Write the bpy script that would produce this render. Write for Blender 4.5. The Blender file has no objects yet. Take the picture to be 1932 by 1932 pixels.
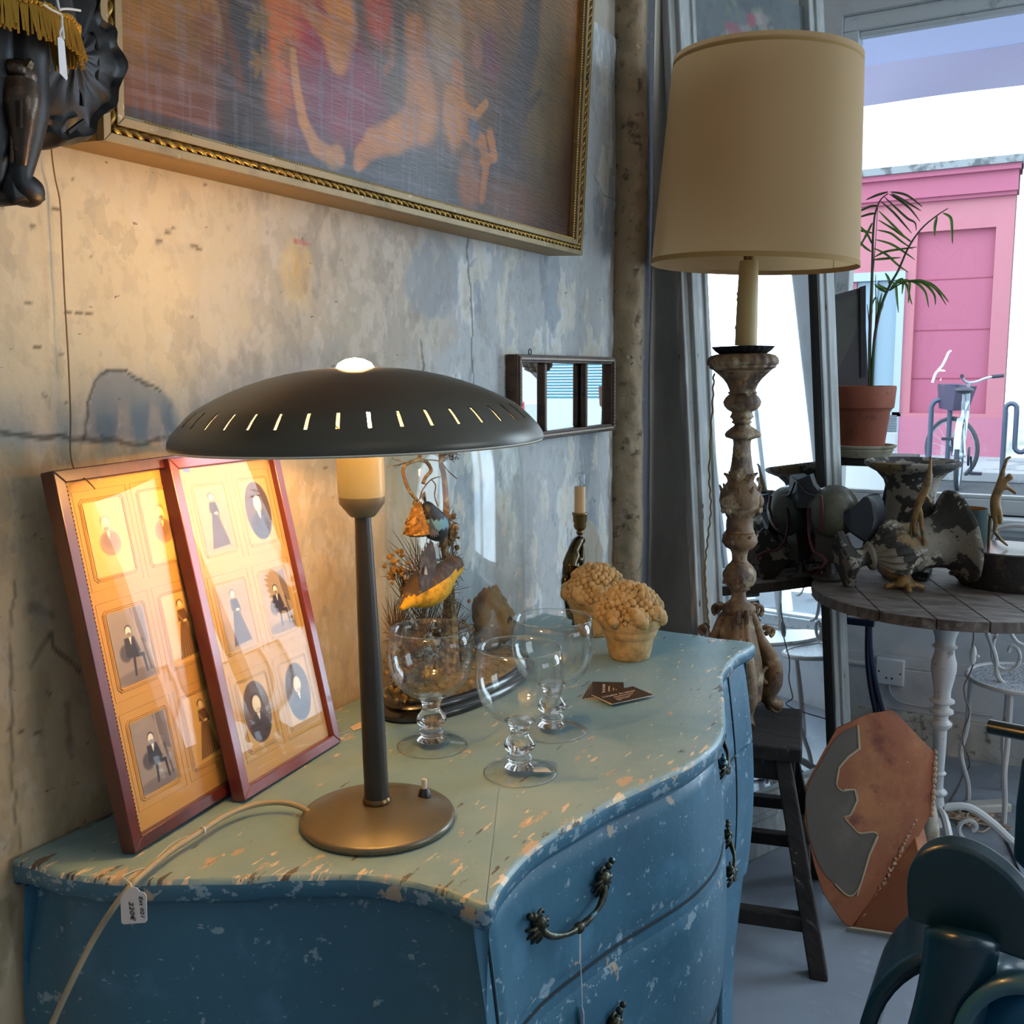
import bpy, math, random
import numpy as np
from mathutils import Matrix, Vector
random.seed(7); RNG = np.random.RandomState(7)
PI = math.pi
SC = bpy.context.scene
COL = SC.collection

# ---------------------------------------------------------------- camera
CAM = np.array([0.955, 0.0, 1.41]); FPX = 1860.0
ROT = np.array([[0.8740687336, -0.0604329560, 0.4820287406],
                [0.4857531338, 0.1228341258, -0.8654222499],
                [-0.0069095542, 0.9905855013, 0.1367209665]])
cd = bpy.data.cameras.new('camera'); cam = bpy.data.objects.new('camera', cd); COL.objects.link(cam)
cd.sensor_width = 36; cd.lens = FPX / 1932 * 36; cd.clip_start = 0.05; cd.clip_end = 200
mw = Matrix([list(r) for r in ROT]).to_4x4(); mw.translation = Vector(CAM.tolist()); cam.matrix_world = mw
SC.camera = cam

# ---------------------------------------------------------------- world, lights, exposure
SC.view_settings.view_transform = 'Standard'; SC.view_settings.look = 'None'
SC.view_settings.exposure = 0.12; SC.view_settings.gamma = 1.0; SC.view_settings.use_curve_mapping = False
SC.render.engine = 'CYCLES'
SC.cycles.max_bounces = 10; SC.cycles.transmission_bounces = 10; SC.cycles.transparent_max_bounces = 16
SC.cycles.diffuse_bounces = 4; SC.cycles.glossy_bounces = 5
SC.cycles.sample_clamp_indirect = 6; SC.cycles.caustics_reflective = False; SC.cycles.caustics_refractive = False
SC.cycles.use_denoising = True
w = bpy.data.worlds.new('overcast_sky'); SC.world = w; w.use_nodes = True
w.node_tree.nodes['Background'].inputs[0].default_value = (0.80, 0.91, 1.0, 1)
w.node_tree.nodes['Background'].inputs[1].default_value = 3.2
def area(name, loc, look, sx, sy, power, col):
    l = bpy.data.lights.new(name, 'AREA'); l.shape = 'RECTANGLE'; l.size = sx; l.size_y = sy; l.energy = power; l.color = col
    o = bpy.data.objects.new(name, l); COL.objects.link(o); o.location = loc
    o.rotation_euler = Vector([b - a for a, b in zip(loc, look)]).to_track_quat('-Z', 'Y').to_euler(); return o
DAY = (0.68, 0.84, 1.0)
area('daylight_boost_front', (2.15, 4.02, 1.60), (2.0, 0, 1.2), 1.1, 2.2, 88, DAY)  # added lamp in the unseen front opening, boosts daylight indoors
area('fill_lamp_side', (4.25, 1.9, 1.75), (0, 1.7, 0.9), 1.5, 1.7, 20, DAY)  # added fill lamp in an out-of-view opening, brightens the interior
area('fill_lamp_ceiling', (1.9, -0.6, 2.95), (1.4, 0.6, 0.0), 1.2, 1.2, 3, (1.0, 0.86, 0.70))  # added weak warm fill lamp, no ceiling fixture in view

# ---------------------------------------------------------------- helpers
def P(px, py, x=None, y=None, z=None):
    """the point of a plane x=, y= or z= that lies on the sight line through a photo pixel"""
    r = ROT @ np.array([px - 966.0, -(py - 966.0), -FPX])
    if z is not None: s = (z - CAM[2]) / r[2]
    elif x is not None: s = (x - CAM[0]) / r[0]
    else: s = (y - CAM[1]) / r[1]
    return CAM + r * s
def lin(c):
    if isinstance(c, str): c = [int(c[i:i + 2], 16) / 255 for i in (0, 2, 4)]
    return tuple(((v / 12.92) if v <= 0.04045 else ((v + 0.055) / 1.055) ** 2.4) for v in c)
def rgba(c): return (*lin(c), 1.0)

class G:
    def __init__(s): s.v = []; s.f = []; s.m = []
    def add(s, v, f, mi=0):
        o = len(s.v); s.v += [tuple(map(float, p)) for p in v]; s.f += [tuple(i + o for i in q) for q in f]; s.m += [mi] * len(f); return s
    def box(s, lo, hi, M=None, mi=0):
        v = [Vector((x, y, z)) for x in (lo[0], hi[0]) for y in (lo[1], hi[1]) for z in (lo[2], hi[2])]
        if M is not None: v = [M @ p for p in v]
        return s.add(v, [(0, 1, 3, 2), (4, 6, 7, 5), (0, 4, 5, 1), (2, 3, 7, 6), (0, 2, 6, 4), (1, 5, 7, 3)], mi)
    def lathe(s, prof, n=32, M=None, fn=None, mi=0, cap=True):
        v = []; f = []
        for r, z in prof:
            for k in range(n):
                a = 2 * PI * k / n; rr = fn(a, z, r) if fn else r
                p = Vector((rr * math.cos(a), rr * math.sin(a), z)); v.append(M @ p if M is not None else p)
        for i in range(len(prof) - 1):
            for k in range(n):
                a, b = i * n + k, i * n + (k + 1) % n; f.append((a, b, b + n, a + n))
        if cap:
            if prof[0][0] > 1e-4: f.append(tuple(range(n))[::-1])
            if prof[-1][0] > 1e-4: f.append(tuple(range((len(prof) - 1) * n, len(prof) * n)))
        return s.add(v, f, mi)
    def tube(s, pts, r, n=8, mi=0, closed=False, flat=1.0):
        pts = [Vector(p) for p in pts]; N = len(pts)
        rs = r if isinstance(r, (list, tuple)) else [r] * N
        v = []; f = []; up = None
        for i, p in enumerate(pts):
            a = pts[(i - 1) % N] if (closed or i) else p; b = pts[(i + 1) % N] if (closed or i < N - 1) else p
            t = (b - a); t = t.normalized() if t.length > 1e-9 else Vector((0, 0, 1))
            if up is None: up = Vector((0, 0, 1)) if abs(t.z) < 0.9 else Vector((1, 0, 0))
            u = (up - t * up.dot(t)); u = u.normalized() if u.length > 1e-6 else t.orthogonal().normalized()
            w_ = t.cross(u); up = u
            for k in range(n):
                q = 2 * PI * k / n; v.append(p + u * (rs[i] * math.cos(q)) * flat + w_ * (rs[i] * math.sin(q)))
        for i in range(N if closed else N - 1):
            j = (i + 1) % N
            for k in range(n): f.append((i * n + k, i * n + (k + 1) % n, j * n + (k + 1) % n, j * n + k))
        if not closed: f.append(tuple(range(n))[::-1]); f.append(tuple(range((N - 1) * n, N * n)))
        return s.add(v, f, mi)
    def ball(s, c, r, nu=14, nv=9, M=None, mi=0):
        r = (r, r, r) if not hasattr(r, '__len__') else r; v = []; f = []
        for i in range(nv + 1):
            t = PI * i / nv
            for k in range(nu):
                a = 2 * PI * k / nu
                p = Vector((r[0] * math.sin(t) * math.cos(a), r[1] * math.sin(t) * math.sin(a), r[2] * math.cos(t)))
                if M is not None: p = M @ p
                v.append(p + Vector(c))
        for i in range(nv):
            for k in range(nu): f.append((i * nu + k, (i + 1) * nu + k, (i + 1) * nu + (k + 1) % nu, i * nu + (k + 1) % nu))
        return s.add(v, f, mi)
    def prism(s, poly, ext, mi=0):
        """3D polygon extruded by vector ext"""
        n = len(poly); e = Vector(ext); a = [Vector(p) for p in poly]
        return s.add(a + [p + e for p in a], [tuple(range(n))[::-1], tuple(range(n, 2 * n))] + [(i, (i + 1) % n, (i + 1) % n + n, i + n) for i in range(n)], mi)
    def grid(s, pts, mi=0, wrap=False):
        R, Cn = len(pts), len(pts[0]); v = [p for row in pts for p in row]; f = []
        for i in range(R - 1):
            for j in range(Cn if wrap else Cn - 1):
                k = (j + 1) % Cn; f.append((i * Cn + j, i * Cn + k, (i + 1) * Cn + k, (i + 1) * Cn + j))
        return s.add(v, f, mi)
    def xf(s, M):
        s.v = [tuple(M @ Vector(p)) for p in s.v]; return s
    def join(s, o, mi=None):
        k = len(s.v); s.v += o.v; s.f += [tuple(i + k for i in q) for q in o.f]; s.m += [mi if mi is not None else q for q in o.m]; return s

def finish(o, parent):
    COL.objects.link(o)
    if parent is not None:
        o.parent = parent; o.matrix_parent_inverse = PINV[parent.name]
    return o
PINV = {}
def obj(name, g, mats, parent=None, ang=40, bevel=0, flip=False):
    me = bpy.data.meshes.new(name); me.from_pydata(g.v, [], g.f); me.validate(); 
    mats = mats if isinstance(mats, (list, tuple)) else [mats]
    for m_ in mats: me.materials.append(m_)
    if len(mats) > 1 and len(me.polygons) == len(g.m): me.polygons.foreach_set('material_index', g.m)
    import bmesh
    bm = bmesh.new(); bm.from_mesh(me); bmesh.ops.recalc_face_normals(bm, faces=bm.faces); bm.to_mesh(me); bm.free()
    if flip: me.flip_normals()
    if ang:
        me.polygons.foreach_set('use_smooth', [True] * len(me.polygons))
        if ang < 180: me.set_sharp_from_angle(angle=math.radians(ang))
    me.update()
    o = bpy.data.objects.new(name, me)
    if bevel:
        b = o.modifiers.new('bevel', 'BEVEL'); b.width = bevel; b.segments = 2; b.limit_method = 'ANGLE'; b.angle_limit = math.radians(40)
    PINV[o.name] = Matrix.Identity(4)
    return finish(o, parent)
def tag(o, label, cat, group=None, kind=None):
    o['label'] = label; o['category'] = cat
    if group: o['group'] = group
    if kind: o['kind'] = kind
    return o
def thing(name, loc, label, cat, group=None):
    o = bpy.data.objects.new(name, None); COL.objects.link(o); o.location = [float(c) for c in loc]; o.empty_display_size = 0.05
    PINV[o.name] = Matrix.Translation(Vector([-float(c) for c in loc]))
    return tag(o, label, cat, group)
def struct(o): o['kind'] = 'structure'; return o
def T(x, y, z): return Matrix.Translation(Vector((float(x), float(y), float(z))))
def Rz(a): return Matrix.Rotation(a, 4, 'Z')
def Rx(a): return Matrix.Rotation(a, 4, 'X')
def Ry(a): return Matrix.Rotation(a, 4, 'Y')
def align(a, b):
    """matrix carrying local z axis onto a->b with origin a"""
    a = Vector(a); d = (Vector(b) - a); q = d.to_track_quat('Z', 'Y').to_matrix().to_4x4(); q.translation = a; return q
def smooth_path(pts, n=8, closed=False):
    P_ = [np.array(p, float) for p in pts]; N = len(P_); out = []
    for i in range(N if closed else N - 1):
        p0 = P_[(i - 1) % N] if (closed or i) else P_[0]; p1 = P_[i]; p2 = P_[(i + 1) % N]; p3 = P_[(i + 2) % N] if (closed or i + 2 < N) else P_[-1]
        for k in range(n):
            t = k / n; out.append(0.5 * ((2 * p1) + (p2 - p0) * t + (2 * p0 - 5 * p1 + 4 * p2 - p3) * t * t + (3 * p1 - p0 - 3 * p2 + p3) * t ** 3))
    if not closed: out.append(P_[-1])
    return out
def spiral(c, u, w_, r0, r1, a0, a1, n=20):
    c = np.array(c, float); u = np.array(u, float); w_ = np.array(w_, float)
    return [c + (r0 + (r1 - r0) * k / n) * (u * math.cos(a0 + (a1 - a0) * k / n) + w_ * math.sin(a0 + (a1 - a0) * k / n)) for k in range(n + 1)]

# ---------------------------------------------------------------- materials
def mat(name, col, rough=0.5, metal=0.0, layers=(), bump=0.0, bscale=60, bdetail=6, bstretch=(1, 1, 1), spec=0.5, coat=0.0, attr=None, emis=None, es=0.0, wear=None, sheen=0.0, trans=0.0, alpha=1.0, sss=0.0):
    m = bpy.data.materials.new(name); m.use_nodes = True; nt = m.node_tree; N = nt.nodes; L = nt.links
    b = N['Principled BSDF']
    b.inputs['Roughness'].default_value = rough; b.inputs['Metallic'].default_value = metal
    b.inputs['Specular IOR Level'].default_value = spec; b.inputs['Coat Weight'].default_value = coat; b.inputs['Coat Roughness'].default_value = 0.12
    b.inputs['Transmission Weight'].default_value = trans; b.inputs['Alpha'].default_value = alpha
    tc = N.new('ShaderNodeTexCoord')
    if attr:
        a = N.new('ShaderNodeAttribute'); a.attribute_name = attr; cur = a.outputs['Color']
    else:
        c = N.new('ShaderNodeRGB'); c.outputs[0].default_value = rgba(col); cur = c.outputs[0]
    def noise(scale, detail, stretch, kind='noise', rghn=0.6):
        mp = N.new('ShaderNodeMapping'); mp.inputs['Scale'].default_value = stretch; L.new(tc.outputs['Object'], mp.inputs[0])
        if kind == 'voronoi':
            n = N.new('ShaderNodeTexVoronoi'); n.inputs['Scale'].default_value = scale; L.new(mp.outputs[0], n.inputs['Vector']); return n.outputs['Distance']
        if kind == 'wave':
            n = N.new('ShaderNodeTexWave'); n.inputs['Scale'].default_value = scale; n.inputs['Distortion'].default_value = detail; n.inputs['Detail'].default_value = 3; L.new(mp.outputs[0], n.inputs['Vector']); return n.outputs['Fac']
        n = N.new('ShaderNodeTexNoise'); n.inputs['Scale'].default_value = scale; n.inputs['Detail'].default_value = detail; n.inputs['Roughness'].default_value = rghn
        L.new(mp.outputs[0], n.inputs['Vector']); return n.outputs['Fac']
    for ly in layers:
        c2, scale, lo, hi = ly[:4]; detail = ly[4] if len(ly) > 4 else 5; st = ly[5] if len(ly) > 5 else (1, 1, 1); kind = ly[6] if len(ly) > 6 else 'noise'; w_ = ly[7] if len(ly) > 7 else 0; op = ly[8] if len(ly) > 8 else 1.0
        f = noise(scale, detail, st, kind)
        if w_:   # bias by the 'wear' attribute
            a = N.new('ShaderNodeAttribute'); a.attribute_name = 'wear'; mm = N.new('ShaderNodeMath'); mm.operation = 'MULTIPLY_ADD'
            L.new(a.outputs['Fac'], mm.inputs[0]); mm.inputs[1].default_value = w_; L.new(f, mm.inputs[2]); f = mm.outputs[0]
        r = N.new('ShaderNodeMapRange'); r.inputs['From Min'].default_value = lo; r.inputs['From Max'].default_value = hi; r.inputs['To Max'].default_value = op; L.new(f, r.inputs['Value'])
        mx = N.new('ShaderNodeMix'); mx.data_type = 'RGBA'; L.new(r.outputs[0], mx.inputs['Factor']); L.new(cur, mx.inputs['A']); mx.inputs['B'].default_value = rgba(c2); cur = mx.outputs['Result']
    L.new(cur, b.inputs['Base Color'])
    if sss: b.inputs['Subsurface Weight'].default_value = sss; b.inputs['Subsurface Scale'].default_value = 0.01
    if bump:
        f = noise(bscale, bdetail, bstretch); bp = N.new('ShaderNodeBump'); bp.inputs['Strength'].default_value = min(bump, 1); bp.inputs['Distance'].default_value = 0.003 * max(1, bump)
        L.new(f, bp.inputs['Height']); L.new(bp.outputs[0], b.inputs['Normal'])
    if emis: b.inputs['Emission Color'].default_value = rgba(emis); b.inputs['Emission Strength'].default_value = es
    return m
def glass(name, tint=(1, 1, 1), rough=0.0, ior=1.45, gloss=1.0):
    """thin clear glass: fresnel reflection over straight-through transmission"""
    m = bpy.data.materials.new(name); m.use_nodes = True; nt = m.node_tree; N = nt.nodes; L = nt.links; N.remove(N['Principled BSDF'])
    t = N.new('ShaderNodeBsdfTransparent'); t.inputs[0].default_value = (*tint, 1); g = N.new('ShaderNodeBsdfGlossy'); g.inputs['Roughness'].default_value = rough
    lw = N.new('ShaderNodeLayerWeight'); pw = N.new('ShaderNodeMath'); pw.operation = 'POWER'; pw.inputs[1].default_value = 4.0; L.new(lw.outputs['Facing'], pw.inputs[0])
    ml = N.new('ShaderNodeMath'); ml.operation = 'MULTIPLY_ADD'; ml.inputs[1].default_value = 0.85 * gloss; ml.inputs[2].default_value = 0.045 * gloss; L.new(pw.outputs[0], ml.inputs[0])
    mx = N.new('ShaderNodeMixShader'); L.new(ml.outputs[0], mx.inputs[0]); L.new(t.outputs[0], mx.inputs[1]); L.new(g.outputs[0], mx.inputs[2]); L.new(mx.outputs[0], N['Material Output'].inputs[0]); return m

# numpy noise + canvas (pigment and some painted light laid into vertex colours of real pictures and plaster)
def vnoise(X, Y, seed):
    rs = np.random.RandomState(seed); tb = rs.rand(256, 256)
    xi = np.floor(X).astype(int); yi = np.floor(Y).astype(int); fx = X - xi; fy = Y - yi
    fx = fx * fx * (3 - 2 * fx); fy = fy * fy * (3 - 2 * fy); g_ = lambda a, b: tb[a & 255, b & 255]
    return (g_(xi, yi) * (1 - fx) + g_(xi + 1, yi) * fx) * (1 - fy) + (g_(xi, yi + 1) * (1 - fx) + g_(xi + 1, yi + 1) * fx) * fy
def fbm(X, Y, oc=5, seed=0, rg=0.55):
    s = 0; a = 1; t = 0
    for k in range(oc): s = s + a * vnoise(X * 2 ** k + 17.3 * k, Y * 2 ** k + 5.1 * k, seed + k); t += a; a *= rg
    return s / t
def sst(a, b, x):
    t = np.clip((x - a) / (b - a), 0, 1); return t * t * (3 - 2 * t)
class Canvas:
    """colour field over u (right) 0..W and v (up) 0..H"""
    def __init__(s, W, H, nu, nv, base):
        s.W, s.H, s.nu, s.nv = W, H, nu, nv
        s.U, s.V = np.meshgrid(np.linspace(0, W, nu), np.linspace(0, H, nv)); s.c = np.ones((nv, nu, 3)) * np.array(lin(base))
    def mix(s, mask, col):
        k = np.clip(mask, 0, 1)[..., None]; s.c = s.c * (1 - k) + np.array(lin(col)) * k
    def warp(s, amp, sc, seed):
        return s.U + amp * (fbm(s.U * sc, s.V * sc, 3, seed) - .5) * 2, s.V + amp * (fbm(s.U * sc, s.V * sc, 3, seed + 50) - .5) * 2
    def blob(s, cx, cy, rx, ry, rot, col, a=1, soft=0.25, amp=0, sc=30, seed=1):
        U, V = s.warp(amp, sc, seed) if amp else (s.U, s.V)
        dx, dy = U - cx, V - cy; c, n = math.cos(rot), math.sin(rot); d = np.sqrt(((dx * c + dy * n) / rx) ** 2 + ((-dx * n + dy * c) / ry) ** 2)
        s.mix(a * (1 - sst(1 - soft, 1 + soft, d)), col)
    def seg(s, x1, y1, x2, y2, r1, r2, col, a=1, soft=0.3, amp=0, sc=30, seed=1):
        U, V = s.warp(amp, sc, seed) if amp else (s.U, s.V)
        dx, dy = x2 - x1, y2 - y1; t = np.clip(((U - x1) * dx + (V - y1) * dy) / (dx * dx + dy * dy + 1e-12), 0, 1)
        d = np.hypot(U - x1 - t * dx, V - y1 - t * dy) / (r1 + (r2 - r1) * t); s.mix(a * (1 - sst(1 - soft, 1 + soft, d)), col)
    def path(s, pts, r1, r2, col, a=1, soft=.3):
        n = len(pts) - 1
        for i in range(n): s.seg(*pts[i], *pts[i + 1], r1 + (r2 - r1) * i / n, r1 + (r2 - r1) * (i + 1) / n, col, a, soft)
    def poly(s, pts, col, a=1, amp=0, sc=30, seed=1, feather=0):
        U, V = s.warp(amp, sc, seed) if amp else (s.U, s.V)
        ins = np.zeros(U.shape, bool); n = len(pts); dist = np.full(U.shape, 1e9)
        for i in range(n):
            x1, y1 = pts[i]; x2, y2 = pts[(i + 1) % n]
            if y1 != y2:
                c = ((y1 > V) != (y2 > V)) & (U < (x2 - x1) * (V - y1) / (y2 - y1) + x1); ins ^= c
            if feather:
                dx, dy = x2 - x1, y2 - y1; t = np.clip(((U - x1) * dx + (V - y1) * dy) / (dx * dx + dy * dy + 1e-12), 0, 1); dist = np.minimum(dist, np.hypot(U - x1 - t * dx, V - y1 - t * dy))
        m = ins.astype(float)
        if feather: m = np.where(ins, 0.5 + 0.5 * np.minimum(dist / feather, 1), 0.5 - 0.5 * np.minimum(dist / feather, 1))
        s.mix(a * m, col); return m
    def mesh(s, name, O, du, dv, material, parent=None, relief=None, nrm=None):
        """grid at O + u*du + v*dv (unit vectors) with the colours as attribute 'paint'"""
        O, du, dv = (np.array(q, float) for q in (O, du, dv)); pts = O + s.U[..., None] * du + s.V[..., None] * dv
        if relief is not None: pts = pts + relief[..., None] * np.array(nrm, float)
        me = bpy.data.meshes.new(name); nu, nv = s.nu, s.nv; me.vertices.add(nu * nv); me.vertices.foreach_set('co', pts.reshape(-1).astype(np.float32))
        i, j = np.meshgrid(np.arange(nu - 1), np.arange(nv - 1)); a = (j * nu + i).reshape(-1); q = np.stack([a, a + 1, a + nu + 1, a + nu], 1)
        me.loops.add(q.size); me.loops.foreach_set('vertex_index', q.reshape(-1)); me.polygons.add(len(q)); me.polygons.foreach_set('loop_start', np.arange(0, q.size, 4))
        me.update(); me.validate(); me.polygons.foreach_set('use_smooth', [True] * len(me.polygons))
        ca = me.color_attributes.new('paint', 'FLOAT_COLOR', 'POINT'); c4 = np.ones((nu * nv, 4), np.float32); c4[:, :3] = s.c.reshape(-1, 3); ca.data.foreach_set('color', c4.reshape(-1))
        me.materials.append(material); o = bpy.data.objects.new(name, me); PINV[o.name] = Matrix.Identity(4); return finish(o, parent)
def shade_mat(name, c1, tr=.5):
    m = mat(name, c1, .85); nt = m.node_tree; b = nt.nodes['Principled BSDF']; t = nt.nodes.new('ShaderNodeBsdfTranslucent'); t.inputs[0].default_value = rgba(c1); mx = nt.nodes.new('ShaderNodeMixShader'); mx.inputs[0].default_value = tr
    nt.links.new(b.outputs[0], mx.inputs[1]); nt.links.new(t.outputs[0], mx.inputs[2]); nt.links.new(mx.outputs[0], nt.nodes['Material Output'].inputs[0]); return m
def text_geo(txt, size, M, depth=0.0002):
    c = bpy.data.curves.new('t', 'FONT'); c.body = txt; c.size = size; c.extrude = depth; c.resolution_u = 3
    o = bpy.data.objects.new('t', c); COL.objects.link(o); bpy.context.view_layer.update()
    me = bpy.data.meshes.new_from_object(o); g = G(); g.add([M @ v.co for v in me.vertices], [tuple(p.vertices) for p in me.polygons])
    bpy.data.objects.remove(o); bpy.data.curves.remove(c); bpy.data.meshes.remove(me); return g
def skin(name, verts, edges, radii, material, parent=None, sub=2, k=1.38):
    me = bpy.data.meshes.new(name); me.from_pydata([tuple(map(float, v)) for v in verts], edges, []); me.materials.append(material)
    o = bpy.data.objects.new(name, me); COL.objects.link(o); bpy.context.view_layer.objects.active = o
    md = o.modifiers.new('skin', 'SKIN'); md.use_smooth_shade = True
    if not me.skin_vertices: me.attributes
    for i, r in enumerate(radii):
        sv = me.skin_vertices[0].data[i]; r = r * k; sv.radius = (r, r) if not hasattr(r, '__len__') else r; sv.use_root = (i == 0)
    ss = o.modifiers.new('sub', 'SUBSURF'); ss.levels = sub; ss.render_levels = sub
    bpy.context.view_layer.update(); dg = bpy.context.evaluated_depsgraph_get()
    m2 = bpy.data.meshes.new_from_object(o.evaluated_get(dg)); bpy.data.objects.remove(o)
    m2.polygons.foreach_set('use_smooth', [True] * len(m2.polygons)); m2.name = name
    o = bpy.data.objects.new(name, m2); PINV[o.name] = Matrix.Identity(4); return finish(o, parent)
# ================================================================ the room
m_plaster = mat('plaster', 'b8ae9c', 0.85, attr='paint', layers=[('8f887c', 42, .52, .60, 9, (1, 1, .75), 'noise', 0, .20), ('d4cfc4', 30, .57, .60, 9, (1, 1.3, .7), 'noise', 0, .18), ('7d776c', 12, .585, .60, 9, (1, 1.2, .8), 'noise', 0, .22), ('453d34', 60, .70, .72, 5, (1, .5, 1.4), 'noise', 0, .7)], bump=.55, bscale=45, bdetail=9)
m_white = mat('white_wall_paint', 'c9cbce', .6, layers=[('a9adb2', 6, .5, .8, 4)], bump=.15, bscale=30)
m_ceil = mat('ceiling_paint', 'd8d6d0', .8)
m_floor = mat('grey_floor_paint', '8b929c', .38, layers=[('7c848f', 3, .4, .7, 6), ('9aa0a8', 14, .58, .72, 8), ('4b4f58', 60, .70, .74, 4)], bump=.12, bscale=18)
m_frameW = mat('window_frame_paint', 'cdd3d6', .5, layers=[('9aa2a6', 20, .6, .75, 6)])

struct(obj('floor', G().box((-0.25, -1.7, -0.1), (4.4, 4.1, 0)), m_floor))
struct(obj('ceiling', G().box((-0.25, -1.7, 3.2), (4.4, 4.1, 3.3)), m_ceil))
wl = struct(obj('wall_left', G().box((-0.25, -1.7, 0), (-0.050, 4.1, 3.2)), mat('plain_plaster', 'b0a798', .85, layers=[('9a9184', 3, .45, .65, 7)], bump=.5, bscale=40)))
for a in wl.data.attributes: pass
struct(obj('wall_back', G().box((-0.2, -1.8, 0), (4.4, -1.6, 3.2)), m_white))
g = G(); g.box((4.2, -1.7, 0), (4.3, 1.1, 3.2)); g.box((4.2, 1.1, 0), (4.3, 2.7, .85)); g.box((4.2, 1.1, 2.65), (4.3, 2.7, 3.2)); g.box((4.2, 2.7, 0), (4.3, 4.1, 3.2))
struct(obj('wall_right', g, m_white))
g = G(); YF = 3.90
g.box((-.2, YF, 0), (.17, 4.1, 3.2)); g.box((.17, YF, 0), (1.45, 4.1, .90)); g.box((.17, YF, 2.70), (1.45, 4.1, 3.2)); g.box((1.45, YF, 0), (1.60, 4.1, 3.2))
g.box((1.60, YF, 2.75), (2.70, 4.1, 3.2)); g.box((1.60, YF, 0), (2.70, 4.1, .36)); g.box((2.70, YF, 0), (4.3, 4.1, 3.2))
struct(obj('wall_front', g, m_white))
# panel mouldings and the rough plaster foot under the window
g = G(); g.box((.17, 3.875, .135), (1.45, 3.90, .30)); g.box((.17, 3.882, .30), (1.45, 3.90, .345)); g.box((.17, 3.885, .62), (.60, 3.90, .88))
struct(obj('trim_1', g, m_white, bevel=.004))
pts = []
for i in range(80):
    y0 = P(0, 0, z=0)[1]; x = .17 + i * .016; pts.append([(x, 3.86 - .018 * vnoise(np.array(x * 30), np.array(k * .9), 3) * (1 if k < 5 else 0), z + .012 * vnoise(np.array(x * 22), np.array(0.), 5)) for k, z in enumerate((-.01, .02, .05, .08, .11, .13))] + [(x, 3.90, .14)])
struct(obj('baseboard_front', G().grid(pts), mat('crumbling_plaster', 'b9b6ae', .9, layers=[('77736c', 25, .55, .65, 8)], bump=.9, bscale=60)))

# left wall plaster skin: old paint layers, plus lamp glow put into the colour
cv = Canvas(2.06, 1.86, 570, 510, 'b9b0a1'); WY0 = .275; WZ0 = .36
def wp(px, py): q = P(px, py, x=-0.045); return (q[1] - WY0, q[2] - WZ0)
U, V = cv.U + WY0 + 1.6, cv.V + WZ0; yy = cv.U + WY0
n1 = fbm(U * 2.2, V * 2.2, 6, 11); n2 = fbm(U * 9, V * 5, 6, 12); n3 = fbm(U * 22, V * 9, 5, 13); n4 = fbm(U * 4.5, V * 3, 6, 14)
cv.mix(sst(1.35, 1.42, V + (n2 - .5) * .1) * (1 - sst(1.15, 1.35, yy + (n4 - .5) * .4)) * .9, 'cfc0a0'); cv.mix(sst(.50, .62, n1) * .35, 'a79f92'); cv.mix(sst(.52, .60, n2) * .35, 'c9c1b0')  # cream paint layer upper left, lightened to carry the lamp's glow
right = sst(1.30, 1.52, yy + (n4 - .5) * .9)
cv.mix(right * .85, 'b0b5b7'); cv.mix(right * sst(.51, .535, n3 * .6 + n2 * .4) * .9, 'd0d2d0'); cv.mix(right * sst(.555, .575, n2) * .8, '929ca3'); cv.mix(right * sst(.60, .62, n3) * .8, 'cbc6b8')
midm = sst(1.02, 1.06, yy + (n4 - .5) * .5) * (1 - right) * sst(1.30, 1.36, V + (n2 - .5) * .3)
cv.mix(midm * .6, 'a89f92'); cv.mix(midm * sst(.50, .53, fbm(U * 34, V * 26, 6, 19)) * .7, 'c4bbab'); cv.mix(midm * sst(.56, .58, n2) * .5, '948a7c')
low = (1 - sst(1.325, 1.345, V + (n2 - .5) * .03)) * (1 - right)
cv.mix(low * .7, 'c2a87c'); cv.mix(low * sst(.53, .56, n3) * .35, 'a08c68')  # lower plaster tinted lighter ochre in place of the lamp's warm light
patch = cv.poly([wp(*q) for q in ((158, 830), (165, 770), (180, 722), (200, 702), (232, 698), (262, 712), (284, 732), (306, 738), (325, 760), (330, 800), (345, 832))], '83888c', .85, amp=.006, sc=25, seed=3, feather=.004)
p2 = cv.poly([wp(*q) for q in ((300, 850), (345, 760), (360, 720), (420, 700), (520, 660), (640, 640), (640, 760), (560, 800), (420, 830))], '8d8f90', .55, amp=.03, sc=16, seed=5, feather=.03)
cv.blob(*wp(562, 515), .034, .050, 0, 'cdb27c', .7, .3, amp=.012, sc=40, seed=6); cv.blob(*wp(562, 512), .022, .034, 0, 'b8a384', .6, .3, amp=.012, sc=40, seed=7); cv.blob(*wp(558, 505), .010, .018, 0, 'd2b070', .7, .4, amp=.01, sc=50, seed=8)
cv.seg(*wp(556, 455), *wp(592, 462), .003, .001, 'b65f58', .8)
p3 = cv.poly([wp(*q) for q in ((1100, 965), (1120, 990), (1140, 1040), (1138, 1120), (1120, 1175), (1098, 1120), (1092, 1040))], 'b5ab95', .85, amp=.012, sc=30, seed=8, feather=.004)
p4 = cv.poly([wp(*q) for q in ((780, 475), (830, 440), (862, 500), (868, 560), (840, 600), (795, 590), (765, 560))], '8e989e', .6, amp=.02, sc=22, seed=9, feather=.006)
p5 = cv.poly([wp(*q) for q in ((0, 1700), (18, 1695), (34, 1712), (26, 1760), (10, 1850), (-40, 1960), (-60, 1800))], '9c8c6c', .9, amp=.004, sc=30, seed=10, feather=.003)
for a, b, r in (((60, 1145), (100, 1160), .006), ((128, 1328), (135, 1395), .004), ((131, 1395), (133, 1428), .005), ((96, 1190), (60, 1260), .004)): cv.seg(*wp(*a), *wp(*b), r, r * .6, '6b6252', .5, .6, amp=.004)
crk = np.zeros_like(U)
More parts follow.
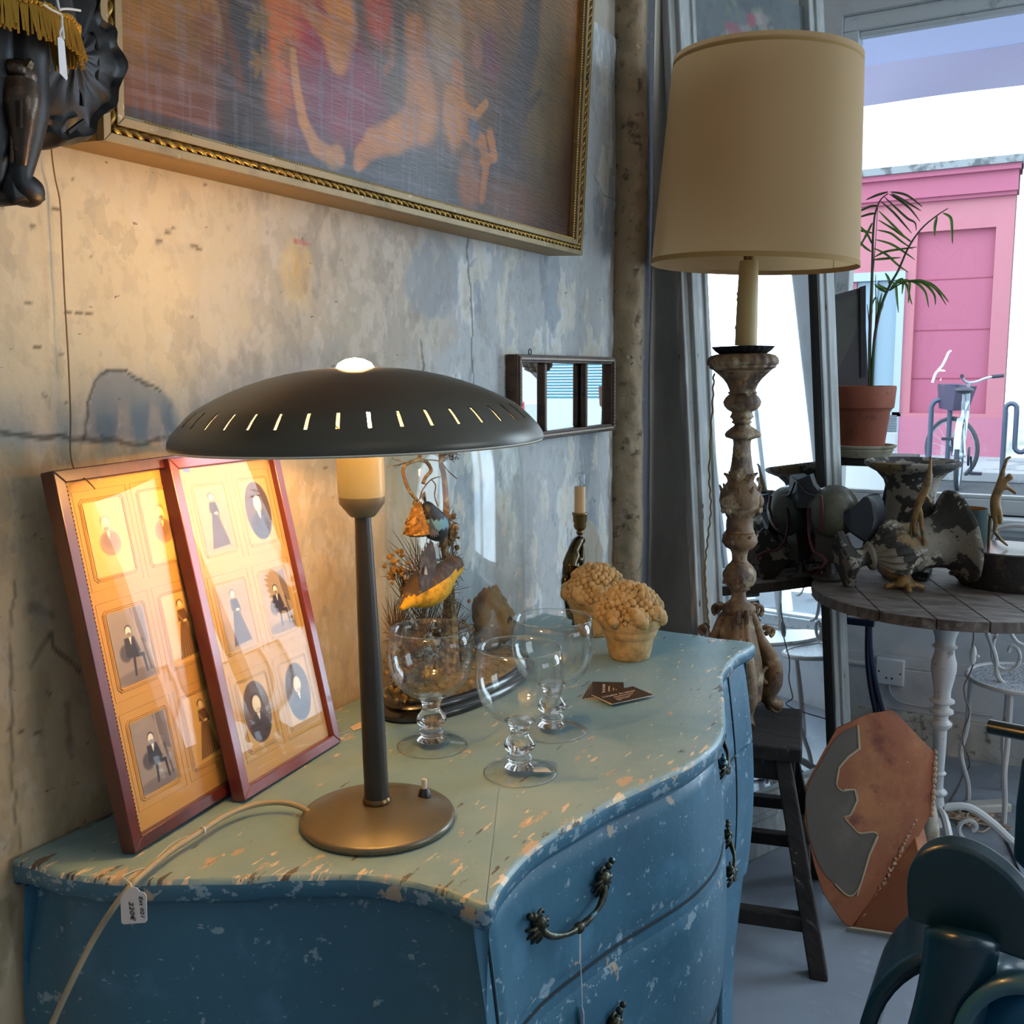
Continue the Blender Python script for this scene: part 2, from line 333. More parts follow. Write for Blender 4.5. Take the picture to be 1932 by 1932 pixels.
def crack(pts, r=.0022, col='4c463d', a=.8, amp=.006):
    q = [wp(*p) for p in pts]
    for i in range(len(q) - 1): cv.seg(*q[i], *q[i + 1], r, r, col, a, .5, amp=amp, sc=28, seed=21)
crack([(0, 818), (60, 824), (110, 820), (160, 832), (260, 835), (350, 828)], .003)
crack([(160, 830), (162, 770), (182, 720), (205, 700), (240, 700), (270, 722), (300, 742)], .0018)
crack([(884, 430), (884, 520), (890, 600), (893, 700), (895, 742)], .0026, '3f3a35')
crack([(792, 640), (798, 690), (793, 742)], .0025)
crack([(1165, 320), (1160, 200), (1150, 60), (1145, 0)], .0025, '6f7880'); crack([(1120, 330), (1140, 370), (1172, 380)], .002, '7a7f80')
crack([(25, 1100), (20, 1240), (26, 1420), (36, 1600)], .0018, '70654f'); crack([(98, 1190), (112, 1235), (146, 1268)], .0022, '5b5243')
for i in range(70):
    x, y = RNG.uniform(0, 1170), RNG.uniform(270, 1600)
    if i > 45 and x > 700: continue
    s_ = RNG.uniform(2, 9); cv.seg(*wp(x, y), *wp(x + s_ * RNG.uniform(.4, 1.3), y + RNG.uniform(-3, 3)), .0017, .0012, '5a5040', .75, .5)
for x, y in ((62, 428), (318, 437), (366, 465), (376, 468), (302, 456), (106, 394), (74, 1382), (42, 1381), (70, 655), (50, 570), (128, 590), (150, 590), (168, 592)): cv.seg(*wp(x - 5, y), *wp(x + 5, y + 1), .0022, .0016, '5a4a35', .85, .5)
rel = (fbm(U * 16, V * 10, 7, 31) - .5) * .006 + right * (sst(.51, .535, n3 * .6 + n2 * .4) - .5) * .0016 - patch * .0009 - p5 * .0022 + p3 * .0015
rel += sst(3.90, 3.935, U) * -.012 * fbm(U * 0 + 3, V * 12, 3, 5)
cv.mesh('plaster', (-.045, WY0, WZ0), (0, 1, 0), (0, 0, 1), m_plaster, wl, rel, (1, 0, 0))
# rough stone end of the wall and the papered return behind it
cs = [(-.08, 2.350), (-.048, 2.336), (-.034, 2.333), (-.020, 2.332), (-.007, 2.333), (.004, 2.338), (.011, 2.350), (.013, 2.368), (.012, 2.385)] + [(.012 - .0072 * k, 2.385 + .025 * k) for k in range(1, 13)] + [(-.078, 2.685 + .028 * k) for k in range(1, 44)]
KK, ZZ = np.meshgrid(np.arange(len(cs)), np.arange(430) * 3.2 / 429); CSx = np.array(cs); amp = np.where((KK > 1) & (KK < 9), .036, np.where(KK < 13, .012, .003))
rr = (fbm(KK * .9 + 2, ZZ * 26, 5, 41) - .5) * amp; ee = (vnoise(ZZ * 0 + .5, ZZ * 9, 44) - .5) * .018
rows = np.stack([CSx[KK, 0] + rr * .6 + np.where(KK < 10, ee * .3, 0), CSx[KK, 1] - rr * .9 + ee, ZZ], -1).tolist()
g = G().grid(rows)
m_stone = mat('rough_stone', '857563', .95, attr='paint', layers=[('5f5040', 30, .56, .66, 8), ('c2b49c', 45, .66, .72, 8), ('2a241d', 26, .68, .73, 6)], bump=1.6, bscale=70, bdetail=9)
pil = struct(obj('trim_2', g, m_stone, ang=180))
ca = pil.data.color_attributes.new('paint', 'FLOAT_COLOR', 'POINT'); arr = np.ones((len(g.v), 4), np.float32)
nk = len(cs); K = np.tile(np.arange(nk), 430); Z = np.repeat(np.arange(430) * 3.2 / 429, nk); t = sst(6.5, 10, K + 3 * (fbm(K * .3, Z * 6, 4, 51) - .5))[:, None]
arr[:, :3] = np.array(lin('99876c')) * (1 - t) + np.array(lin('4e4d52')) * t; ca.data.foreach_set('color', arr.reshape(-1))

# window_1 : the wide shop window on the street
def window(name, x0, x1, z0, z1, y, mull=()):
    f = .055; g = G(); g.box((x0, y - .03, z0 + f), (x0 + f, y + .06, z1 - f)); g.box((x1 - f, y - .03, z0 + f), (x1, y + .06, z1 - f)); g.box((x0, y - .03, z1 - f), (x1, y + .06, z1)); g.box((x0, y - .03, z0), (x1, y + .06, z0 + f))
    g.box((x0 + f, y - .015, z1 - f - .018), (x1 - f, y + .03, z1 - f)); g.box((x0 + f, y - .015, z0 + f), (x1 - f, y + .03, z0 + f + .014))
    for m_ in mull: g.box((m_ - .025, y - .02, z0 + f + .014), (m_ + .025, y + .05, z1 - f - .018))
    o = struct(obj(name, g, m_frameW, bevel=.004)); gl = obj('window_pane', G().box((x0 + f, y + .008, z0 + f), (x1 - f, y + .012, z1 - f)), glass('window_glass', (.97, .99, 1), gloss=.6), o, ang=0); gl['kind'] = 'structure'; return o
window('window_1', .17, 1.45, .90, 2.70, 3.955)
w2 = window('window_2', 1.60, 2.70, .36, 2.75, 3.955, (2.15,))
g = G(); g.box((.17, 3.80, .862), (1.45, 3.96, .90)); g.box((.17, 3.84, .835), (1.45, 3.90, .862))
struct(obj('trim_3', g, m_frameW, bevel=.006))
struct(obj('window_3', G().box((4.2, 1.1, .85), (4.26, 1.16, 2.65)).box((4.2, 2.64, .85), (4.26, 2.7, 2.65)).box((4.2, 1.1, .85), (4.26, 2.7, .91)).box((4.2, 1.1, 2.59), (4.26, 2.7, 2.65)).box((4.2, 1.87, .85), (4.26, 1.93, 2.65)), m_frameW, bevel=.004))
# socket box on the wall under the window
t_ = thing('wall_socket', (.44, 3.90, .28), 'square white double socket box on the wall below the window', 'socket')
obj('socket_box', G().box((.388, 3.862, .233), (.492, 3.8835, .337)), mat('white_plastic', 'd7d9de', .35), t_, bevel=.006)
m_hole = mat('dark_hole', '1c1d22', .5)
for x, z in ((.402, .285), (.478, .283), (.43, .262), (.45, .262)): obj('screw', G().lathe([(.0035, 0), (.0035, .0015)], 10, align((x, 3.8625, z), (x, 3.8, z))), m_hole, t_, ang=0)

obj('conduit', G().tube([(.17, 3.875, .30), (.30, 3.875, .302), (.388, 3.872, .303)], .011, 10), m_white, t_)
tag(obj('socket_cable', G().tube(smooth_path([(.440, 3.87, .233), (.447, 3.866, .205), (.475, 3.866, .178), (.53, 3.868, .168), (.62, 3.868, .168), (.8, 3.868, .17)]), .0035, 8), mat('cable_white', 'b9bcc2', .5)), 'thin white cable running right from the wall socket box', 'cable')

# ================================================================ the street
ZS = .35
m_pave = mat('street_paving', '8d949a', .8, layers=[('6a7178', 2.2, .48, .55, 6, (1, 3, 1)), ('3f454c', 1.5, .0, .06, 0, (1, 2.2, 1), 'voronoi')], bump=.4, bscale=6)
struct(obj('street_ground', G().box((-14, 4.1, ZS - .3), (22, 30, ZS)), m_pave))
struct(obj('pavement_kerb', G().box((-8, 4.12, ZS), (14, 5.4, ZS + .05)).box((-8, 10.6, ZS), (14, 12.6, ZS + .10)), mat('kerb_stone', 'a4abb2', .8, layers=[('7c848c', 3, .5, .6, 6)], bump=.4, bscale=9), bevel=.01))
t_ = thing('pink_shopfront', (-.5, 12.6, ZS), 'pink painted shop front across the street with recessed panels', 'building')
mp1 = mat('pink_paint', 'bd7886', .6, layers=[('b87080', 1.2, .5, .7, 4)]); mp2 = mat('deep_pink_paint', 'b0607c', .6); mp3 = mat('pink_plinth', 'b8738c', .7, layers=[('c89aaa', 5, .62, .7, 6, (1, 1, .3))])
g = G(); YB = 12.6
g.box((-2.6, YB, .93), (-1.30, YB + .3, 3.40)); g.box((-1.30, YB, 2.60), (-.75, YB + .3, 3.40)); g.box((-.75, YB, .93), (-.64, YB + .3, 3.40)); g.box((-.64, YB, 3.03), (.18, YB + .3, 3.40)); g.box((.18, YB, .93), (.36, YB + .3, 3.40))
g.box((-.72, YB - .02, .90), (.38, YB + .02, .94))
obj('wall', g, mp1, t_, ang=0)
obj('plinth', G().box((-2.6, YB - .03, ZS), (.38, YB + .3, .90)), mp3, t_, ang=0)
obj('shutter_panel', G().box((-.64, YB + .08, .93), (.18, YB + .2, 3.03)), mp2, t_, ang=0)
m_joint = mat('pink_joint', '96405a', .7)
for z in (1.34, 1.90, 2.48): obj('panel_joint', G().box((-.64, YB + .075, z), (.18, YB + .081, z + .012)), m_joint, t_, ang=0)

g = G().box((-2.6, YB - .10, 3.40), (.38, YB + .3, 3.62)); g.box((-2.6, YB - .16, 3.62), (.40, YB + .3, 3.68)); g.box((-2.6, YB - .06, 3.36), (.37, YB, 3.40))
obj('cornice', g, mp2, t_, ang=0)
obj('coping', G().box((-2.6, YB - .2, 3.68), (.42, YB + .3, 3.76)), mat('lead_coping', '8f979c', .8, layers=[('5a6166', 6, .5, .6, 6)], bump=.5), t_, ang=0)
g = G(); g.box((-1.42, YB - .04, .5), (-1.34, YB + .1, 2.6)); g.box((-.83, YB - .04, .9), (-.75, YB + .1, 2.6)); g.box((-1.34, YB - .04, 2.5), (-.83, YB + .1, 2.6)); g.box((-1.10, YB - .02, .9), (-1.06, YB + .1, 2.5)); g.box((-1.34, YB - .04, .5), (-.75, YB + .1, .95))
wf = obj('shop_window', g, mat('pale_blue_paint', 'a9bccb', .6), t_, ang=0)
obj('pane', G().box((-1.34, YB + .05, .9), (-.83, YB + .06, 2.5)), mat('shop_pane', '7fa0b4', .15, spec=.8), wf, ang=0)
g = G()
for k in range(11): g.box((-.98, YB - .06, .60 + k * .03), (-.77, YB - .04, .615 + k * .03))
obj('vent_grille', g, mat('grille_grey', '5f6a72', .6), t_, ang=0)
t_ = thing('white_building', (4, 12.6, ZS), 'tall white rendered building to the right of the pink shop front', 'building')
g = G().box((.42, YB - .05, ZS), (3.6, YB + .3, 7.5)).box((4.6, YB - .05, ZS), (9.5, YB + .3, 7.5)).box((3.6, YB - .05, 2.75), (4.6, YB + .3, 7.5))
obj('wall', g, mat('white_render', 'f4f5f2', .8), t_, ang=0)
obj('plinth', G().box((.42, YB - .08, ZS), (3.6, YB - .05, 1.0)).box((4.6, YB - .08, ZS), (9.5, YB - .05, 1.0)), mat('pale_plinth', 'dfe3dd', .8, layers=[('aeb3a8', 4, .55, .68, 6)], bump=.5, bscale=5), t_, ang=0)
dr = obj('door', G().box((3.6, YB + .04, ZS), (3.68, YB + .1, 2.75)).box((4.52, YB + .04, ZS), (4.6, YB + .1, 2.75)).box((3.6, YB + .04, 2.65), (4.6, YB + .1, 2.75)).box((3.6, YB + .06, ZS), (4.6, YB + .1, 1.1)), mat('door_white', 'e9f1f2', .5), t_, ang=0)
g = G()
for k in range(38): g.box((3.68, YB + .07, 1.1 + k * .04), (4.52, YB + .085, 1.132 + k * .04))
obj('blind', g, mat('teal_blind', '3f8fa0', .6), dr, ang=0)
obj('door_handle', G().box((4.42, YB, 1.35), (4.56, YB + .04, 1.38)), mat('steel', 'b9c0c4', .3, .8), dr, ang=0)
m_brick = mat('buff_brick', 'd6cdb4', .8); nt = m_brick.node_tree; br = nt.nodes.new('ShaderNodeTexBrick'); br.inputs['Color1'].default_value = rgba('d9d0b8'); br.inputs['Color2'].default_value = rgba('cfc5a8'); br.inputs['Mortar'].default_value = rgba('a9a18c'); br.inputs['Scale'].default_value = 4.5; br.inputs['Mortar Size'].default_value = .012
tcn = nt.nodes.new('ShaderNodeTexCoord'); mpn = nt.nodes.new('ShaderNodeMapping'); mpn.inputs['Rotation'].default_value = (PI / 2, 0, PI / 2); nt.links.new(tcn.outputs['Object'], mpn.inputs[0]); nt.links.new(mpn.outputs[0], br.inputs['Vector']); nt.links.new(br.outputs[0], nt.nodes['Principled BSDF'].inputs['Base Color'])
tag(obj('brick_building', G().box((10.8, 4.6, ZS), (11.2, 12.5, 6.5)), m_brick, ang=0), 'pale buff brick building along the street, reflected in the tall mirror', 'building')
# awning over the window, seen from below
t_ = thing('shop_awning', (.8, 4.12, 2.9), 'pale lavender canvas awning outside above the shop window', 'awning')
m_can = shade_mat('awning_canvas', '949cba', .3); m_val = shade_mat('awning_valance', 'aaa6be', .35); zv = float(P(1750, 184, y=5.17)[2])
rows = [[(x, 4.12 + t * 1.05, 3.02 - t * (2.84 - zv) - .003 * math.sin(x * 9 + t * 3) * t) for x in np.linspace(-.6, 4.6, 40)] for t in np.linspace(0, 1, 8)]
obj('canopy', G().grid(rows), m_can, t_)
rows = [[(x, 5.17 + .012 * math.sin(x * 7 + t * 2) * t, zv + .185 - t * .185) for x in np.linspace(-.6, 4.6, 60)] for t in np.linspace(0, 1, 6)]
obj('valance', G().grid(rows), m_val, t_)
obj('arm', G().tube([(-.55, 4.15, 2.7), (-.5, 5.15, 2.78)], .02, 8), m_frameW, t_); obj('arm', G().tube([(4.55, 4.15, 2.7), (4.5, 5.15, 2.78)], .02, 8), m_frameW, t_)
# bike racks
m_rack = mat('rack_steel', '55637a', .45, .5)
def hoop(x, y, w, h, ang, label):
    u = np.array([math.cos(ang), math.sin(ang), 0]); c = np.array([x, y, ZS]); a = [c - u * w / 2 + np.array([0, 0, z]) for z in (0, h * .5, h - w * .5)]
    top = [c + np.array([0, 0, h - w / 2]) + u * (w / 2) * -math.cos(t) + np.array([0, 0, (w / 2) * math.sin(t)]) for t in np.linspace(0.2, PI - .2, 9)]
    b = [c + u * w / 2 + np.array([0, 0, z]) for z in (h - w * .5, h * .5, 0)]
    return tag(obj('bike_rack', G().tube(a + top + b, .024, 10), m_rack), label, 'bike rack', 'steel bike racks on the far pavement')
q = P(1768, 905, z=ZS); hoop(q[0], q[1], .17, .80, .1, 'narrow steel hoop rack just left of the bicycle')
def wrack(px, label):
    q = P(px, 925, z=ZS); x, y = q[0], q[1]; pts = []
    for k, s_ in enumerate((0, 1)):
        x0 = x + s_ * .19
        pts += [(x0, y, ZS + (0 if s_ == 0 else .38)), (x0, y, ZS + .72)] + [(x0 + .045 - .045 * math.cos(t), y, ZS + .74 + .045 * math.sin(t)) for t in np.linspace(.3, 2.8, 6)] + [(x0 + .09, y, ZS + .70)]
        if s_ == 0: pts += [(x0 + .09, y, ZS + .45)] + [(x0 + .14 - .05 * math.cos(t), y, ZS + .40 - .05 * math.sin(t)) for t in np.linspace(.3, 2.8, 6)]
        else: pts += [(x0 + .09, y, ZS)]
    return tag(obj('bike_rack', G().tube(pts, .021, 10), m_rack), label, 'bike rack', 'steel bike racks on the far pavement')
wrack(1888, 'wavy steel bike rack to the right of the bicycle')
# the bicycle
bq = P(1805, 925, z=ZS); t_ = thing('bicycle', bq, 'bicycle with a front basket parked before the pink shop front', 'bicycle')
B = T(*bq) @ Rz(math.radians(91)); BF = B @ T(.86, 0, 0) @ Rz(.95) @ T(-.86, 0, 0)   # local +x = towards the front wheel
m_tyre = mat('tyre', '4a525c', .8); m_fr = mat('bike_silver', 'b9c6d4', .35, .4); m_bl = mat('bike_black', '33384a', .5)
def wheel(nm, x, R_, steer=0):
    M = (BF if steer else B) @ T(x, 0, R_) @ Rx(PI / 2); g = G(); g.tube([M @ Vector((R_ * .97 * math.cos(a), R_ * .97 * math.sin(a), 0)) for a in np.linspace(0, 2 * PI, 40, endpoint=False)], .021, 8, closed=True)
    o = obj(nm, g, m_tyre, t_); g2 = G(); g2.lathe([(.03, -.03), (.03, .03)], 10, M)
    for k in range(18): a = k * PI / 9; g2.tube([M @ Vector((.02 * math.cos(a), .02 * math.sin(a), 0)), M @ Vector((R_ * .95 * math.cos(a + .2), R_ * .95 * math.sin(a + .2), 0))], .002, 4)
    g2.tube([M @ Vector((R_ * .91 * math.cos(a), R_ * .91 * math.sin(a), 0)) for a in np.linspace(0, 2 * PI, 30, endpoint=False)], .010, 6, closed=True)
    obj('spokes', g2, m_fr, o); return o
wheel('wheel', .05, .31); wheel('wheel', 1.02, .31, -.75)
tb = lambda g, a, b, r: g.tube([B @ Vector(a), B @ Vector(b)], r, 8)
g = G(); tb(g, (.05, .04, .31), (.42, .0, .30), .010); tb(g, (.05, -.04, .31), (.42, 0, .30), .010); tb(g, (.05, .05, .31), (.27, 0, .72), .009); tb(g, (.05, -.05, .31), (.27, 0, .72), .009); tb(g, (.42, 0, .28), (.25, 0, .80), .017); tb(g, (.42, 0, .30), (.85, 0, .68), .02); tb(g, (.27, 0, .70), (.84, 0, .78), .016); tb(g, (.82, 0, .88), (.88, 0, .62), .02); g.tube([BF @ Vector((.88, .05, .64)), BF @ Vector((1.02, .05, .31))], .012, 8); g.tube([BF @ Vector((.88, -.05, .64)), BF @ Vector((1.02, -.05, .31))], .012, 8)
obj('frame', g, m_fr, t_)
g = G(); tb(g, (.83, 0, .88), (.81, 0, .97), .014); g.tube([BF @ Vector(p) for p in smooth_path([(.70, .30, 1.03), (.78, .20, 1.02), (.84, .06, .97), (.84, -.06, .97), (.80, -.18, 1.01), (.74, -.30, 1.03)], 5)], .012, 8)
hb = obj('handlebar', g, m_fr, t_); tbf = lambda g, a, b, r: g.tube([BF @ Vector(a), BF @ Vector(b)], r, 8)
g = G(); tbf(g, (.69, .31, 1.03), (.76, .22, 1.025), .018); obj('grip', g, m_bl, hb); g = G(); tbf(g, (.73, -.32, 1.03), (.78, -.22, 1.02), .018); obj('grip', g, m_bl, hb)
g = G(); g.ball((0, 0, 0), (.14, .085, .035), 16, 8, M=None); g.xf(B @ T(.24, 0, .90)); obj('saddle', g, m_bl, t_)
obj('seat_post', G().tube([B @ Vector((.25, 0, .78)), B @ Vector((.24, 0, .89))], .013, 8), m_fr, t_)
g = G(); a = [(-.10, -.15), (.12, -.15), (.12, .15), (-.10, .15)]; M = BF @ T(1.0, .0, .80) @ Ry(-.12)
g.add([M @ Vector((x * .75, y * .75, -.10)) for x, y in a] + [M @ Vector((x, y, .14)) for x, y in a] + [M @ Vector((x * .9, y * .9, .13)) for x, y in a] + [M @ Vector((x * .68, y * .68, -.09)) for x, y in a], [(0, 1, 2, 3), (0, 1, 5, 4), (1, 2, 6, 5), (2, 3, 7, 6), (3, 0, 4, 7), (4, 5, 9, 8), (5, 6, 10, 9), (6, 7, 11, 10), (7, 4, 8, 11), (8, 9, 13, 12), (9, 10, 14, 13), (10, 11, 15, 14), (11, 8, 12, 15), (12, 13, 14, 15)])
obj('basket', g, mat('basket_mesh', '56506a', .7), t_, ang=20)
g = G().lathe([(.09, -.008), (.09, .008)], 20, B @ T(.42, -.06, .28) @ Rx(PI / 2)); obj('chainring', g, m_bl, t_); g = G(); tb(g, (.42, .08, .28), (.42, .09, .44), .01); obj('crank', g, m_bl, t_); g = G(); tb(g, (.42, -.08, .28), (.42, -.09, .12), .01); obj('crank', g, m_bl, t_)
for y_, z_ in ((-.13, .12), (.13, .44)): obj('pedal', G().box((-.05, -.05, -.012), (.05, .05, .012), B @ T(.42, y_, z_)), m_bl, t_)
g = G(); pts = [[B @ Vector((.05 + (.345 + 0) * math.cos(a), w_, .31 + .345 * math.sin(a))) for w_ in (-.028, 0, .028)] for a in np.linspace(.5, 2.9, 16)]; g.grid(pts); obj('mudguard', g, m_fr, t_)
tag(obj('bike_flag', G().tube([P(1759, 722, y=bq[1] - .2), P(1765, 705, y=bq[1] - .2), P(1778, 690, y=bq[1] - .2), P(1785, 676, y=bq[1] - .2), P(1790, 665, y=bq[1] - .2), P(1795, 662, y=bq[1] - .2)], .012, 6), mat('white_ribbon', 'f3eef0', .7)), 'wavy white streamer sticking up from the bicycle basket', 'streamer')
# parked car seen only in the tall mirror
t_ = thing('parked_car', (5.1, 5.9, ZS), 'parked white car reflected in the tall leaning mirror', 'car'); M = T(5.3, 6.3, ZS) @ Rz(.05)
prof = [(-2.0, .25), (-2.05, .6), (-1.95, .85), (-1.3, .95), (-.85, 1.38), (.7, 1.45), (1.35, 1.0), (2.0, .85), (2.1, .5), (2.05, .25)]
g = G(); rows = [[M @ Vector((x, y * (1 if z < 1 else .82), z)) for y in (-.85, -.8, 0, .8, .85)] for x, z in prof]; g.grid(rows)
for s_ in (-1, 1): g.add([M @ Vector((x, s_ * .85 * (1 if z < 1 else .82), z)) for x, z in prof], [tuple(range(len(prof)))])
obj('body', g, mat('car_white', 'e9eef2', .2, coat=.6), t_, ang=30)
m_cg = mat('car_glass', '35606a', .08, spec=.9)
for s_ in (-1, 1): obj('side_window', G().add([M @ Vector((x, s_ * .862 * f_, z)) for x, z, f_ in ((-1.2, .98, 1), (-.8, 1.33, .83), (.6, 1.38, .83), (1.15, 1.0, 1))], [(0, 1, 2, 3)]), m_cg, t_, ang=0)
for x in (-1.3, 1.3):
    for s_ in (-1, 1): obj('wheel', G().lathe([(.30, -.09), (.33, -.05), (.33, .05), (.30, .09)], 24, M @ T(x, s_ * .78, .33) @ Rx(PI / 2)), m_tyre, t_)
m_tl = mat('tail_red', 'd31a34', .3)
for y_ in (-.8, .55): obj('tail_light', G().box((-2.08, y_, .6), (-1.97, y_ + .25, .85), M), m_tl, t_, ang=0)
# white sandwich board by the window
q = P(1622, 930, y=5.0); t_ = thing('sandwich_board', (q[0], 5.0, ZS + .05), 'white folding street board standing outside below the plant pot', 'sign board')
for s_ in (-1, 1): obj('board_panel', G().box((-.10, -.01, 0), (.28, .01, .75), T(q[0] - .12, 5.0 + s_ * .18, ZS + .05) @ Rx(s_ * .24)), mat('board_white', 'dfe6ea', .5), t_, bevel=.005)
# ================================================================ blue commode
ZT = .88
m_top = mat('sage_blue_top_paint', '76959c', .42, layers=[('879fa0', 5, .45, .65, 5), ('67888f', 3.2, .52, .7, 4), ('b5a48c', 20, .64, .665, 9, (1.9, .8, 1), 'noise', .06), ('d9c7a4', 34, .655, .675, 8, (2.6, .6, 1), 'noise', .09), ('4e4a42', 28, .68, .695, 7, (3.2, .6, 1), 'noise', .09)], bump=.35, bscale=24, bstretch=(2, .7, 1))
m_blue = mat('blue_body_paint', '37667c', .45, layers=[('2d5870', 4, .45, .7, 5), ('4a7892', 9, .56, .7, 6), ('8ea5b0', 34, .645, .665, 8, (1, 1, 1), 'noise', .06, .8), ('b9c4c8', 75, .662, .68, 8, (1, 1, 1.6), 'noise', .07, .45), ('a99a86', 14, .695, .71, 9, (1, 1, .7), 'noise', .09)], bump=.35, bscale=26)
OUT = [(-.040, .634), (.003, .640), (.037, .640), (.098, .659), (.162, .692), (.221, .728), (.251, .750), (.293, .776), (.339, .796), (.376, .804), (.415, .807), (.445, .805), (.468, .801), (.476, .804), (.475, .812), (.466, .846), (.459, .901), (.462, .966), (.477, 1.043), (.492, 1.11), (.512, 1.174), (.532, 1.242), (.541, 1.300), (.541, 1.36), (.528, 1.43), (.502, 1.511), (.467, 1.616), (.447, 1.685), (.441, 1.738), (.438, 1.803), (.441, 1.847), (.447, 1.888), (.438, 1.905), (.394, 1.903), (.349, 1.904), (.288, 1.908), (.120, 1.918), (-.040, 1.930)]
sm = [tuple(p) for p in smooth_path([(a, b, 0) for a, b in OUT], 5)]; sm = [(p[0], p[1]) for p in sm]
def offset(poly, d):
    n = len(poly); out = []
    for i in range(n):
        a, b = poly[(i - 1) % n], poly[(i + 1) % n]; tx, ty = b[0] - a[0], b[1] - a[1]; l = math.hypot(tx, ty) + 1e-9
        out.append((max(poly[i][0] - ty / l * d, -.040) if True else 0, poly[i][1] + tx / l * d))
    return out
# outline runs clockwise seen from above?  choose the sign that grows the area
def area2(p): return sum(p[i][0] * p[(i + 1) % len(p)][1] - p[(i + 1) % len(p)][0] * p[i][1] for i in range(len(p))) / 2
SG = 1 if abs(area2(offset(sm, .01))) > abs(area2(sm)) else -1
off = lambda d: offset(sm, SG * d)
com = thing('commode', (.25, 1.28, 0), 'distressed blue serpentine commode against the peeling wall, carrying the lit lamp', 'chest of drawers')
g = G(); rings = [(-.006, ZT - .030), (.0, ZT - .028), (.003, ZT - .022), (.004, ZT - .014), (.003, ZT - .006), (.0, ZT - .001), (-.004, ZT), ('c', .012), ('c', .06), ('c', .16), ('c', .45)]
wear = []; n = len(sm)
for d, z in rings:
    if d == 'c':
        g.v += [(x + (.235 - x) * z, y + (1.27 - y) * z, ZT) for x, y in off(-.004)]; wear += [{.012: .7, .06: .3, .16: .05, .45: 0}[z]] * n; continue
    g.v += [(x, y, z + (.0007 * math.sin(i * .7) if d > -.004 else 0)) for i, (x, y) in enumerate(off(d))]; wear += [1.0 if z > ZT - .028 and d > -.010 else (.35 if d > -.03 else 0.0)] * n
for i in range(len(rings) - 1):
    for k in range(n): g.f.append((i * n + k, i * n + (k + 1) % n, (i + 1) * n + (k + 1) % n, (i + 1) * n + k))

def fan(g, a, z):
    g.v.append((.235, 1.27, z)); c = len(g.v) - 1; g.f += [(a + k, a + (k + 1) % n, c) for k in range(n)]
fan(g, (len(rings) - 1) * n, ZT); fan(g, 0, ZT - .030); wear += [0, 0]; g.m = [0] * len(g.f)
for i in range(4 * n): g.m[i] = 1
top = obj('commode_top', g, [m_top, m_blue], com, ang=50)
def set_wear(o, w_):
    a = o.data.attributes.new('wear', 'FLOAT', 'POINT'); a.data.foreach_set('value', np.array(w_, np.float32))
set_wear(top, wear)
def bulge(z):
    t = (.85 - z) / .85; return .026 * math.sin(PI * min(1, t * 1.45)) if t < .69 else -.05 * (t - .69)
ZB = .40
_BR = {}
def body_ring(z, extra=0):
    k = (round(float(z), 5), extra)
    if k not in _BR: _BR[k] = off(-.018 + bulge(z) + extra)
    return _BR[k]
zs = [.851, .83, .80, .76, .72, .695, .680, .677, .674, .66, .62, .58, .54, .50, .46, .43, .40]
g = G(); wear = []
for z in zs:
    e = -.006 if abs(z - .677) < .001 else 0
    g.v += [(x, y, z) for x, y in body_ring(z, e)]; wear += [.6 if abs(z - .677) < .02 else .1] * n
for i in range(len(zs) - 1):
    for k in range(n): g.f.append((i * n + k, i * n + (k + 1) % n, (i + 1) * n + (k + 1) % n, (i + 1) * n + k)); g.m.append(0)
fan(g, 0, zs[0]); fan(g, (len(zs) - 1) * n, zs[-1]); wear += [0, 0]; g.m = [0] * len(g.f)
body = obj('carcass', g, m_blue, com, ang=35); set_wear(body, wear)
# front surface lookup: x of the front at (y, z)
def front_x(y, z, extra=0):
    r = [p for p in body_ring(z, extra)]; best = None
    for i in range(len(r) - 1):
        (x1, y1), (x2, y2) = r[i], r[i + 1]
        if (y1 - y) * (y2 - y) <= 0 and y1 != y2:
            x = x1 + (x2 - x1) * (y - y1) / (y2 - y1)
            if best is None or x > best: best = x
    return best if best is not None else .4
def leg(pts_y, side):
    rows = []
    for z in [.40, .34, .28, .22, .16, .10, .05, .02, 0]:
        t = (.40 - z) / .40; w_ = .085 * (1 - t) ** 1.6 + .030; fl = .03 * t ** 2.5
        y0 = pts_y; x1 = front_x(y0, max(z, .40), 0) + .0 + fl - .02 * math.sin(t * PI); s = side
        rows.append([(x1 + a * w_ * .35 - w_ * .35, y0 + s * (.01 + fl) - s * w_ * .5 + b * w_ * .5, z) for a, b in ((-1, -1), (1, -1), (1, 1), (-1, 1))])
    g = G().grid(rows, wrap=True); g.f.append((0, 1, 2, 3)); g.m.append(0); k = len(g.v); g.f.append((k - 4, k - 3, k - 2, k - 1)); g.m.append(0); return g
lg_rows = []
for z in (.45, .40, .34, .28, .22, .16, .10, .05, .015, 0):
    xo = float(np.interp(z, [0, .06, .2, .40, .45], [.432, .424, .424, .440, .446])); yi = float(np.interp(z, [0, .1, .25, .36, .42, .45], [1.835, 1.815, 1.80, 1.775, 1.73, 1.70]))
    lg_rows.append([(xo - .055, yi, z), (xo, yi, z), (xo, 1.898, z), (xo - .055, 1.905, z)])
g = G().grid(lg_rows, wrap=True); g.f += [(0, 1, 2, 3), (36, 37, 38, 39)]; g.m += [0, 0]; obj('leg', g, m_blue, com, ang=50, bevel=.006)
for y0, s in ((.845, -1),):
    l_ = obj('leg', leg(y0, s), m_blue, com, ang=60); l_.modifiers.new('sub', 'SUBSURF').levels = 2; l_.modifiers['sub'].render_levels = 2
for y0 in (1.87, .70): obj('leg', G().box((.0, y0 - .025, 0), (.045, y0 + .025, .41)), m_blue, com, bevel=.006)
g = G()   # shaped apron between the legs
rows = []
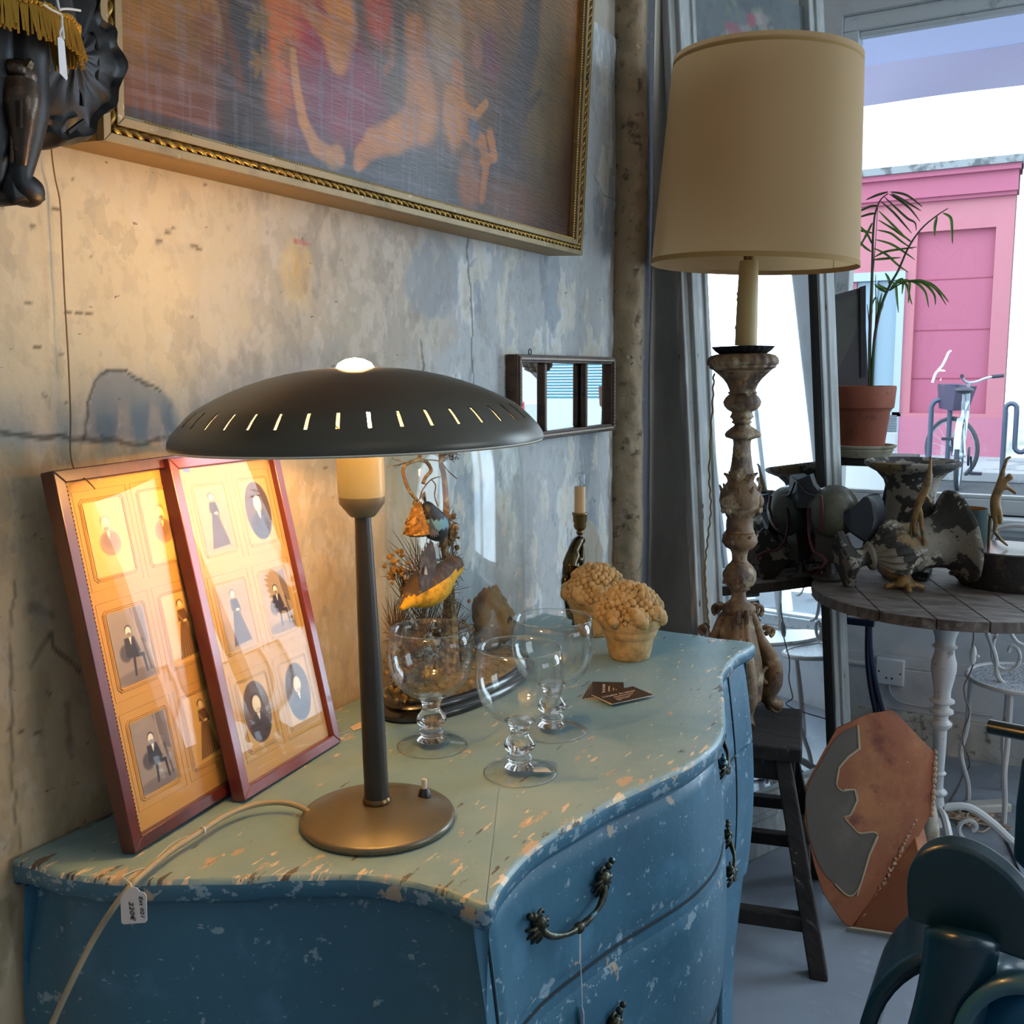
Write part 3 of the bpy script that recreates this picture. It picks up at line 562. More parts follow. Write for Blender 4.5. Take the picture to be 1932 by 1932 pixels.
for y in np.linspace(.93, 1.72, 40):
    t = (y - .93) / .79; zb = .40 - .055 * (1 - abs(2 * t - 1) ** 3) - .02 * math.sin(t * PI) * math.cos(t * 4 * PI); x = front_x(y, .41, 0); rows.append([(x - .02, y, .41), (x, y, .41), (x, y, zb), (x - .02, y, zb)])
g.grid(rows, wrap=True); obj('apron', g, m_blue, com)
# drawers: raised fronts that follow the bombe surface
def drawer(z0, z1, y0, y1):
    g = G(); ys = np.linspace(y0, y1, 90); zz = np.linspace(z0, z1, 14); rows = []; wr = []
    for j, z in enumerate(zz):
        row = []
        for i, y in enumerate(ys):
            edge = min(j, len(zz) - 1 - j, i, len(ys) - 1 - i); d = -.003 if edge == 0 else (.0035 if edge >= 1 else 0)
            row.append((front_x(y, z, 0) + d, y, z)); wr.append(.8 if edge < 2 else 0.05)
        rows.append(row)
    g.grid(rows); o = obj('drawer', g, m_blue, com, ang=60); set_wear(o, wr); return o
dr1 = drawer(.684, .842, .842, 1.80); dr2 = drawer(.440, .670, .842, 1.80)
g = G()
for z0, z1 in ((.684, .842), (.440, .670)):
    for y in (.838, 1.804): g.tube([(front_x(y, z, .0005), y, z) for z in np.linspace(z0 - .004, z1 + .006, 10)], .0022, 6)
    g.tube([(front_x(y, z0 - .004, .0005), y, z0 - .004) for y in np.linspace(.838, 1.804, 60)], .002, 6)
obj('drawer_gap', g, mat('gap_shadow_paint', '16242c', .8), com)
m_brz = mat('dark_bronze', '3a3a30', .35, .85, layers=[('5c5a48', 60, .5, .65, 5), ('5f8a94', 40, .58, .68, 6)], bump=.3, bscale=120)
def pull(parent, ya, yb, za, zb):
    g = G(); A = np.array([front_x(ya, za) + .004, ya, za]); Bp = np.array([front_x(yb, zb) + .004, yb, zb]); ax = (Bp - A) / np.linalg.norm(Bp - A); up = np.array([0, 0, 1.]); nn = np.cross(ax, up); nn /= np.linalg.norm(nn); nn = nn if nn[0] > 0 else -nn; up = np.cross(nn, ax); up *= 1 if up[2] > 0 else -1
    for c, s in ((A, -1), (Bp, 1)):
        for k in range(7):   # acanthus leaves of the rosette
            a = math.radians(200 + k * 28) if s < 0 else math.radians(340 - k * 28); L_ = .026 - .0018 * abs(k - 3)
            q = [c + nn * (.003 + .006 * math.sin(t * PI)) + (ax * math.cos(a) + up * math.sin(a)) * L_ * t + (ax * -math.sin(a) + up * math.cos(a)) * .006 * t * t * s for t in np.linspace(0, 1, 7)]
            g.tube(q, [.0036, .0042, .0040, .0034, .0028, .0022, .0014], 6)
        sp = spiral(c + ax * .004 * -s + up * .010, ax * -s, up, .002, .0095, 0, 5.2, 18); g.tube([p + nn * (.007) for p in sp], .0024, 6)
        g.ball(c + ax * s * .018 + up * .016 + nn * .007, .0045, 8, 6); g.ball(c + ax * s * .010 + up * .012 + nn * .007, .0052, 8, 6); g.ball(c + nn * .006, (.010, .010, .010), 10, 7)
    mid = (A + Bp) / 2 - up * .033 + nn * .016; q = smooth_path([A + nn * .006, A - up * .016 + nn * .013 + ax * .008, (A + mid) / 2 - up * .010 + nn * .010, mid, (Bp + mid) / 2 - up * .010 + nn * .010, Bp - up * .016 + nn * .013 - ax * .008, Bp + nn * .006], 6)
    g.tube(q, [.0030 + .0016 * abs(math.sin(i / len(q) * PI * 3)) for i in range(len(q))], 8); g.ball(mid, (.007, .009, .007), 10, 7); g.ball(mid + ax * .014, (.005, .005, .005), 8, 6)
    return obj('drawer_pull', g, m_brz, parent, ang=180)
pull(dr1, .945, 1.075, .783, .783); pull(dr1, 1.52, 1.65, .775, .775); pull(dr2, .945, 1.075, .59, .59); pull(dr2, 1.52, 1.65, .59, .59)
# price tag tied to the pull
qx = front_x(1.008, .745) + .018
m_paper = mat('tag_paper', 'e9e8ea', .7); m_string = mat('tag_string', 'dedbd6', .8); m_ink = mat('pen_ink', '3b3a48', .7)
t_ = thing('price_tag', (qx, 1.008, .745), 'small white price tag on a string hanging from the commode drawer pull', 'tag')
g = G(); g.tube([(qx, 1.008, .748), (qx + .001, 1.009, .70), (qx + .002, 1.011, .648)], .0007, 6); g.tube([(qx, 1.007, .746), (qx + .004, .999, .725), (qx + .006, .994, .712)], .0006, 6); obj('string', g, m_string, t_)
g = G(); g.prism([(qx + .002, 1.0095, .648), (qx + .006, 1.007, .640), (qx + .006, 1.007, .590), (qx + .001, 1.0115, .584), (qx - .003, 1.015, .592), (qx - .002, 1.014, .640)], (.0004, .0006, 0)); obj('tag_card', g, m_paper, t_, ang=0)

# ================================================================ desk lamp
LX, LY = .263, .905
tilt = Matrix.Identity(4); tilt[0][2] = -.0195; tilt[1][2] = -.0109   # the old stem leans a little
ML = T(LX, LY, ZT) @ tilt
dl = thing('desk_lamp', (LX, LY, ZT), 'lit mid-century grey metal desk lamp with a wide saucer shade', 'lamp')
m_lb = mat('lamp_base_enamel', '5e5948', .34, .35, coat=.2, layers=[('524e40', 6, .5, .75, 4)]); m_stem = mat('lamp_stem_black', '2a2925', .38, .2); m_sh = mat('shade_enamel', '544f44', .36, .25, layers=[('4a463c', 5, .5, .8, 4)]); m_in = mat('shade_inside_white', 'efe9d8', .5); m_sock = mat('cream_bakelite', 'a59e76', .35); m_sock2 = mat('socket_cone', '6a6450', .4, .3)
base = obj('lamp_base', G().lathe([(.0905, 0), (.0925, .002), (.0930, .006), (.0915, .009), (.0885, .010), (.078, .0140), (.062, .0185), (.045, .0215), (.028, .0235), (.0, .0245)], 72, ML), m_lb, dl, ang=60)
g = G().lathe([(.0148, .030), (.0140, .12), (.0125, .24), (.0105, .33), (.0093, .372)], 28, ML); obj('stem', g, m_stem, dl)
obj('stem_collar', G().lathe([(.0160, .0225), (.0172, .025), (.0172, .028), (.0155, .031), (.0140, .031)], 28, ML), mat('brass_worn', '6d5436', .3, .9), dl)
sw = (T(LX, LY, ZT) @ Vector((.040, .050, .0)))
q0 = P(801, 1497, z=ZT + .022); M = T(q0[0], q0[1], ZT + .013)
s_ = obj('switch', G().lathe([(.0085, 0), (.0088, .006), (.0070, .012), (.0045, .016)], 18, M), mat('switch_black', '1c1a17', .3), base); obj('switch_button', G().lathe([(.0034, .014), (.0034, .026), (.0030, .0275)], 14, M), mat('switch_ivory', 'cfc4ae', .35), s_)
obj('socket', G().lathe([(.0262, .394), (.0272, .400), (.0272, .470), (.020, .472)], 40, ML), m_sock, dl)
obj('socket_cone', G().lathe([(.0135, .3705), (.0150, .3715), (.0262, .386), (.0266, .394)], 40, ML), m_sock2, dl)
# saucer shade: shell with 40 slots, the flattened crown opening at the middle
MS = T(LX, LY, ZT) @ tilt @ T(.001, .0005, 0) @ T(0, 0, .463) @ Matrix.Rotation(math.radians(1.0), 4, Vector((.4857, -.874, 0))) @ T(0, 0, -.463)
prof = [(.2085, .4555), (.2100, .4580), (.2092, .4640), (.2045, .4720), (.1960, .4815), (.1870, .4905), (.1790, .4970)] + [(r, .5410 - .0440 * (r / .179) ** 2.35) for r in (.168, .155, .140, .122, .102, .080, .060, .042, .030, .0245)]
NS = 320
def shell(off_, mi, flipslots=True):
    g = G(); v = []; f = []
    for r, z in prof:
        for k in range(NS): a = 2 * PI * (k + .5) / NS + .01; v.append(MS @ Vector(((r - off_ * .5) * math.cos(a), (r - off_ * .5) * math.sin(a), z - off_)))
    for i in range(len(prof) - 1):
        for k in range(NS):
            if i in (4, 5) and k % 8 == 3: continue
            f.append((i * NS + k, i * NS + (k + 1) % NS, (i + 1) * NS + (k + 1) % NS, (i + 1) * NS + k))
    return g.add(v, f, mi)
g = shell(0, 0); g2 = shell(.0012, 1); nv = len(g.v); g.join(g2)
k0 = len(prof) - 1
for k in range(NS):
    g.f.append((k, (k + 1) % NS, nv + (k + 1) % NS, nv + k)); g.m.append(0); a = k0 * NS + k; b = k0 * NS + (k + 1) % NS; g.f.append((a, b, nv + b, nv + a)); g.m.append(0)
me = obj('lamp_shade', g, [m_sh, m_in], dl, ang=180)
# bulb whose crown stands out of the opening
m_bulb = mat('bulb_glow', 'ffd9a0', .3, emis='ffbf70', es=370)
obj('bulb', G().lathe([(.0, .5515), (.010, .5500), (.0185, .5455), (.0225, .5385), (.0232, .5310), (.0215, .5200), (.0170, .505), (.0140, .492), (.0135, .472)], 32, MS), m_bulb, dl, ang=180)
g = G()
for a in (0, 2.1, 4.2): g.tube([MS @ Vector((.02 * math.cos(a), .02 * math.sin(a), .470)), MS @ Vector((.06 * math.cos(a), .06 * math.sin(a), .505)), MS @ Vector((.078 * math.cos(a), .078 * math.sin(a), .5325))], .0018, 6)
obj('shade_support', g, m_sock2, dl)
# mains cable over the left edge
cab = [P(592, 1538, z=ZT + .008), P(560, 1520, z=ZT + .012), P(520, 1514, z=ZT + .014), P(470, 1521, z=ZT + .014), P(420, 1542, z=ZT + .014), P(380, 1568, z=ZT + .013), P(330, 1600, z=ZT + .012), P(285, 1636, z=ZT + .010), P(250, 1668, y=.652), P(215, 1712, y=.635), P(178, 1770, y=.62), P(140, 1843, y=.60), P(105, 1918, y=.585), P(70, 2000, y=.57)]
tag(obj('lamp_cable', G().tube(smooth_path(cab, 8), .0034, 10), mat('beige_cable', '9c9075', .5)), 'beige mains cable running from the desk lamp over the commode edge', 'cable')
# price tag of the lamp
t_ = thing('price_tag', P(258, 1675, y=.655), 'white handwritten 220€ price tag hanging over the left end of the commode', 'tag')
g = G(); k = P(380, 1568, z=ZT + .014)
g.tube([k + np.array([.0045 * math.cos(a), .002, .0045 * math.sin(a)]) for a in np.linspace(0, 6.28, 12)], .0009, 6)
g.tube(smooth_path([k, P(330, 1588, z=ZT + .010), P(300, 1615, z=ZT + .003), P(284, 1634, z=ZT + .002), P(262, 1640, z=ZT + .002), P(240, 1649, z=ZT + .001), P(232, 1655, z=ZT + .004), P(247, 1668, y=.640), P(248, 1684, y=.638)], 5), .0006, 6); obj('string', g, m_string, t_)
TP = lambda x, y: P(x, y, y=.634)
corner = [(244, 1677), (250, 1673), (258, 1675), (264, 1682), (272, 1684), (276, 1690), (277, 1737), (274, 1741), (233, 1744), (229, 1741), (227, 1697), (233, 1686)]
obj('tag_card', G().prism([TP(*c) for c in corner], (0, .0005, 0)), m_paper, t_, ang=0)
def wr(txt, x, y, size):
    o = TP(x, y); M = Matrix.Translation(Vector(o)) @ Matrix(((0, 0, 0, 0), (0, 0, 1, 0), (0, 0, 0, 0), (0, 0, 0, 1)))
    M = Matrix(((.06, 1, 0, o[0]), (0, 0, -1, o[1] - .0008), (-1, .06, 0, o[2]), (0, 0, 0, 1))); return text_geo(txt, size, M)
obj('handwriting', wr('220€', 244, 1700, .0095).join(wr('Ext 021', 263, 1690, .0075)), m_ink, t_, ang=0)

# ================================================================ drinking glasses
m_gl = glass('clear_glass', (.985, .995, .99)); m_dgl = glass('dome_glass', (.985, .995, .99), gloss=.32); m_foot = glass('foot_glass', (.99, .995, .99), gloss=.9); m_solid = mat('solid_glass', 'ffffff', .0, trans=1.0)
def goblet(c, s, label):
    t_ = thing('wine_goblet', (c[0], c[1], ZT), label, 'wine glass', 'clear goblets on the commode'); M = T(c[0], c[1], ZT + .0004) @ Matrix.Diagonal((s, s, 1, 1))
    o = [(.0, .0715), (.012, .0722), (.026, .0755), (.039, .083), (.050, .095), (.0572, .110), (.0606, .126), (.0608, .140), (.0592, .158), (.0572, .1740)]
    i = [(.0564, .1740), (.0584, .158), (.0599, .140), (.0596, .126), (.0561, .1105), (.0487, .0965), (.0375, .0860), (.0245, .0790), (.012, .0765), (.0, .076)]
    obj('bowl', G().lathe(o + i, 56, M), m_gl, t_, ang=180)
    obj('rim', G().tube([M @ Vector((.0568 * math.cos(a), .0568 * math.sin(a), .1742)) for a in np.linspace(0, 2 * PI, 60, endpoint=False)], .0008, 6, closed=True), m_solid, t_)
    obj('stem', G().lathe([(.021, .0735), (.0155, .069), (.0130, .062), (.0125, .057), (.0150, .052), (.0205, .0450), (.0222, .0395), (.0200, .0345), (.0150, .0305), (.0135, .0285), (.0165, .0265), (.0185, .0235), (.0170, .0205), (.0145, .0185), (.0160, .0150), (.022, .0100)], 40, M), m_solid, t_, ang=180)
    obj('foot', G().lathe([(.0, .0105), (.022, .0100), (.034, .0060), (.045, .0035), (.0498, .0022), (.0505, .0012), (.0495, 0)], 56, M, cap=False), m_foot, t_, ang=60); obj('foot_rim', G().tube([M @ Vector((.0500 * math.cos(a), .0500 * math.sin(a), .0012)) for a in np.linspace(0, 2 * PI, 60, endpoint=False)], .0008, 6, closed=True), m_solid, t_); return t_
ga = P(815, 1407, z=ZT); gb = P(981, 1458, z=ZT); gc = P(1042, 1379, z=ZT)
goblet(ga, 1.0, 'clear glass goblet nearest the desk lamp stem, before the glass dome base')
g2_ = goblet(gb, .975, 'clear glass goblet standing nearest the camera with a sticker on its foot')
goblet(gc, 1.02, 'clear glass goblet behind the other two, nearest the fruit basket ornaments')
M = T(*(gb[0] + .020, gb[1] - .004, ZT + .0098)) @ Rz(.9) @ Ry(.18)
obj('sticker', G().box((.0, -.009, 0), (.026, .009, .0004), M), mat('sticker_paper', 'cdbb9f', .6), g2_, ang=0)

# ================================================================ framed photographs
m_mah = mat('mahogany', '4a1c1b', .28, coat=.35, layers=[('5e2724', 14, .5, .7, 6, (1, 1, .25)), ('37100f', 30, .55, .7, 6, (1, 1, .2))]); m_mah2 = mat('mahogany_red', '6e3236', .28, coat=.35, layers=[('7d3c3e', 12, .5, .7, 6, (1, 1, .25))])
m_mat = mat('mount_card', 'bd8f4c', .75, layers=[('b48442', 5, .5, .8, 4)]); m_mat2 = mat('mount_card_pale', 'bf9c60', .75, layers=[('b59258', 5, .5, .8, 4)]); m_photo = mat('sepia_photo', 'b09060', .6, attr='paint'); m_pg = glass('picture_glass', (.99, .99, .98), gloss=.30); m_line = mat('mount_line', '8a6a3c', .7); m_emb = mat('mount_bevel', 'c99f55', .7)
def portrait(W_, H_, kind, tone, seed):
    c = Canvas(W_, H_, 96, int(96 * H_ / W_), tone[0]); rs = np.random.RandomState(seed); c.mix(sst(.45, .7, fbm(c.U * 60, c.V * 60, 3, seed)) * .25, tone[1]); dk, md, lt = tone[2], tone[3], tone[4]; w_, h = W_, H_; cx = w_ * .5
    if kind == 'bust':
        c.blob(cx + .01 * w_, h * .42, w_ * .28, h * .17, 0, md, .95, .12); c.blob(cx, h * .46, w_ * .2, h * .12, 0, dk, .6, .4); c.poly([(cx - .04 * w_, h * .57), (cx + .05 * w_, h * .57), (cx, h * .47)], lt, .9); c.blob(cx - .02 * w_, h * .71, w_ * .14, h * .10, 0, md, .9, .2); c.blob(cx - .02 * w_, h * .68, w_ * .115, h * .095, 0, tone[4], 1, .12); c.blob(cx - .02 * w_, h * .62, w_ * .07, h * .03, 0, dk, .9, .25)
    elif kind == 'dress':
        c.poly([(cx - .07 * w_, h * .60), (cx + .12 * w_, h * .60), (cx + .36 * w_, h * .08), (cx - .28 * w_, h * .05)], md, 1, feather=.001); 
        for k in range(7): c.seg(cx + (k - 3) * .02 * w_, h * .56, cx + (k - 2.6) * .09 * w_, h * .08, .0006, .0012, dk, .8)
        c.poly([(cx - .13 * w_, h * .60), (cx - .10 * w_, h * .76), (cx + .13 * w_, h * .76), (cx + .20 * w_, h * .60), (cx + .1 * w_, h * .55)], dk, 1, feather=.001); c.seg(cx + .10 * w_, h * .70, cx + .17 * w_, h * .57, .0016, .0013, dk); c.seg(cx - .1 * w_, h * .70, cx + .02 * w_, h * .58, .0015, .0012, md); c.blob(cx + .08 * w_, h * .585, w_ * .06, h * .02, 0, lt); c.blob(cx, h * .855, w_ * .10, h * .055, 0, dk, .95, .2); c.blob(cx + .01 * w_, h * .835, w_ * .068, h * .052, 0, lt, 1, .15)
    elif kind == 'seated':
        c.poly([(w_ * .62, h), (w_ * .95, h), (w_ * .98, h * .45), (w_ * .80, h * .5)], md, .7); c.seg(w_ * .68, h, w_ * .72, h * .5, .001, .001, tone[1], .8); c.blob(w_ * .5, h * .08, w_ * .6, h * .09, 0, md, .6); c.blob(cx - .2 * w_, h * .42, w_ * .16, h * .12, 0, dk, .8, .2); c.poly([(cx - .18 * w_, h * .62), (cx + .10 * w_, h * .62), (cx + .2 * w_, h * .40), (cx + .05 * w_, h * .34), (cx - .2 * w_, h * .36)], dk, 1, feather=.001)
        c.seg(cx - .1 * w_, h * .38, cx + .25 * w_, h * .34, .0030, .0024, dk); c.seg(cx + .25 * w_, h * .34, cx + .28 * w_, h * .10, .0020, .0014, dk); c.seg(cx, h * .36, cx - .04 * w_, h * .10, .0022, .0016, dk); c.poly([(cx - .05 * w_, h * .62), (cx + .02 * w_, h * .62), (cx - .02 * w_, h * .50)], lt); c.blob(cx - .03 * w_, h * .725, w_ * .095, h * .062, 0, dk, .95, .2); c.blob(cx - .03 * w_, h * .705, w_ * .075, h * .058, 0, lt, 1, .15); c.blob(cx - .03 * w_, h * .665, w_ * .05, h * .02, 0, dk, .8, .3); c.seg(cx + .3 * w_, h * .55, cx + .4 * w_, h * .12, .0018, .0018, dk, .7)
    elif kind == 'oval':
        c.blob(w_ / 2, h / 2, w_ * .47, h * .47, 0, tone[3], 1, .03); c.blob(cx, h * .26, w_ * .36, h * .22, 0, dk, .9, .15); c.poly([(cx - .05 * w_, h * .48), (cx + .07 * w_, h * .48), (cx + .02 * w_, h * .36)], lt); c.blob(cx, h * .66, w_ * .18, h * .13, 0, dk, .9, .25); c.blob(cx + .01 * w_, h * .615, w_ * .145, h * .13, 0, lt, 1, .12); c.blob(cx + .03 * w_, h * .53, w_ * .09, h * .025, 0, dk, .3, .3)
        d = np.sqrt(((c.U - w_ / 2) / (w_ * .49)) ** 2 + ((c.V - h / 2) / (h * .49)) ** 2); c.mix(sst(.97, 1.01, d), 'c9a468')
    return c
TONE_A = ('d6ab62', 'e0b872', '6b4a2c', '93714a', 'ecd39a'); TONE_B = ('8f7f74', 'a39387', '2f2830', '5a4c4c', 'e6d8c0'); TONE_C = ('a48a68', 'b79c78', '33252a', '5c463c', 'eadbbd')
def picture_frame(BL, d, lean, w_, h, label, kinds, m_wood, m_m, roll=0, nail=False):
    d = np.array([d[0], d[1], 0]); d /= np.linalg.norm(d); nrm = np.array([d[1], -d[0], 0]); up = np.array([-nrm[0] * math.sin(lean), -nrm[1] * math.sin(lean), math.cos(lean)]); N_ = np.cross(d, up); N_ *= 1 if N_[0] > 0 else -1
    d2 = d * math.cos(roll) + up * math.sin(roll); up = up * math.cos(roll) - d * math.sin(roll); d = d2; BL = np.array(BL) + np.array([0, 0, .0045])
    Q = lambda u, v, n_=0: BL + d * u + up * v + N_ * n_
    M = Matrix([[d[0], up[0], N_[0], BL[0]], [d[1], up[1], N_[1], BL[1]], [d[2], up[2], N_[2], BL[2]], [0, 0, 0, 1]])
    t_ = thing('photo_frame', Q(w_ / 2, 0), label, 'picture frame', 'framed sets of old portrait photographs'); b = .0145; th = .020
    g = G()
    for poly in (((0, 0), (w_, 0), (w_ - b, b), (b, b)), ((w_, 0), (w_, h), (w_ - b, h - b), (w_ - b, b)), ((w_, h), (0, h), (b, h - b), (w_ - b, h - b)), ((0, h), (0, 0), (b, b), (b, h - b))): g.prism([M @ Vector((u, v, -th)) for u, v in poly], M.to_3x3() @ Vector((0, 0, th)))
    obj('frame', g, m_wood, t_, ang=30, bevel=.0012)
    g = G()
    if nail:
        for k in range(86): g.ball(Q(b * .95, b + (h - 2 * b) * k / 85, .0), .0010, 5, 4)
        obj('beading', g, m_wood, t_)
    mt = obj('mount', G().box((b, b, -.012), (w_ - b, h - b, -.009), M), m_m, t_, ang=0)
    cw, ch = .080, .114; gx = (w_ - 2 * b - 2 * cw) / 3; ky = (h - 2 * b - 3 * ch) / 4; gl = G(); ge = G()
    for r_ in range(3):
        for c_ in range(2):
            u0 = b + gx + c_ * (cw + gx) + .004; v0 = b + ky * 1.15 + (2 - r_) * (ch + ky * .92) + .004; pw, ph = .057, .086; k, tn = kinds[r_ * 2 + c_]
            cvp = portrait(pw, ph, k, tn, 100 + r_ * 2 + c_ + int(w_ * 1e4)); o = cvp.mesh('photograph', Q(u0 + (cw - pw) / 2, v0 + (ch - ph) / 2, -.0084), d, up, m_photo, t_)
            for i, e in enumerate((.0025, .0045)):
                x0, y0, x1, y1 = (cw - pw) / 2 - e, (ch - ph) / 2 - e, (cw + pw) / 2 + e, (ch + ph) / 2 + e; rr = .004
                loop = [(x0 + rr, y0), (x1 - rr, y0), (x1, y0 + rr), (x1, y1 - rr), (x1 - rr, y1), (x0 + rr, y1), (x0, y1 - rr), (x0, y0 + rr)]; ge.tube([Q(u0 + a, v0 + b_, -.0088) for a, b_ in loop], .0009, 5, closed=True)
            gl.tube([Q(u0, v0, -.0089), Q(u0 + cw, v0, -.0089), Q(u0 + cw, v0 + ch, -.0089), Q(u0, v0 + ch, -.0089)], .0003, 4, closed=True)
    obj('ruled_lines', gl, m_line, mt); obj('embossed_borders', ge, m_m, mt)
    obj('glass', G().box((b, b, -.0065), (w_ - b, h - b, -.0050), M), m_pg, t_, ang=0); return Q
picture_frame((.080, .701, ZT), (-.1117, .9937), .1753, .212, .4341, 'red-brown frame of six portraits on amber card, leaning farther left against the wall', [('bust', TONE_A), ('bust', TONE_A), ('seated', TONE_B), ('dress', TONE_A), ('seated', TONE_B), ('dress', TONE_A)], m_mah, m_mat, .0152, True)
picture_frame((.089, .862, ZT), (-.1158, .9933), .2168, .2232, .4384, 'mahogany frame of six portraits under shiny glass, overlapping the frame on its left', [('dress', TONE_C), ('oval', TONE_C), ('dress', TONE_C), ('seated', TONE_C), ('oval', TONE_C), ('oval', TONE_C)], m_mah2, m_mat2, -.0066)
# twine hanging on the wall down to the frame
wq = lambda x, y, e=.012: P(x, y, x=-.045 + e)
tag(obj('hanging_twine', G().tube(smooth_path([wq(101, 145, .05), wq(104, 200, .045), wq(104, 245, .03), wq(97, 275), wq(103, 330), wq(113, 380), wq(117, 450), wq(122, 560), wq(129, 680), wq(133, 780), wq(133, 855), wq(143, 890, .022), wq(160, 903, .05), wq(172, 914, .062), wq(180, 923, .066)], 6), .0009, 6), mat('twine', '8a6a40', .8)), 'thin brown twine hanging down the wall onto the left photo frame', 'string')
# little tag beside the right frame
t_ = thing('price_tag', P(667, 1368, z=ZT), 'small paper tag lying on the commode behind the lamp stem', 'tag')
obj('tag_card', G().prism([P(660, 1373, z=ZT + .001), P(676, 1364, z=ZT + .001), P(688, 1359, z=ZT + .003), P(688, 1371, z=ZT + .002), P(668, 1379, z=ZT + .001)], (0, 0, .0005)), mat('tag_paper_warm', 'd9bfa0', .7), t_, ang=0)
obj('string', G().tube([P(660, 1376, z=ZT + .001), P(650, 1382, z=ZT + .001), P(641, 1384, z=ZT + .001)], .0006, 5), m_string, t_)

# ================================================================ glass dome with birds
DC = (.078, 1.39); dome = thing('display_dome', (*DC, ZT), 'tall clear glass dome with mounted birds on a black oval base', 'glass dome')
def oval(r, e=2.0, sx=.085, sy=.2): return lambda a, z, rr: rr
def oval_lathe(prof, sx, sy, ex=2.0, n=72):
    g = G(); v = []; f = []
    for r, z in prof:
        for k in range(n):
            a = 2 * PI * k / n; c, s = math.cos(a), math.sin(a); v.append((DC[0] + r * sx * abs(c) ** (2 / ex) * (1 if c >= 0 else -1), DC[1] + r * sy * abs(s) ** (2 / ex) * (1 if s >= 0 else -1), ZT + z))
    for i in range(len(prof) - 1):
        for k in range(n): f.append((i * n + k, i * n + (k + 1) % n, (i + 1) * n + (k + 1) % n, (i + 1) * n + k))
    f.append(tuple(range(n))[::-1]); f.append(tuple(range((len(prof) - 1) * n, len(prof) * n))); return g.add(v, f)
obj('base', oval_lathe([(.97, 0), (1.0, .004), (1.0, .010), (.96, .014), (.93, .016), (.94, .020), (.92, .025), (.88, .028)], .092, .205), mat('ebonised_wood', '17120e', .25, coat=.5), dome, ang=50)
obj('ground', oval_lathe([(.86, .028), (.80, .034), (.5, .040), (.01, .044)], .09, .2), mat('moss_ground', '8a6c34', .95, layers=[('5c4826', 60, .5, .6, 8), ('c9a566', 90, .62, .7, 8)], bump=1.5, bscale=130), dome)
dg_ = oval_lathe([(.845, .028), (.845, .10), (.845, .22), (.84, .32), (.82, .375), (.77, .415), (.68, .445), (.55, .466), (.38, .480), (.2, .486), (.01, .488)], .088, .2, 2.6, 96)
dgl = obj('glass_cover', dg_, m_dgl, dome, ang=180)
s2 = dgl.modifiers.new('sol', 'SOLIDIFY'); s2.thickness = .0025
def dpt(px, py, x=.08): return P(px, py, x=x)
m_tw = mat('twig_bark', '6b5234', .85, layers=[('a08a5c', 60, .5, .6, 5)]); m_moss = mat('dry_moss', '6d5326', .9, layers=[('8d6b30', 70, .5, .65, 5)]); m_grass = mat('dry_grass', '4f3c22', .9, layers=[('7a5a2c', 70, .5, .6, 5)])
br_ = thing('branch_arrangement', dpt(800, 1275), 'tangled twigs and dry moss under the glass dome', 'branches')
g = G(); tw = lambda pts, r, x=.08: g.tube(smooth_path([dpt(a, b, x + dx) for a, b, dx in pts], 6), r if not isinstance(r, tuple) else list(np.linspace(r[0], r[1], (len(pts) - 1) * 6 + 1)), 7)
tw([(842, 1290, 0), (840, 1200, .005), (846, 1100, 0), (838, 1020, 0), (842, 960, 0), (838, 900, 0), (832, 870, 0), (836, 830, 0)], (.008, .0035))
tw([(836, 868, 0), (846, 850, 0), (850, 832, 0), (852, 815, 0)], (.0042, .0025))
tw([(788, 945, .01), (772, 925, .01), (761, 895, .01), (763, 880, .01), (775, 872, .01), (790, 866, .01), (793, 848, .01), (794, 820, .01)], (.0028, .0032))
tw([(790, 868, .01), (805, 872, .01), (813, 888, .01), (803, 900, .01), (798, 912, .01)], .0030)
tw([(730, 881, .01), (752, 877, 0), (780, 869, 0), (812, 868, 0), (832, 872, 0), (845, 888, 0), (862, 903, 0)], .0010); tw([(740, 865, .01), (768, 874, .01)], .0008)
tw([(792, 942, .01), (797, 925, .01), (812, 906, .01), (828, 900, .01), (842, 900, 0)], .0011); tw([(815, 906, .01), (822, 916, .01), (820, 935, 0), (826, 955, 0)], .0010); tw([(812, 906, 0), (802, 914, 0)], .0007)
tw([(856, 1265, .01), (853, 1200, .01), (850, 1150, .01), (848, 1108, .01)], (.011, .009))
obj('twigs', g, m_tw, br_)
g = G()
def spray(px, py, n, L_, spread, a0, r=.0007, x=.08, seed=1):
    rs = np.random.RandomState(seed); c = dpt(px, py, x)
    for k in range(n):
        a = a0 + rs.uniform(-spread, spread); l = L_ * rs.uniform(.5, 1); b_ = rs.uniform(-.5, .5); st = c + rs.uniform(-1, 1, 3) * .008
        dv = np.array([rs.uniform(-.35, .35), math.cos(a), math.sin(a)]); pts = [st + dv * l * t + np.array([0, b_ * .2 * l * t * t, -abs(b_) * .3 * l * t * t]) for t in (0, .35, .7, 1)]
        pts = [(min(max(p[0], .012), .145), min(max(p[1], 1.235), 1.55), max(p[2], ZT + .035)) for p in pts]; g.tube(pts, [r, r, r * .8, r * .3], 4)
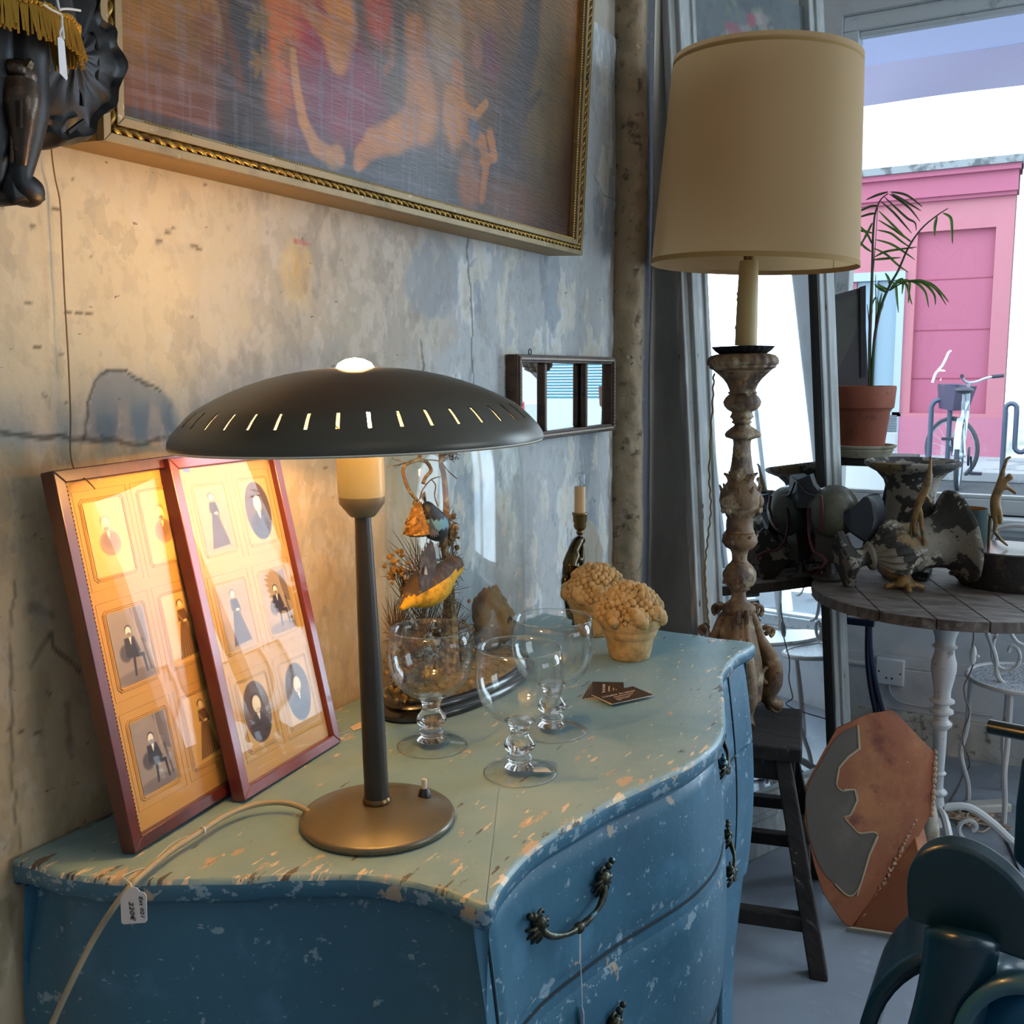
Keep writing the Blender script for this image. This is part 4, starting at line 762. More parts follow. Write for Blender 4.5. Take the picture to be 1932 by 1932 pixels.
for i, a in enumerate([(845, 1015, 60, .035, 3, 1.5), (842, 985, 30, .03, 2, 1.5), (848, 860, 36, .022, 2, 1.6), (790, 1085, 30, .10, 1.0, 2.2), (770, 1130, 60, .09, 1.0, 2.4), (800, 1190, 80, .08, 1.4, 2.0), (745, 1205, 90, .08, 1.2, 2.0), (775, 1235, 110, .06, 1.5, 1.6), (835, 1120, 80, .07, 2.2, 1.5), (850, 1190, 110, .07, 1.6, 1.6), (810, 1120, 30, .09, 1.0, 1.2), (730, 1250, 60, .06, 1.2, 1.7), (870, 1235, 80, .06, 1.4, 1.5), (845, 1060, 60, .05, 2.5, 1.0)]): spray(*a, x=.075 + .02 * ((i % 3) - 1), seed=i)
gr = obj('dry_grass', g, m_grass, br_); gr['kind'] = 'stuff'
g = G(); rs = np.random.RandomState(4)
for px, py, n, s in ((845, 1012, 60, .012), (850, 1000, 30, .010), (850, 845, 36, .008), (746, 1075, 30, .012), (790, 1255, 120, .030), (830, 1225, 90, .028), (760, 1270, 80, .026), (862, 1240, 70, .022)):
    for k in range(n): q = dpt(px, py, .08) + rs.normal(0, s, 3) * np.array([.6, 1, .9]); q[0] = min(max(q[0], .02), .14); q[2] = max(q[2], ZT + .036); g.ball(q, rs.uniform(.002, .005), 5, 4)
ms = obj('moss_tufts', g, m_moss, br_, ang=0); ms['kind'] = 'stuff'
nest = thing('woven_nest', dpt(790, 975, .095), 'small woven hanging nest on a looped twig inside the dome', 'nest')
g = G(); A0 = dpt(787, 948, .095)
prof = [(.004, 0), (.009, -.010), (.015, -.026), (.021, -.042), (.022, -.048), (.014, -.052), (.006, -.053)]
g.lathe(prof, 28, T(*A0), fn=lambda a, z, r: r * (1 + .08 * math.sin(a * 9 + z * 400))); obj('nest_body', g, mat('woven_fibre', '9a6a28', .85, layers=[('c79a4c', 90, .5, .58, 6), ('4e3415', 70, .6, .68, 6)], bump=1.6, bscale=160), nest)
g = G()
for k in range(60): a = rs.uniform(0, 6.3); z = rs.uniform(-.05, -.005); r = .004 + (-z) * .38; g.tube([A0 + np.array([r * math.cos(a + t), r * math.sin(a + t), z + .01 * t]) for t in (0, .3, .6, .9)], .0006, 4)
obj('fibres', g, m_moss, nest)['kind'] = 'stuff'
def feather_fan(c, dirs, L_, wd, droop, M3):
    g = G()
    for (a, l) in dirs:
        d = np.array(M3(math.cos(a), math.sin(a))); nrm = np.cross(d, np.array([1., 0, 0])); nrm /= np.linalg.norm(nrm); p = [c + d * L_ * l * t for t in (0, .3, .6, .85, 1)]; ww = [.15, .8, 1, .8, .1]; off_ = np.array([.0008, 0, 0]) * (len(g.v) % 5)
        v = [q + nrm * wd * w_ + off_ for q, w_ in zip(p, ww)] + [q - nrm * wd * w_ + off_ for q, w_ in zip(p, ww)]
        v2 = [q + np.array([.0007, 0, 0]) for q in v]; n_ = 5
        g.add(v + v2, [(i, i + 1, i + 6, i + 5) for i in range(4)] + [(i + 10, i + 15, i + 16, i + 11) for i in range(4)])
    return g
m_by = mat('yellow_plumage', 'd8a010', .8, layers=[('b98408', 80, .5, .6, 4)], bump=.5, bscale=200); m_bd = mat('dark_plumage', '3b2f28', .75, layers=[('5a4a3c', 70, .5, .6, 4)], bump=.5, bscale=200); m_bk = mat('bird_black', '15151b', .5, bump=.4, bscale=200); m_bb = mat('blue_plumage', '5e90ad', .7, bump=.4, bscale=200); m_beak = mat('beak', 'c9a84a', .4)
bx = .105
def bird(name, label, sk, split, mats_, parts):
    t_ = thing(name, sk[0][0], label, 'stuffed bird', 'mounted birds under the dome'); vs = [q for q, r in sk]
    o = skin('body', vs, [(i, i + 1) for i in range(len(vs) - 1)], [r for q, r in sk], mats_[0], t_, 2); me = o.data; me.materials.append(mats_[1])
    for p in me.polygons:
        if split(p.center): p.material_index = 1
    for nm, gg, mm in parts: obj(nm, gg, mm, t_, ang=30)
    return t_
b1 = [(dpt(755, 1150, bx), .003), (dpt(772, 1130, bx), .010), (dpt(792, 1118, bx), .022), (dpt(815, 1102, bx), .027), (dpt(836, 1088, bx), .018), (dpt(848, 1074, bx), .013), (dpt(858, 1065, bx), .0155), (dpt(866, 1061, bx), .007)]
l1, l2 = dpt(772, 1118, bx), dpt(866, 1058, bx)
wing = feather_fan(dpt(822, 1090, bx + .018), [(2.05 + k * .13, 1 - .03 * abs(k - 3)) for k in range(10)], .080, .0085, 0, lambda c, s: (.15, c * .9, s))
tail = feather_fan(dpt(785, 1118, bx), [(3.2 + k * .16, 1 - .05 * k) for k in range(5)], .052, .0030, 0, lambda c, s: (0, c, s))
pale = feather_fan(dpt(806, 1084, bx + .024), [(2.35 + k * .13, .8) for k in range(5)], .030, .0011, 0, lambda c, s: (.3, c * .9, s))
bird('stuffed_bird', 'stuffed yellow-breasted bird with its brown wing spread inside the dome', b1, lambda c: c.z < l1[2] + (l2[2] - l1[2]) * (c.y - l1[1]) / (l2[1] - l1[1]) - .002, (m_bd, m_by), [('wing', wing, m_bd), ('tail', tail, m_bd), ('wing_bar', pale, mat('pale_feather', 'c9a88c', .8)), ('beak', G().tube([dpt(862, 1065, bx), dpt(868, 1063, bx), dpt(872, 1068, bx)], [.0018, .0012, .0004], 6), m_beak)])
b2 = [(dpt(803, 945, bx), .004), (dpt(808, 965, bx), .012), (dpt(815, 980, bx), .017), (dpt(822, 996, bx), .018), (dpt(830, 1006, bx), .013), (dpt(836, 1004, bx), .004)]
zb2 = dpt(815, 978, bx)[2]; zb3 = dpt(815, 996, bx)[2]
bird('stuffed_bird', 'small stuffed black and blue bird perched beside the hanging nest', b2, lambda c: zb3 < c.z < zb2, (m_bk, m_bb), [('wing', feather_fan(dpt(812, 965, bx + .008), [(-1.9 + k * .14, 1) for k in range(5)], .04, .003, 0, lambda c, s: (.2, c, s)), m_bd), ('tail', feather_fan(dpt(803, 950, bx), [(1.7 + k * .2, 1) for k in range(4)], .02, .002, 0, lambda c, s: (0, c, s)), mat('buff_tail', '8a7052', .8)), ('beak', G().tube([dpt(836, 1003, bx), dpt(842, 1001, bx)], [.0016, .0004], 6), m_bk)])
tag(obj('reflection_lump', G().ball((0, 0, 0), (.030, .045, .062), 36, 24, M=None).xf(T(.072, 1.505, ZT + .098)), m_stone, ang=180), 'rough stone lump added at the far right end inside the glass dome for the mirrored fruit baskets', 'stone')  # added lump, stands in for the fruit baskets mirrored in the glass
o = bpy.data.objects['reflection_lump']
for v in o.data.vertices:
    c = v.co - Vector((.072, 1.505, ZT + .098)); f_ = 1 + 1.1 * (float(fbm(np.array(c.y * 40 + 9), np.array(c.z * 40 + c.x * 30 + 9), 4, 77)) - .5); v.co = Vector((.072, 1.505, ZT + .098)) + c * f_
ca = o.data.color_attributes.new('paint', 'FLOAT_COLOR', 'POINT'); a_ = np.ones((len(o.data.vertices), 4), np.float32); a_[:, :3] = lin('6f5f42'); ca.data.foreach_set('color', a_.reshape(-1))

# ================================================================ bronze monkey candle lamp, fruit basket ornaments, cards
m_mk = mat('polished_bronze', '3c321e', .22, .9, layers=[('5a4c2c', 30, .5, .7, 4)], bump=.15, bscale=60)
kp = lambda px, py, dx=0: P(px, py, y=1.862) + np.array([dx, 0, 0]); kp2 = lambda px, py, dd=0: P(px, py, x=.075 + dd)
cl = thing('monkey_candlestick', kp2(1085, 1180), 'bronze climbing animal lamp with a candle bulb behind the fruit basket ornaments', 'lamp')
V_ = [kp2(1080, 1170), kp2(1074, 1105), kp2(1073, 1078), kp2(1077, 1052), kp2(1086, 1030), kp2(1092, 1018), kp2(1103, 1020, .005)]
vs = V_ + [kp2(1096, 1058, .012), kp2(1098, 1035, .008), kp2(1098, 1078, .012), kp2(1110, 1070, .012), kp2(1082, 1088, .006), kp2(1092, 1075, .016)]
skin('figure', vs, [(0, 1), (1, 2), (2, 3), (3, 4), (4, 5), (5, 6), (3, 7), (7, 8), (2, 9), (9, 10), (2, 11), (11, 12)], [.012, .016, .018, .014, .012, .013, .006, .007, .006, .009, .006, .010, .006], m_mk, cl, 2, 1.05)
Mc = T(*kp2(1094, 1018)); k = 1 / 900.
obj('stand', G().ball(kp2(1068, 1098), (.010, .012, .018), 14, 10).tube([kp2(1086, 1180), kp2(1094, 1100), kp2(1099, 1050), kp2(1096, 1015)], [.009, .007, .005, .0045], 10), m_mk, cl)
z0 = kp2(1094, 1010)[2]; C0 = kp2(1094, 1010)
obj('candle_cup', G().lathe([(.005, 0), (.008, .006), (.006, .010), (.011, .014), (.0135, .020), (.0125, .026), (.0145, .030), (.0150, .040), (.0160, .044), (.0170, .046), (.0160, .049), (.012, .049)], 28, T(*C0)), mat('aged_bronze', '6a5632', .3, .85), cl)
zc = C0[2] + .047; obj('candle_tube', G().lathe([(.0118, 0), (.0118, .056), (.0105, .0575)], 24, T(C0[0], C0[1], zc)), mat('candle_card', 'c0a378', .5), cl)
obj('bulb', G().lathe([(.009, .0565), (.0105, .060), (.0110, .064), (.0110, .082), (.0095, .085), (.004, .0865), (.001, .087)], 24, T(C0[0], C0[1], zc)), m_gl, cl, ang=180); obj('filament', G().tube([C0 + np.array([0, -.001, .105]), C0 + np.array([.002, 0, .115]), C0 + np.array([-.002, 0, .119]), C0 + np.array([.001, 0, .125])], .0006, 5), m_bk, cl)
m_sto = mat('stone_cast', 'b89c6c', .9, layers=[('9c8052', 40, .48, .62, 7), ('cdbb94', 24, .60, .72, 6), ('6b5638', 70, .66, .70, 6)], bump=.9, bscale=90)
def fruit_pot(c, s, label, seed, tl=0):
    t_ = thing('fruit_basket_ornament', (c[0], c[1], ZT), label, 'stone ornament', 'cast stone fruit baskets on the commode'); M = T(c[0], c[1], ZT) @ Matrix.Scale(s, 4)
    obj('basket', G().lathe([(.034, 0), (.036, .004), (.040, .020), (.043, .038), (.0435, .040), (.047, .043), (.050, .052), (.050, .055), (.0535, .058), (.057, .070), (.056, .076), (.05, .078)], 40, M, fn=lambda a, z, r: r * (1 + .012 * math.sin(a * 3 + seed) + .008 * math.sin(a * 11))), m_sto, t_, ang=180)
    g = G(); rs = np.random.RandomState(seed); g.ball(M @ Vector((0, 0, .078)), (.052 * s, .052 * s, .052 * s), 24, 14)
    for k in range(170):
        z = 1 - (k + .5) / 170 * 1.08; ph = k * 2.39996; rr = math.sqrt(max(0, 1 - z * z)); low = z < .25; sz_ = (.0125 if low and k % 3 == 0 else rs.uniform(.0045, .0078)) * s
        R_ = .053 * (1.0 if not low else 1.03) * rs.uniform(.96, 1.06); g.ball(M @ Vector((R_ * rr * math.cos(ph), R_ * rr * math.sin(ph), .078 + .054 * z)), (sz_, sz_, sz_ * rs.uniform(.9, 1.25)), 9, 7)
    obj('fruit_heap', g, m_sto, t_, ang=180)['kind'] = 'stuff'
fc = P(1188, 1240, z=ZT); fruit_pot(fc, 1.06, 'cast stone fruit basket ornament standing nearer the black cards', 5)
fc2 = P(1108, 1187, z=ZT); fruit_pot((.135, 1.825), 1.08, 'rougher cast stone fruit basket ornament behind the other, before the bronze lamp', 9)
m_card = mat('black_card', '2c211b', .35); m_cedge = mat('card_edge', 'd8cec2', .6); m_ctxt = mat('card_print', 'c9b49a', .6)
cards = [([(1097, 1318), (1097, 1326), (1129, 1329), (1180, 1300), (1184, 1294), (1108, 1291)], 0), ([(1098, 1317), (1116, 1287), (1185, 1293), (1190, 1298), (1150, 1325)], 1)]
def bcard(cx, cy, ang, z, label, text=False):
    t_ = thing('business_card', (cx, cy, z), label, 'card', 'pile of black shop cards'); M = T(cx, cy, z) @ Rz(ang)
    obj('card', G().box((-.0425, -.0275, 0), (.0425, .0275, .0005), M), m_cedge, t_, ang=0); pr_ = obj('printed_face', G().box((-.0422, -.0272, .0005), (.0422, .0272, .0007), M), m_card, t_, ang=0)
    if text:
        g = text_geo("L'Atelier du temps", .0088, M @ T(-.036, .005, .0008)); g.join(text_geo('Antiquités Brocante', .0050, M @ T(-.021, -.003, .0008)))
        for k in range(3): g.join(text_geo(('Achat Vente Décoration', 'du mardi au samedi', 'Paris')[k], .0034, M @ T(-.024, -.010 - k * .0048, .0008)))
        obj('lettering', g, m_ctxt, t_, ang=0)
qa, qb, qc, qd = P(1108, 1317, z=ZT), P(1159, 1338, z=ZT), P(1243, 1319, z=ZT), P(1197, 1300, z=ZT); cc = (qa + qc) / 2; ang = math.atan2((qc - qb)[1], (qc - qb)[0])
c1 = P(1140, 1307, z=ZT)
for k in range(4): bcard(c1[0] + .002 * k - .003, c1[1] + .003 * k, ang + .75 + .06 * k, ZT + .0008 * k + .0002, ['lowest dark shop card of the small fanned pile', 'second shop card up in the fanned pile', 'third shop card up in the fanned pile', 'dark shop card just under the top ones, turned aside'][k], k == 3)
for k in range(4): bcard(cc[0] - .001 * (3 - k), cc[1] + .001 * (3 - k), ang - .01 * (3 - k), ZT + .0034 + .0008 * k, ['lowest card of the nearer stack of shop cards', 'second card of the nearer stack of shop cards', 'third card of the nearer stack of shop cards', 'topmost black shop card with readable pale lettering'][k], k == 3)
# ================================================================ large gilt-framed painting
m_gilt = mat('old_gilt', 'a8843c', .38, .75, layers=[('6e5526', 30, .52, .66, 7), ('c9a75c', 60, .60, .7, 5)], bump=.3, bscale=90); m_giltdk = mat('gilt_rope', '8a6a30', .32, .85, layers=[('3f2e16', 50, .55, .66, 5)]); m_flat = mat('frame_taupe', '86724c', .5, .3, layers=[('6c5a3a', 20, .5, .7, 6), ('b3a283', 60, .63, .7, 6)]); m_gside = mat('gilt_side', '96763e', .5, .4)
PX0, PY0, PY1, PZ0, PZ1 = .052, .752, 1.965, 1.668, 2.75
lean_p = .052; MP = T(-.043, PY0, PZ0) @ Ry(lean_p)   # local: x out of wall, y along, z up
pt = thing('framed_painting', (-.01, 1.36, PZ0), 'large classical figure painting in a gilt frame hung high on the left wall', 'painting')
W_, H_ = PY1 - PY0, PZ1 - PZ0; D = .085
g = G()
def fr(g, u0, v0, u1, v1, x0, x1, w_):
    for poly in (((u0, v0), (u1, v0), (u1 - w_, v0 + w_), (u0 + w_, v0 + w_)), ((u1, v0), (u1, v1), (u1 - w_, v1 - w_), (u1 - w_, v0 + w_)), ((u1, v1), (u0, v1), (u0 + w_, v1 - w_), (u1 - w_, v1 - w_)), ((u0, v1), (u0, v0), (u0 + w_, v0 + w_), (u0 + w_, v1 - w_))):
        g.prism([MP @ Vector((x0, a, b)) for a, b in poly], MP.to_3x3() @ Vector((x1 - x0, 0, 0)))
fr(g, 0, 0, W_, H_, 0, D - .016, .012); obj('frame_side', g, m_gside, pt, ang=0)
g = G(); fr(g, 0, 0, W_, H_, D - .016, D - .004, .010); fr(g, .010, .010, W_ - .010, H_ - .010, D - .03, D - .012, .024); fr(g, .020, .020, W_ - .020, H_ - .020, D - .03, D - .006, .010); obj('frame_moulding', g, m_flat, pt, ang=0, bevel=.001)
g = G()
def rope(a, b, r, pitch, o=.0):
    a, b = Vector(a), Vector(b); L_ = (b - a).length; n_ = int(L_ / pitch); d = (b - a).normalized(); s1 = d.orthogonal().normalized(); s2 = d.cross(s1)
    for ph in (0, PI):
        g.tube([MP @ (a + d * L_ * t / (n_ * 6) + (s1 * math.cos(t / 6 * 2 * PI / 2 + ph) + s2 * math.sin(t / 6 * 2 * PI / 2 + ph)) * r * .5) for t in range(n_ * 6 + 1)], r * .62, 6)
e = .0135; xr = D - .010
rope((xr, e, e), (xr, W_ - e, e), .0060, .0155); rope((xr, W_ - e, e), (xr, W_ - e, 1.0), .0060, .0155); rope((xr, e, e), (xr, e, 1.0), .0060, .0155)
obj('frame_rope', g, m_giltdk, pt, ang=180)
g = G(); e = .0315
for k in range(int((W_ - 2 * e) / .0052)):
    t = k * .0052
    if (.10 < t < .20 and not (.155 < t < .175 or False)) or t < .03 or .175 < t < .235: 
        if not (.045 < t < .075): continue
    g.ball(MP @ Vector((D - .013, e + t, e)), .0024, 5, 4)
for k in range(110): g.ball(MP @ Vector((D - .013, e, e + k * .0052)), .0024, 5, 4); g.ball(MP @ Vector((D - .013, W_ - e, e + k * .0052)), .0024, 5, 4)
obj('frame_beads', g, m_gilt, pt)['kind'] = 'stuff'
# the picture itself : generic woodland figures in old pigments, plus painted sheen streaks
e = .033; cw_, ch_ = W_ - 2 * e, H_ - 2 * e; c = Canvas(cw_, ch_, 560, 500, '8a5f30')
def pc(px, py): q = P(px, py, x=.04); return (q[1] - PY0 - e, q[2] - PZ0 - e)
n1 = fbm(c.U * 5, c.V * 5, 5, 201); n2 = fbm(c.U * 18, c.V * 12, 5, 202)
c.mix(sst(.1, .5, c.V) * .5, 'a0703a'); c.mix(sst(.45, .65, n1) * .5, '6e4a2a'); c.mix(sst(.55, .75, 1 - n1) * .3, 'b07a3c')
c.blob(*pc(330, 180), .20, .16, 0, 'a8803f', .55, .5); c.blob(*pc(620, 330), .34, .14, -.1, '353038', .85, .5, .03, 14, 3); c.blob(*pc(820, 400), .35, .12, 0, '30272a', .9, .5, .03, 12, 4); c.blob(*pc(400, 270), .2, .07, 0, '6b4438', .7, .6, .02, 14, 5)
c.blob(*pc(1020, 330), .22, .30, 0, '3a200d', .92, .4, .03, 10, 6); c.blob(*pc(1030, 160), .10, .2, 0, '6e5a3c', .7, .5, .02, 14, 7); c.blob(*pc(700, 60), .14, .14, 0, '3a3228', .7, .4, .02, 16, 8); c.blob(*pc(560, 20), .06, .12, 0, 'c8783a', .85, .4, .02, 16, 9); c.blob(*pc(500, 330), .14, .04, 0, '55566a', .5, .6, .02, 18, 10)
def trunk(pts, r1, r2, col, a=.9): c.path([pc(*p) for p in pts], r1, r2, col, a, .4)
trunk([(465, -60), (478, 60), (470, 140), (480, 230), (500, 290)], .030, .045, '3c3330'); trunk([(425, -10), (440, 40), (456, 95), (470, 150)], .005, .010, '5a3a26')
trunk([(1005, -60), (1000, 80), (985, 180), (965, 270), (960, 330), (955, 400)], .030, .048, '3a2b22'); trunk([(968, 260), (1000, 200), (1025, 168)], .014, .006, '3f2c1e')
rs = np.random.RandomState(8)
for (x0, y0, n_, col) in ((400, 35, 9, '6e4a34'), (418, 95, 9, '6e4630'), (350, 120, 8, '7a5638'), (500, 30, 8, '7d6a44'), (508, 110, 7, '8a6a40'), (560, 90, 8, '84603a')):
    for k in range(n_): a = k * 6.28 / n_ + .4; px, py = x0 + 14 * math.cos(a), y0 + 16 * math.sin(a); c.blob(*pc(px, py), .012, .0045, -a * .9, col, .75, .3)
flesh = 'b97f52'
def limb(pts, r1, r2, col=flesh, a=.9): c.path([pc(*p) for p in pts], r1, r2, col, a, .35)
c.blob(*pc(650, 135), .08, .10, .5, '8e2f35', .9, .3, .015, 25, 11); c.blob(*pc(690, 180), .07, .06, .2, '74343f', .85, .35, .012, 25, 12); c.blob(*pc(600, 190), .05, .06, .0, '6a3a4a', .7, .4, .012, 25, 13)
limb([(640, -20), (655, 40), (648, 95)], .035, .025); limb([(590, 10), (630, 60), (648, 110)], .014, .016); c.blob(*pc(720, 15), .035, .05, 0, 'b0583a', .8, .35)
limb([(565, 90), (572, 150), (588, 220), (612, 268), (645, 292), (655, 288)], .006, .016, 'b98a62'); limb([(745, 60), (748, 110), (735, 130)], .010, .006, '8a5a40')
c.blob(*pc(845, 45), .052, .075, 0, 'a88a70', .8, .35, .008, 40, 14); limb([(790, 60), (800, 140), (806, 190)], .03, .034, 'b0764f'); c.blob(*pc(808, 200), .045, .05, .3, 'bd8258', .9, .3); limb([(800, 225), (760, 250), (720, 262), (698, 290), (692, 305)], .030, .010)
limb([(870, 130), (875, 190), (890, 240), (920, 262), (930, 300), (925, 370)], .020, .009, 'b8784a'); c.blob(*pc(865, 215), .030, .05, .2, 'c0855a', .9, .3); limb([(880, 190), (905, 215), (925, 190)], .010, .008); c.blob(*pc(930, 100), .03, .045, .2, '6d3a3c', .85, .3); c.blob(*pc(905, 95), .018, .024, 0, '9d6a58', .9, .3); limb([(935, 250), (945, 290), (922, 300)], .012, .008, 'c07f4e')
c.blob(*pc(905, 240), .02, .02, 0, '3c4c58', .8, .4); c.blob(*pc(980, 390), .10, .05, .0, '6a3f1e', .8, .5, .015, 20, 15); c.blob(*pc(900, 340), .035, .045, 0, 'a86a44', .7, .4)
c.mix((.5 - np.abs(n2 - .5)) * .15, '2a2320'); cm_ = 1 - sst(.25, .55, np.hypot((c.U - pc(700, 300)[0]) * .8, c.V - pc(700, 300)[1])); c.mix(cm_ * sst(.56, .64, fbm(c.U * 7, c.V * 130, 3, 401)) * .16, 'a098a0'); c.mix(cm_ * sst(.57, .65, fbm(c.U * 150, c.V * 9, 3, 402)) * .16, '8a90a0'); c.mix(sst(.60, .68, fbm(c.U * 9, c.V * 90, 3, 403)) * .2, '2c211a'); lum = c.c.mean(-1, keepdims=True); c.c = np.clip(lum + (c.c - lum) * 1.5, 0, 1) * .60 * (1 + (fbm(c.U * 30, c.V * 22, 5, 303) - .5)[..., None] * .7)  # pale grey-blue streaks near the centre paint glints of the textured surface
m_pic = mat('oil_paint', '8a5f30', .45, spec=.3, attr='paint', layers=[('2f2620', 40, .58, .72, 6, (1, .5, 3), 'noise', 0, .25)], bump=.42, bscale=150, bdetail=3, bstretch=(1, .25, 1.5), coat=.08)
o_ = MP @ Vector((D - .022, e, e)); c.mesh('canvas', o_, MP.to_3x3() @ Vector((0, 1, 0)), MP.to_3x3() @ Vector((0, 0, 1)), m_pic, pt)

# ================================================================ small triple mirror on the wall
m_darkf = mat('dark_carved_frame', '4a3527', .4, .2, layers=[('2a1d14', 40, .5, .65, 5)]); m_mirror = mat('mirror_silver', 'dfe6ea', .02, 1.0); m_bead = mat('silvery_beads', 'a59a8c', .3, .6)
tm = thing('triple_mirror', (-.03, 1.95, 1.28), 'small three-part wall mirror in a dark beaded frame beside the stone edge', 'mirror')
XM = -.012; y0, y1, z0, z1 = P(980, 668, x=XM)[1], P(1163, 674, x=XM)[1], P(1163, 812, x=XM)[2], P(980, 668, x=XM)[2]; X0 = -.044; g = G(); w_ = .017
def mfr(g, u0, v0, u1, v1, x0, x1, w_):
    for poly in (((u0, v0), (u1, v0), (u1 - w_, v0 + w_), (u0 + w_, v0 + w_)), ((u1, v0), (u1, v1), (u1 - w_, v1 - w_), (u1 - w_, v0 + w_)), ((u1, v1), (u0, v1), (u0 + w_, v1 - w_), (u1 - w_, v1 - w_)), ((u0, v1), (u0, v0), (u0 + w_, v0 + w_), (u0 + w_, v1 - w_))): g.prism([(x0, a, b) for a, b in poly], (x1 - x0, 0, 0))
mfr(g, y0, z0, y1, z1, X0, XM - .004, w_); mfr(g, y0 + .003, z0 + .003, y1 - .003, z1 - .003, X0 + .01, XM, .010)
obj('frame', g, m_darkf, tm, ang=0, bevel=.0015)
g = G()
for k in range(int((y1 - y0 - .02) / .0085)): 
    for z in (z0 + .0085, z1 - .0085): g.ball((XM - .0015, y0 + .012 + k * .0085, z), (.0035, .0034, .0034), 6, 5)
for k in range(int((z1 - z0 - .02) / .0085)):
    for y in (y0 + .0085, y1 - .0085): g.ball((XM, y, z0 + .012 + k * .0085), (.0022, .0030, .0036), 6, 5)
obj('beading', g, m_bead, tm)['kind'] = 'stuff'
ya_, yb_ = P(1032, 740, x=XM)[1], P(1109, 740, x=XM)[1]
for y in (ya_, yb_): obj('divider', G().box((-.028, y - .006, z0 + w_), (-.014, y + .006, z1 - w_)), m_darkf, tm, bevel=.003)
for ya, yb, tw_ in ((y0 + w_, ya_ - .003, -.03), (ya_ + .003, yb_ - .003, .05), (yb_ + .003, y1 - w_, .03)):
    M = T(0, (ya + yb) / 2, 0) @ Rz(tw_); h_ = (yb - ya) / 2; obj('mirror_glass', G().box((-.030, -h_, z0 + w_ - .002), (-.026, h_, z1 - w_ + .002), M), m_mirror, tm, ang=0)
obj('hanging_ring', G().tube([(-.03, P(1000, 660, x=-.03)[1] + .006 * math.cos(a), z1 + .006 + .006 * math.sin(a)) for a in np.linspace(0, 2 * PI, 14, endpoint=False)], .0012, 5, closed=True), m_bk, tm)

# ================================================================ carved figure hanging at the upper left
m_blk = mat('black_lacquered_wood', '0c0907', .45, spec=.3, layers=[('2a1c12', 14, .55, .75, 5)], bump=.4, bscale=14); m_armor = mat('bronzed_armour', '4a3c30', .3, .7, layers=[('8a785e', 40, .58, .7, 5)], bump=.5, bscale=60); m_fringe = mat('gold_fringe', 'b98c2c', .6, .2); m_vel = mat('pleated_black_cloth', '1b1614', .7); m_gold = mat('gold_beads', 'c99a3a', .35, .8)
XS = .135
sp_ = lambda px, py, x=XS: P(px, py, x=x)
sc_ = thing('carved_plaque', sp_(130, 150, .0), 'black carved scalloped shield hanging on the wall at the upper left', 'wall carving')
outl = [(-60, -40), (176, -40), (178, 10), (190, 35), (213, 52), (216, 80), (228, 100), (237, 130), (228, 158), (218, 175), (218, 205), (200, 215), (185, 228), (178, 245), (168, 264), (140, 268), (113, 275), (95, 262), (57, 254), (30, 240), (-60, 250)]
ol = smooth_path([sp_(a, b, .080) for a, b in outl], 3, True); cen = sp_(110, 110, .080)
g = G(); rows = []
for t, dx in ((1.0, -.045), (1.02, -.02), (1.0, -.002), (.95, .008), (.85, .004), (.7, .012), (.5, .016), (.25, .022), (.02, .024)): rows.append([tuple(cen + (p - cen) * t + np.array([dx + (.0016 * math.sin(k * .9 + t * 9) if .2 < t < .96 else 0), 0, 0])) for k, p in enumerate(ol)])
g.grid(rows, wrap=True); obj('shield', g, m_blk, sc_, ang=60)
g = G()
for ln in ([(112, 70), (142, 78), (146, 120)], [(120, 165), (150, 172), (156, 200)], [(128, 250), (146, 236), (158, 228)], [(176, 60), (184, 100), (182, 150)]): g.tube(smooth_path([sp_(a, b, .096) for a, b in ln], 5), .0022, 6)
obj('carved_relief', g, m_blk, sc_)
kn = thing('carved_figure', sp_(20, 380, XS), 'carved armoured figure with gold fringed skirt hanging before the black shield', 'figure')
leg_v = [sp_(28, 40), sp_(36, 110), sp_(38, 150), sp_(38, 200), sp_(34, 260), sp_(28, 320), sp_(24, 345), sp_(45, 360), sp_(82, 374)]
leg2 = [sp_(-30, 60, .13), sp_(-28, 170, .13), sp_(-22, 250, .13), sp_(-24, 340, .13), sp_(-8, 362, .13)]
vs = leg_v + leg2 + [sp_(0, -60)]
skin('body', vs, [(0, 1), (1, 2), (2, 3), (3, 4), (4, 5), (5, 6), (6, 7), (7, 8), (14, 0), (14, 9), (9, 10), (10, 11), (11, 12), (12, 13)], [.020, .019, .018, .020, .016, .012, .013, .013, .008, .020, .019, .018, .012, .008, .026], m_blk, kn, 2)
g = G(); pl = smooth_path([sp_(38, 165, XS + .016), sp_(40, 200, XS + .020), sp_(38, 250, XS + .016), sp_(36, 310, XS + .010)], 6); g.tube(pl, list(np.interp(np.linspace(0, 1, len(pl)), [0, .25, .6, 1], [.017, .016, .012, .007])), 12); g.ball(sp_(40, 145, XS + .014), (.012, .016, .016), 14, 10); g.ball(sp_(30, 130, XS + .02), (.008, .010, .008), 10, 7); g.tube([sp_(50, 128, XS + .02), sp_(56, 118, XS + .022), sp_(57, 107, XS + .02)], [.006, .004, .001], 7)
for k in range(7): g.tube([sp_(38 + (k - 3) * 2.4, 190, XS + .036 - abs(k - 3) * .002), sp_(38 + (k - 3) * 2, 240, XS + .030 - abs(k - 3) * .002)], .0012, 5)
gv = obj('greave', g, m_armor, kn); obj('shoe', G().prism([sp_(a, b, XS + .012) for a, b in ((14, 318), (50, 314), (74, 345), (98, 380), (60, 383), (22, 387), (12, 345))], (-.032, 0, 0)), m_blk, kn, bevel=.006); g = G()
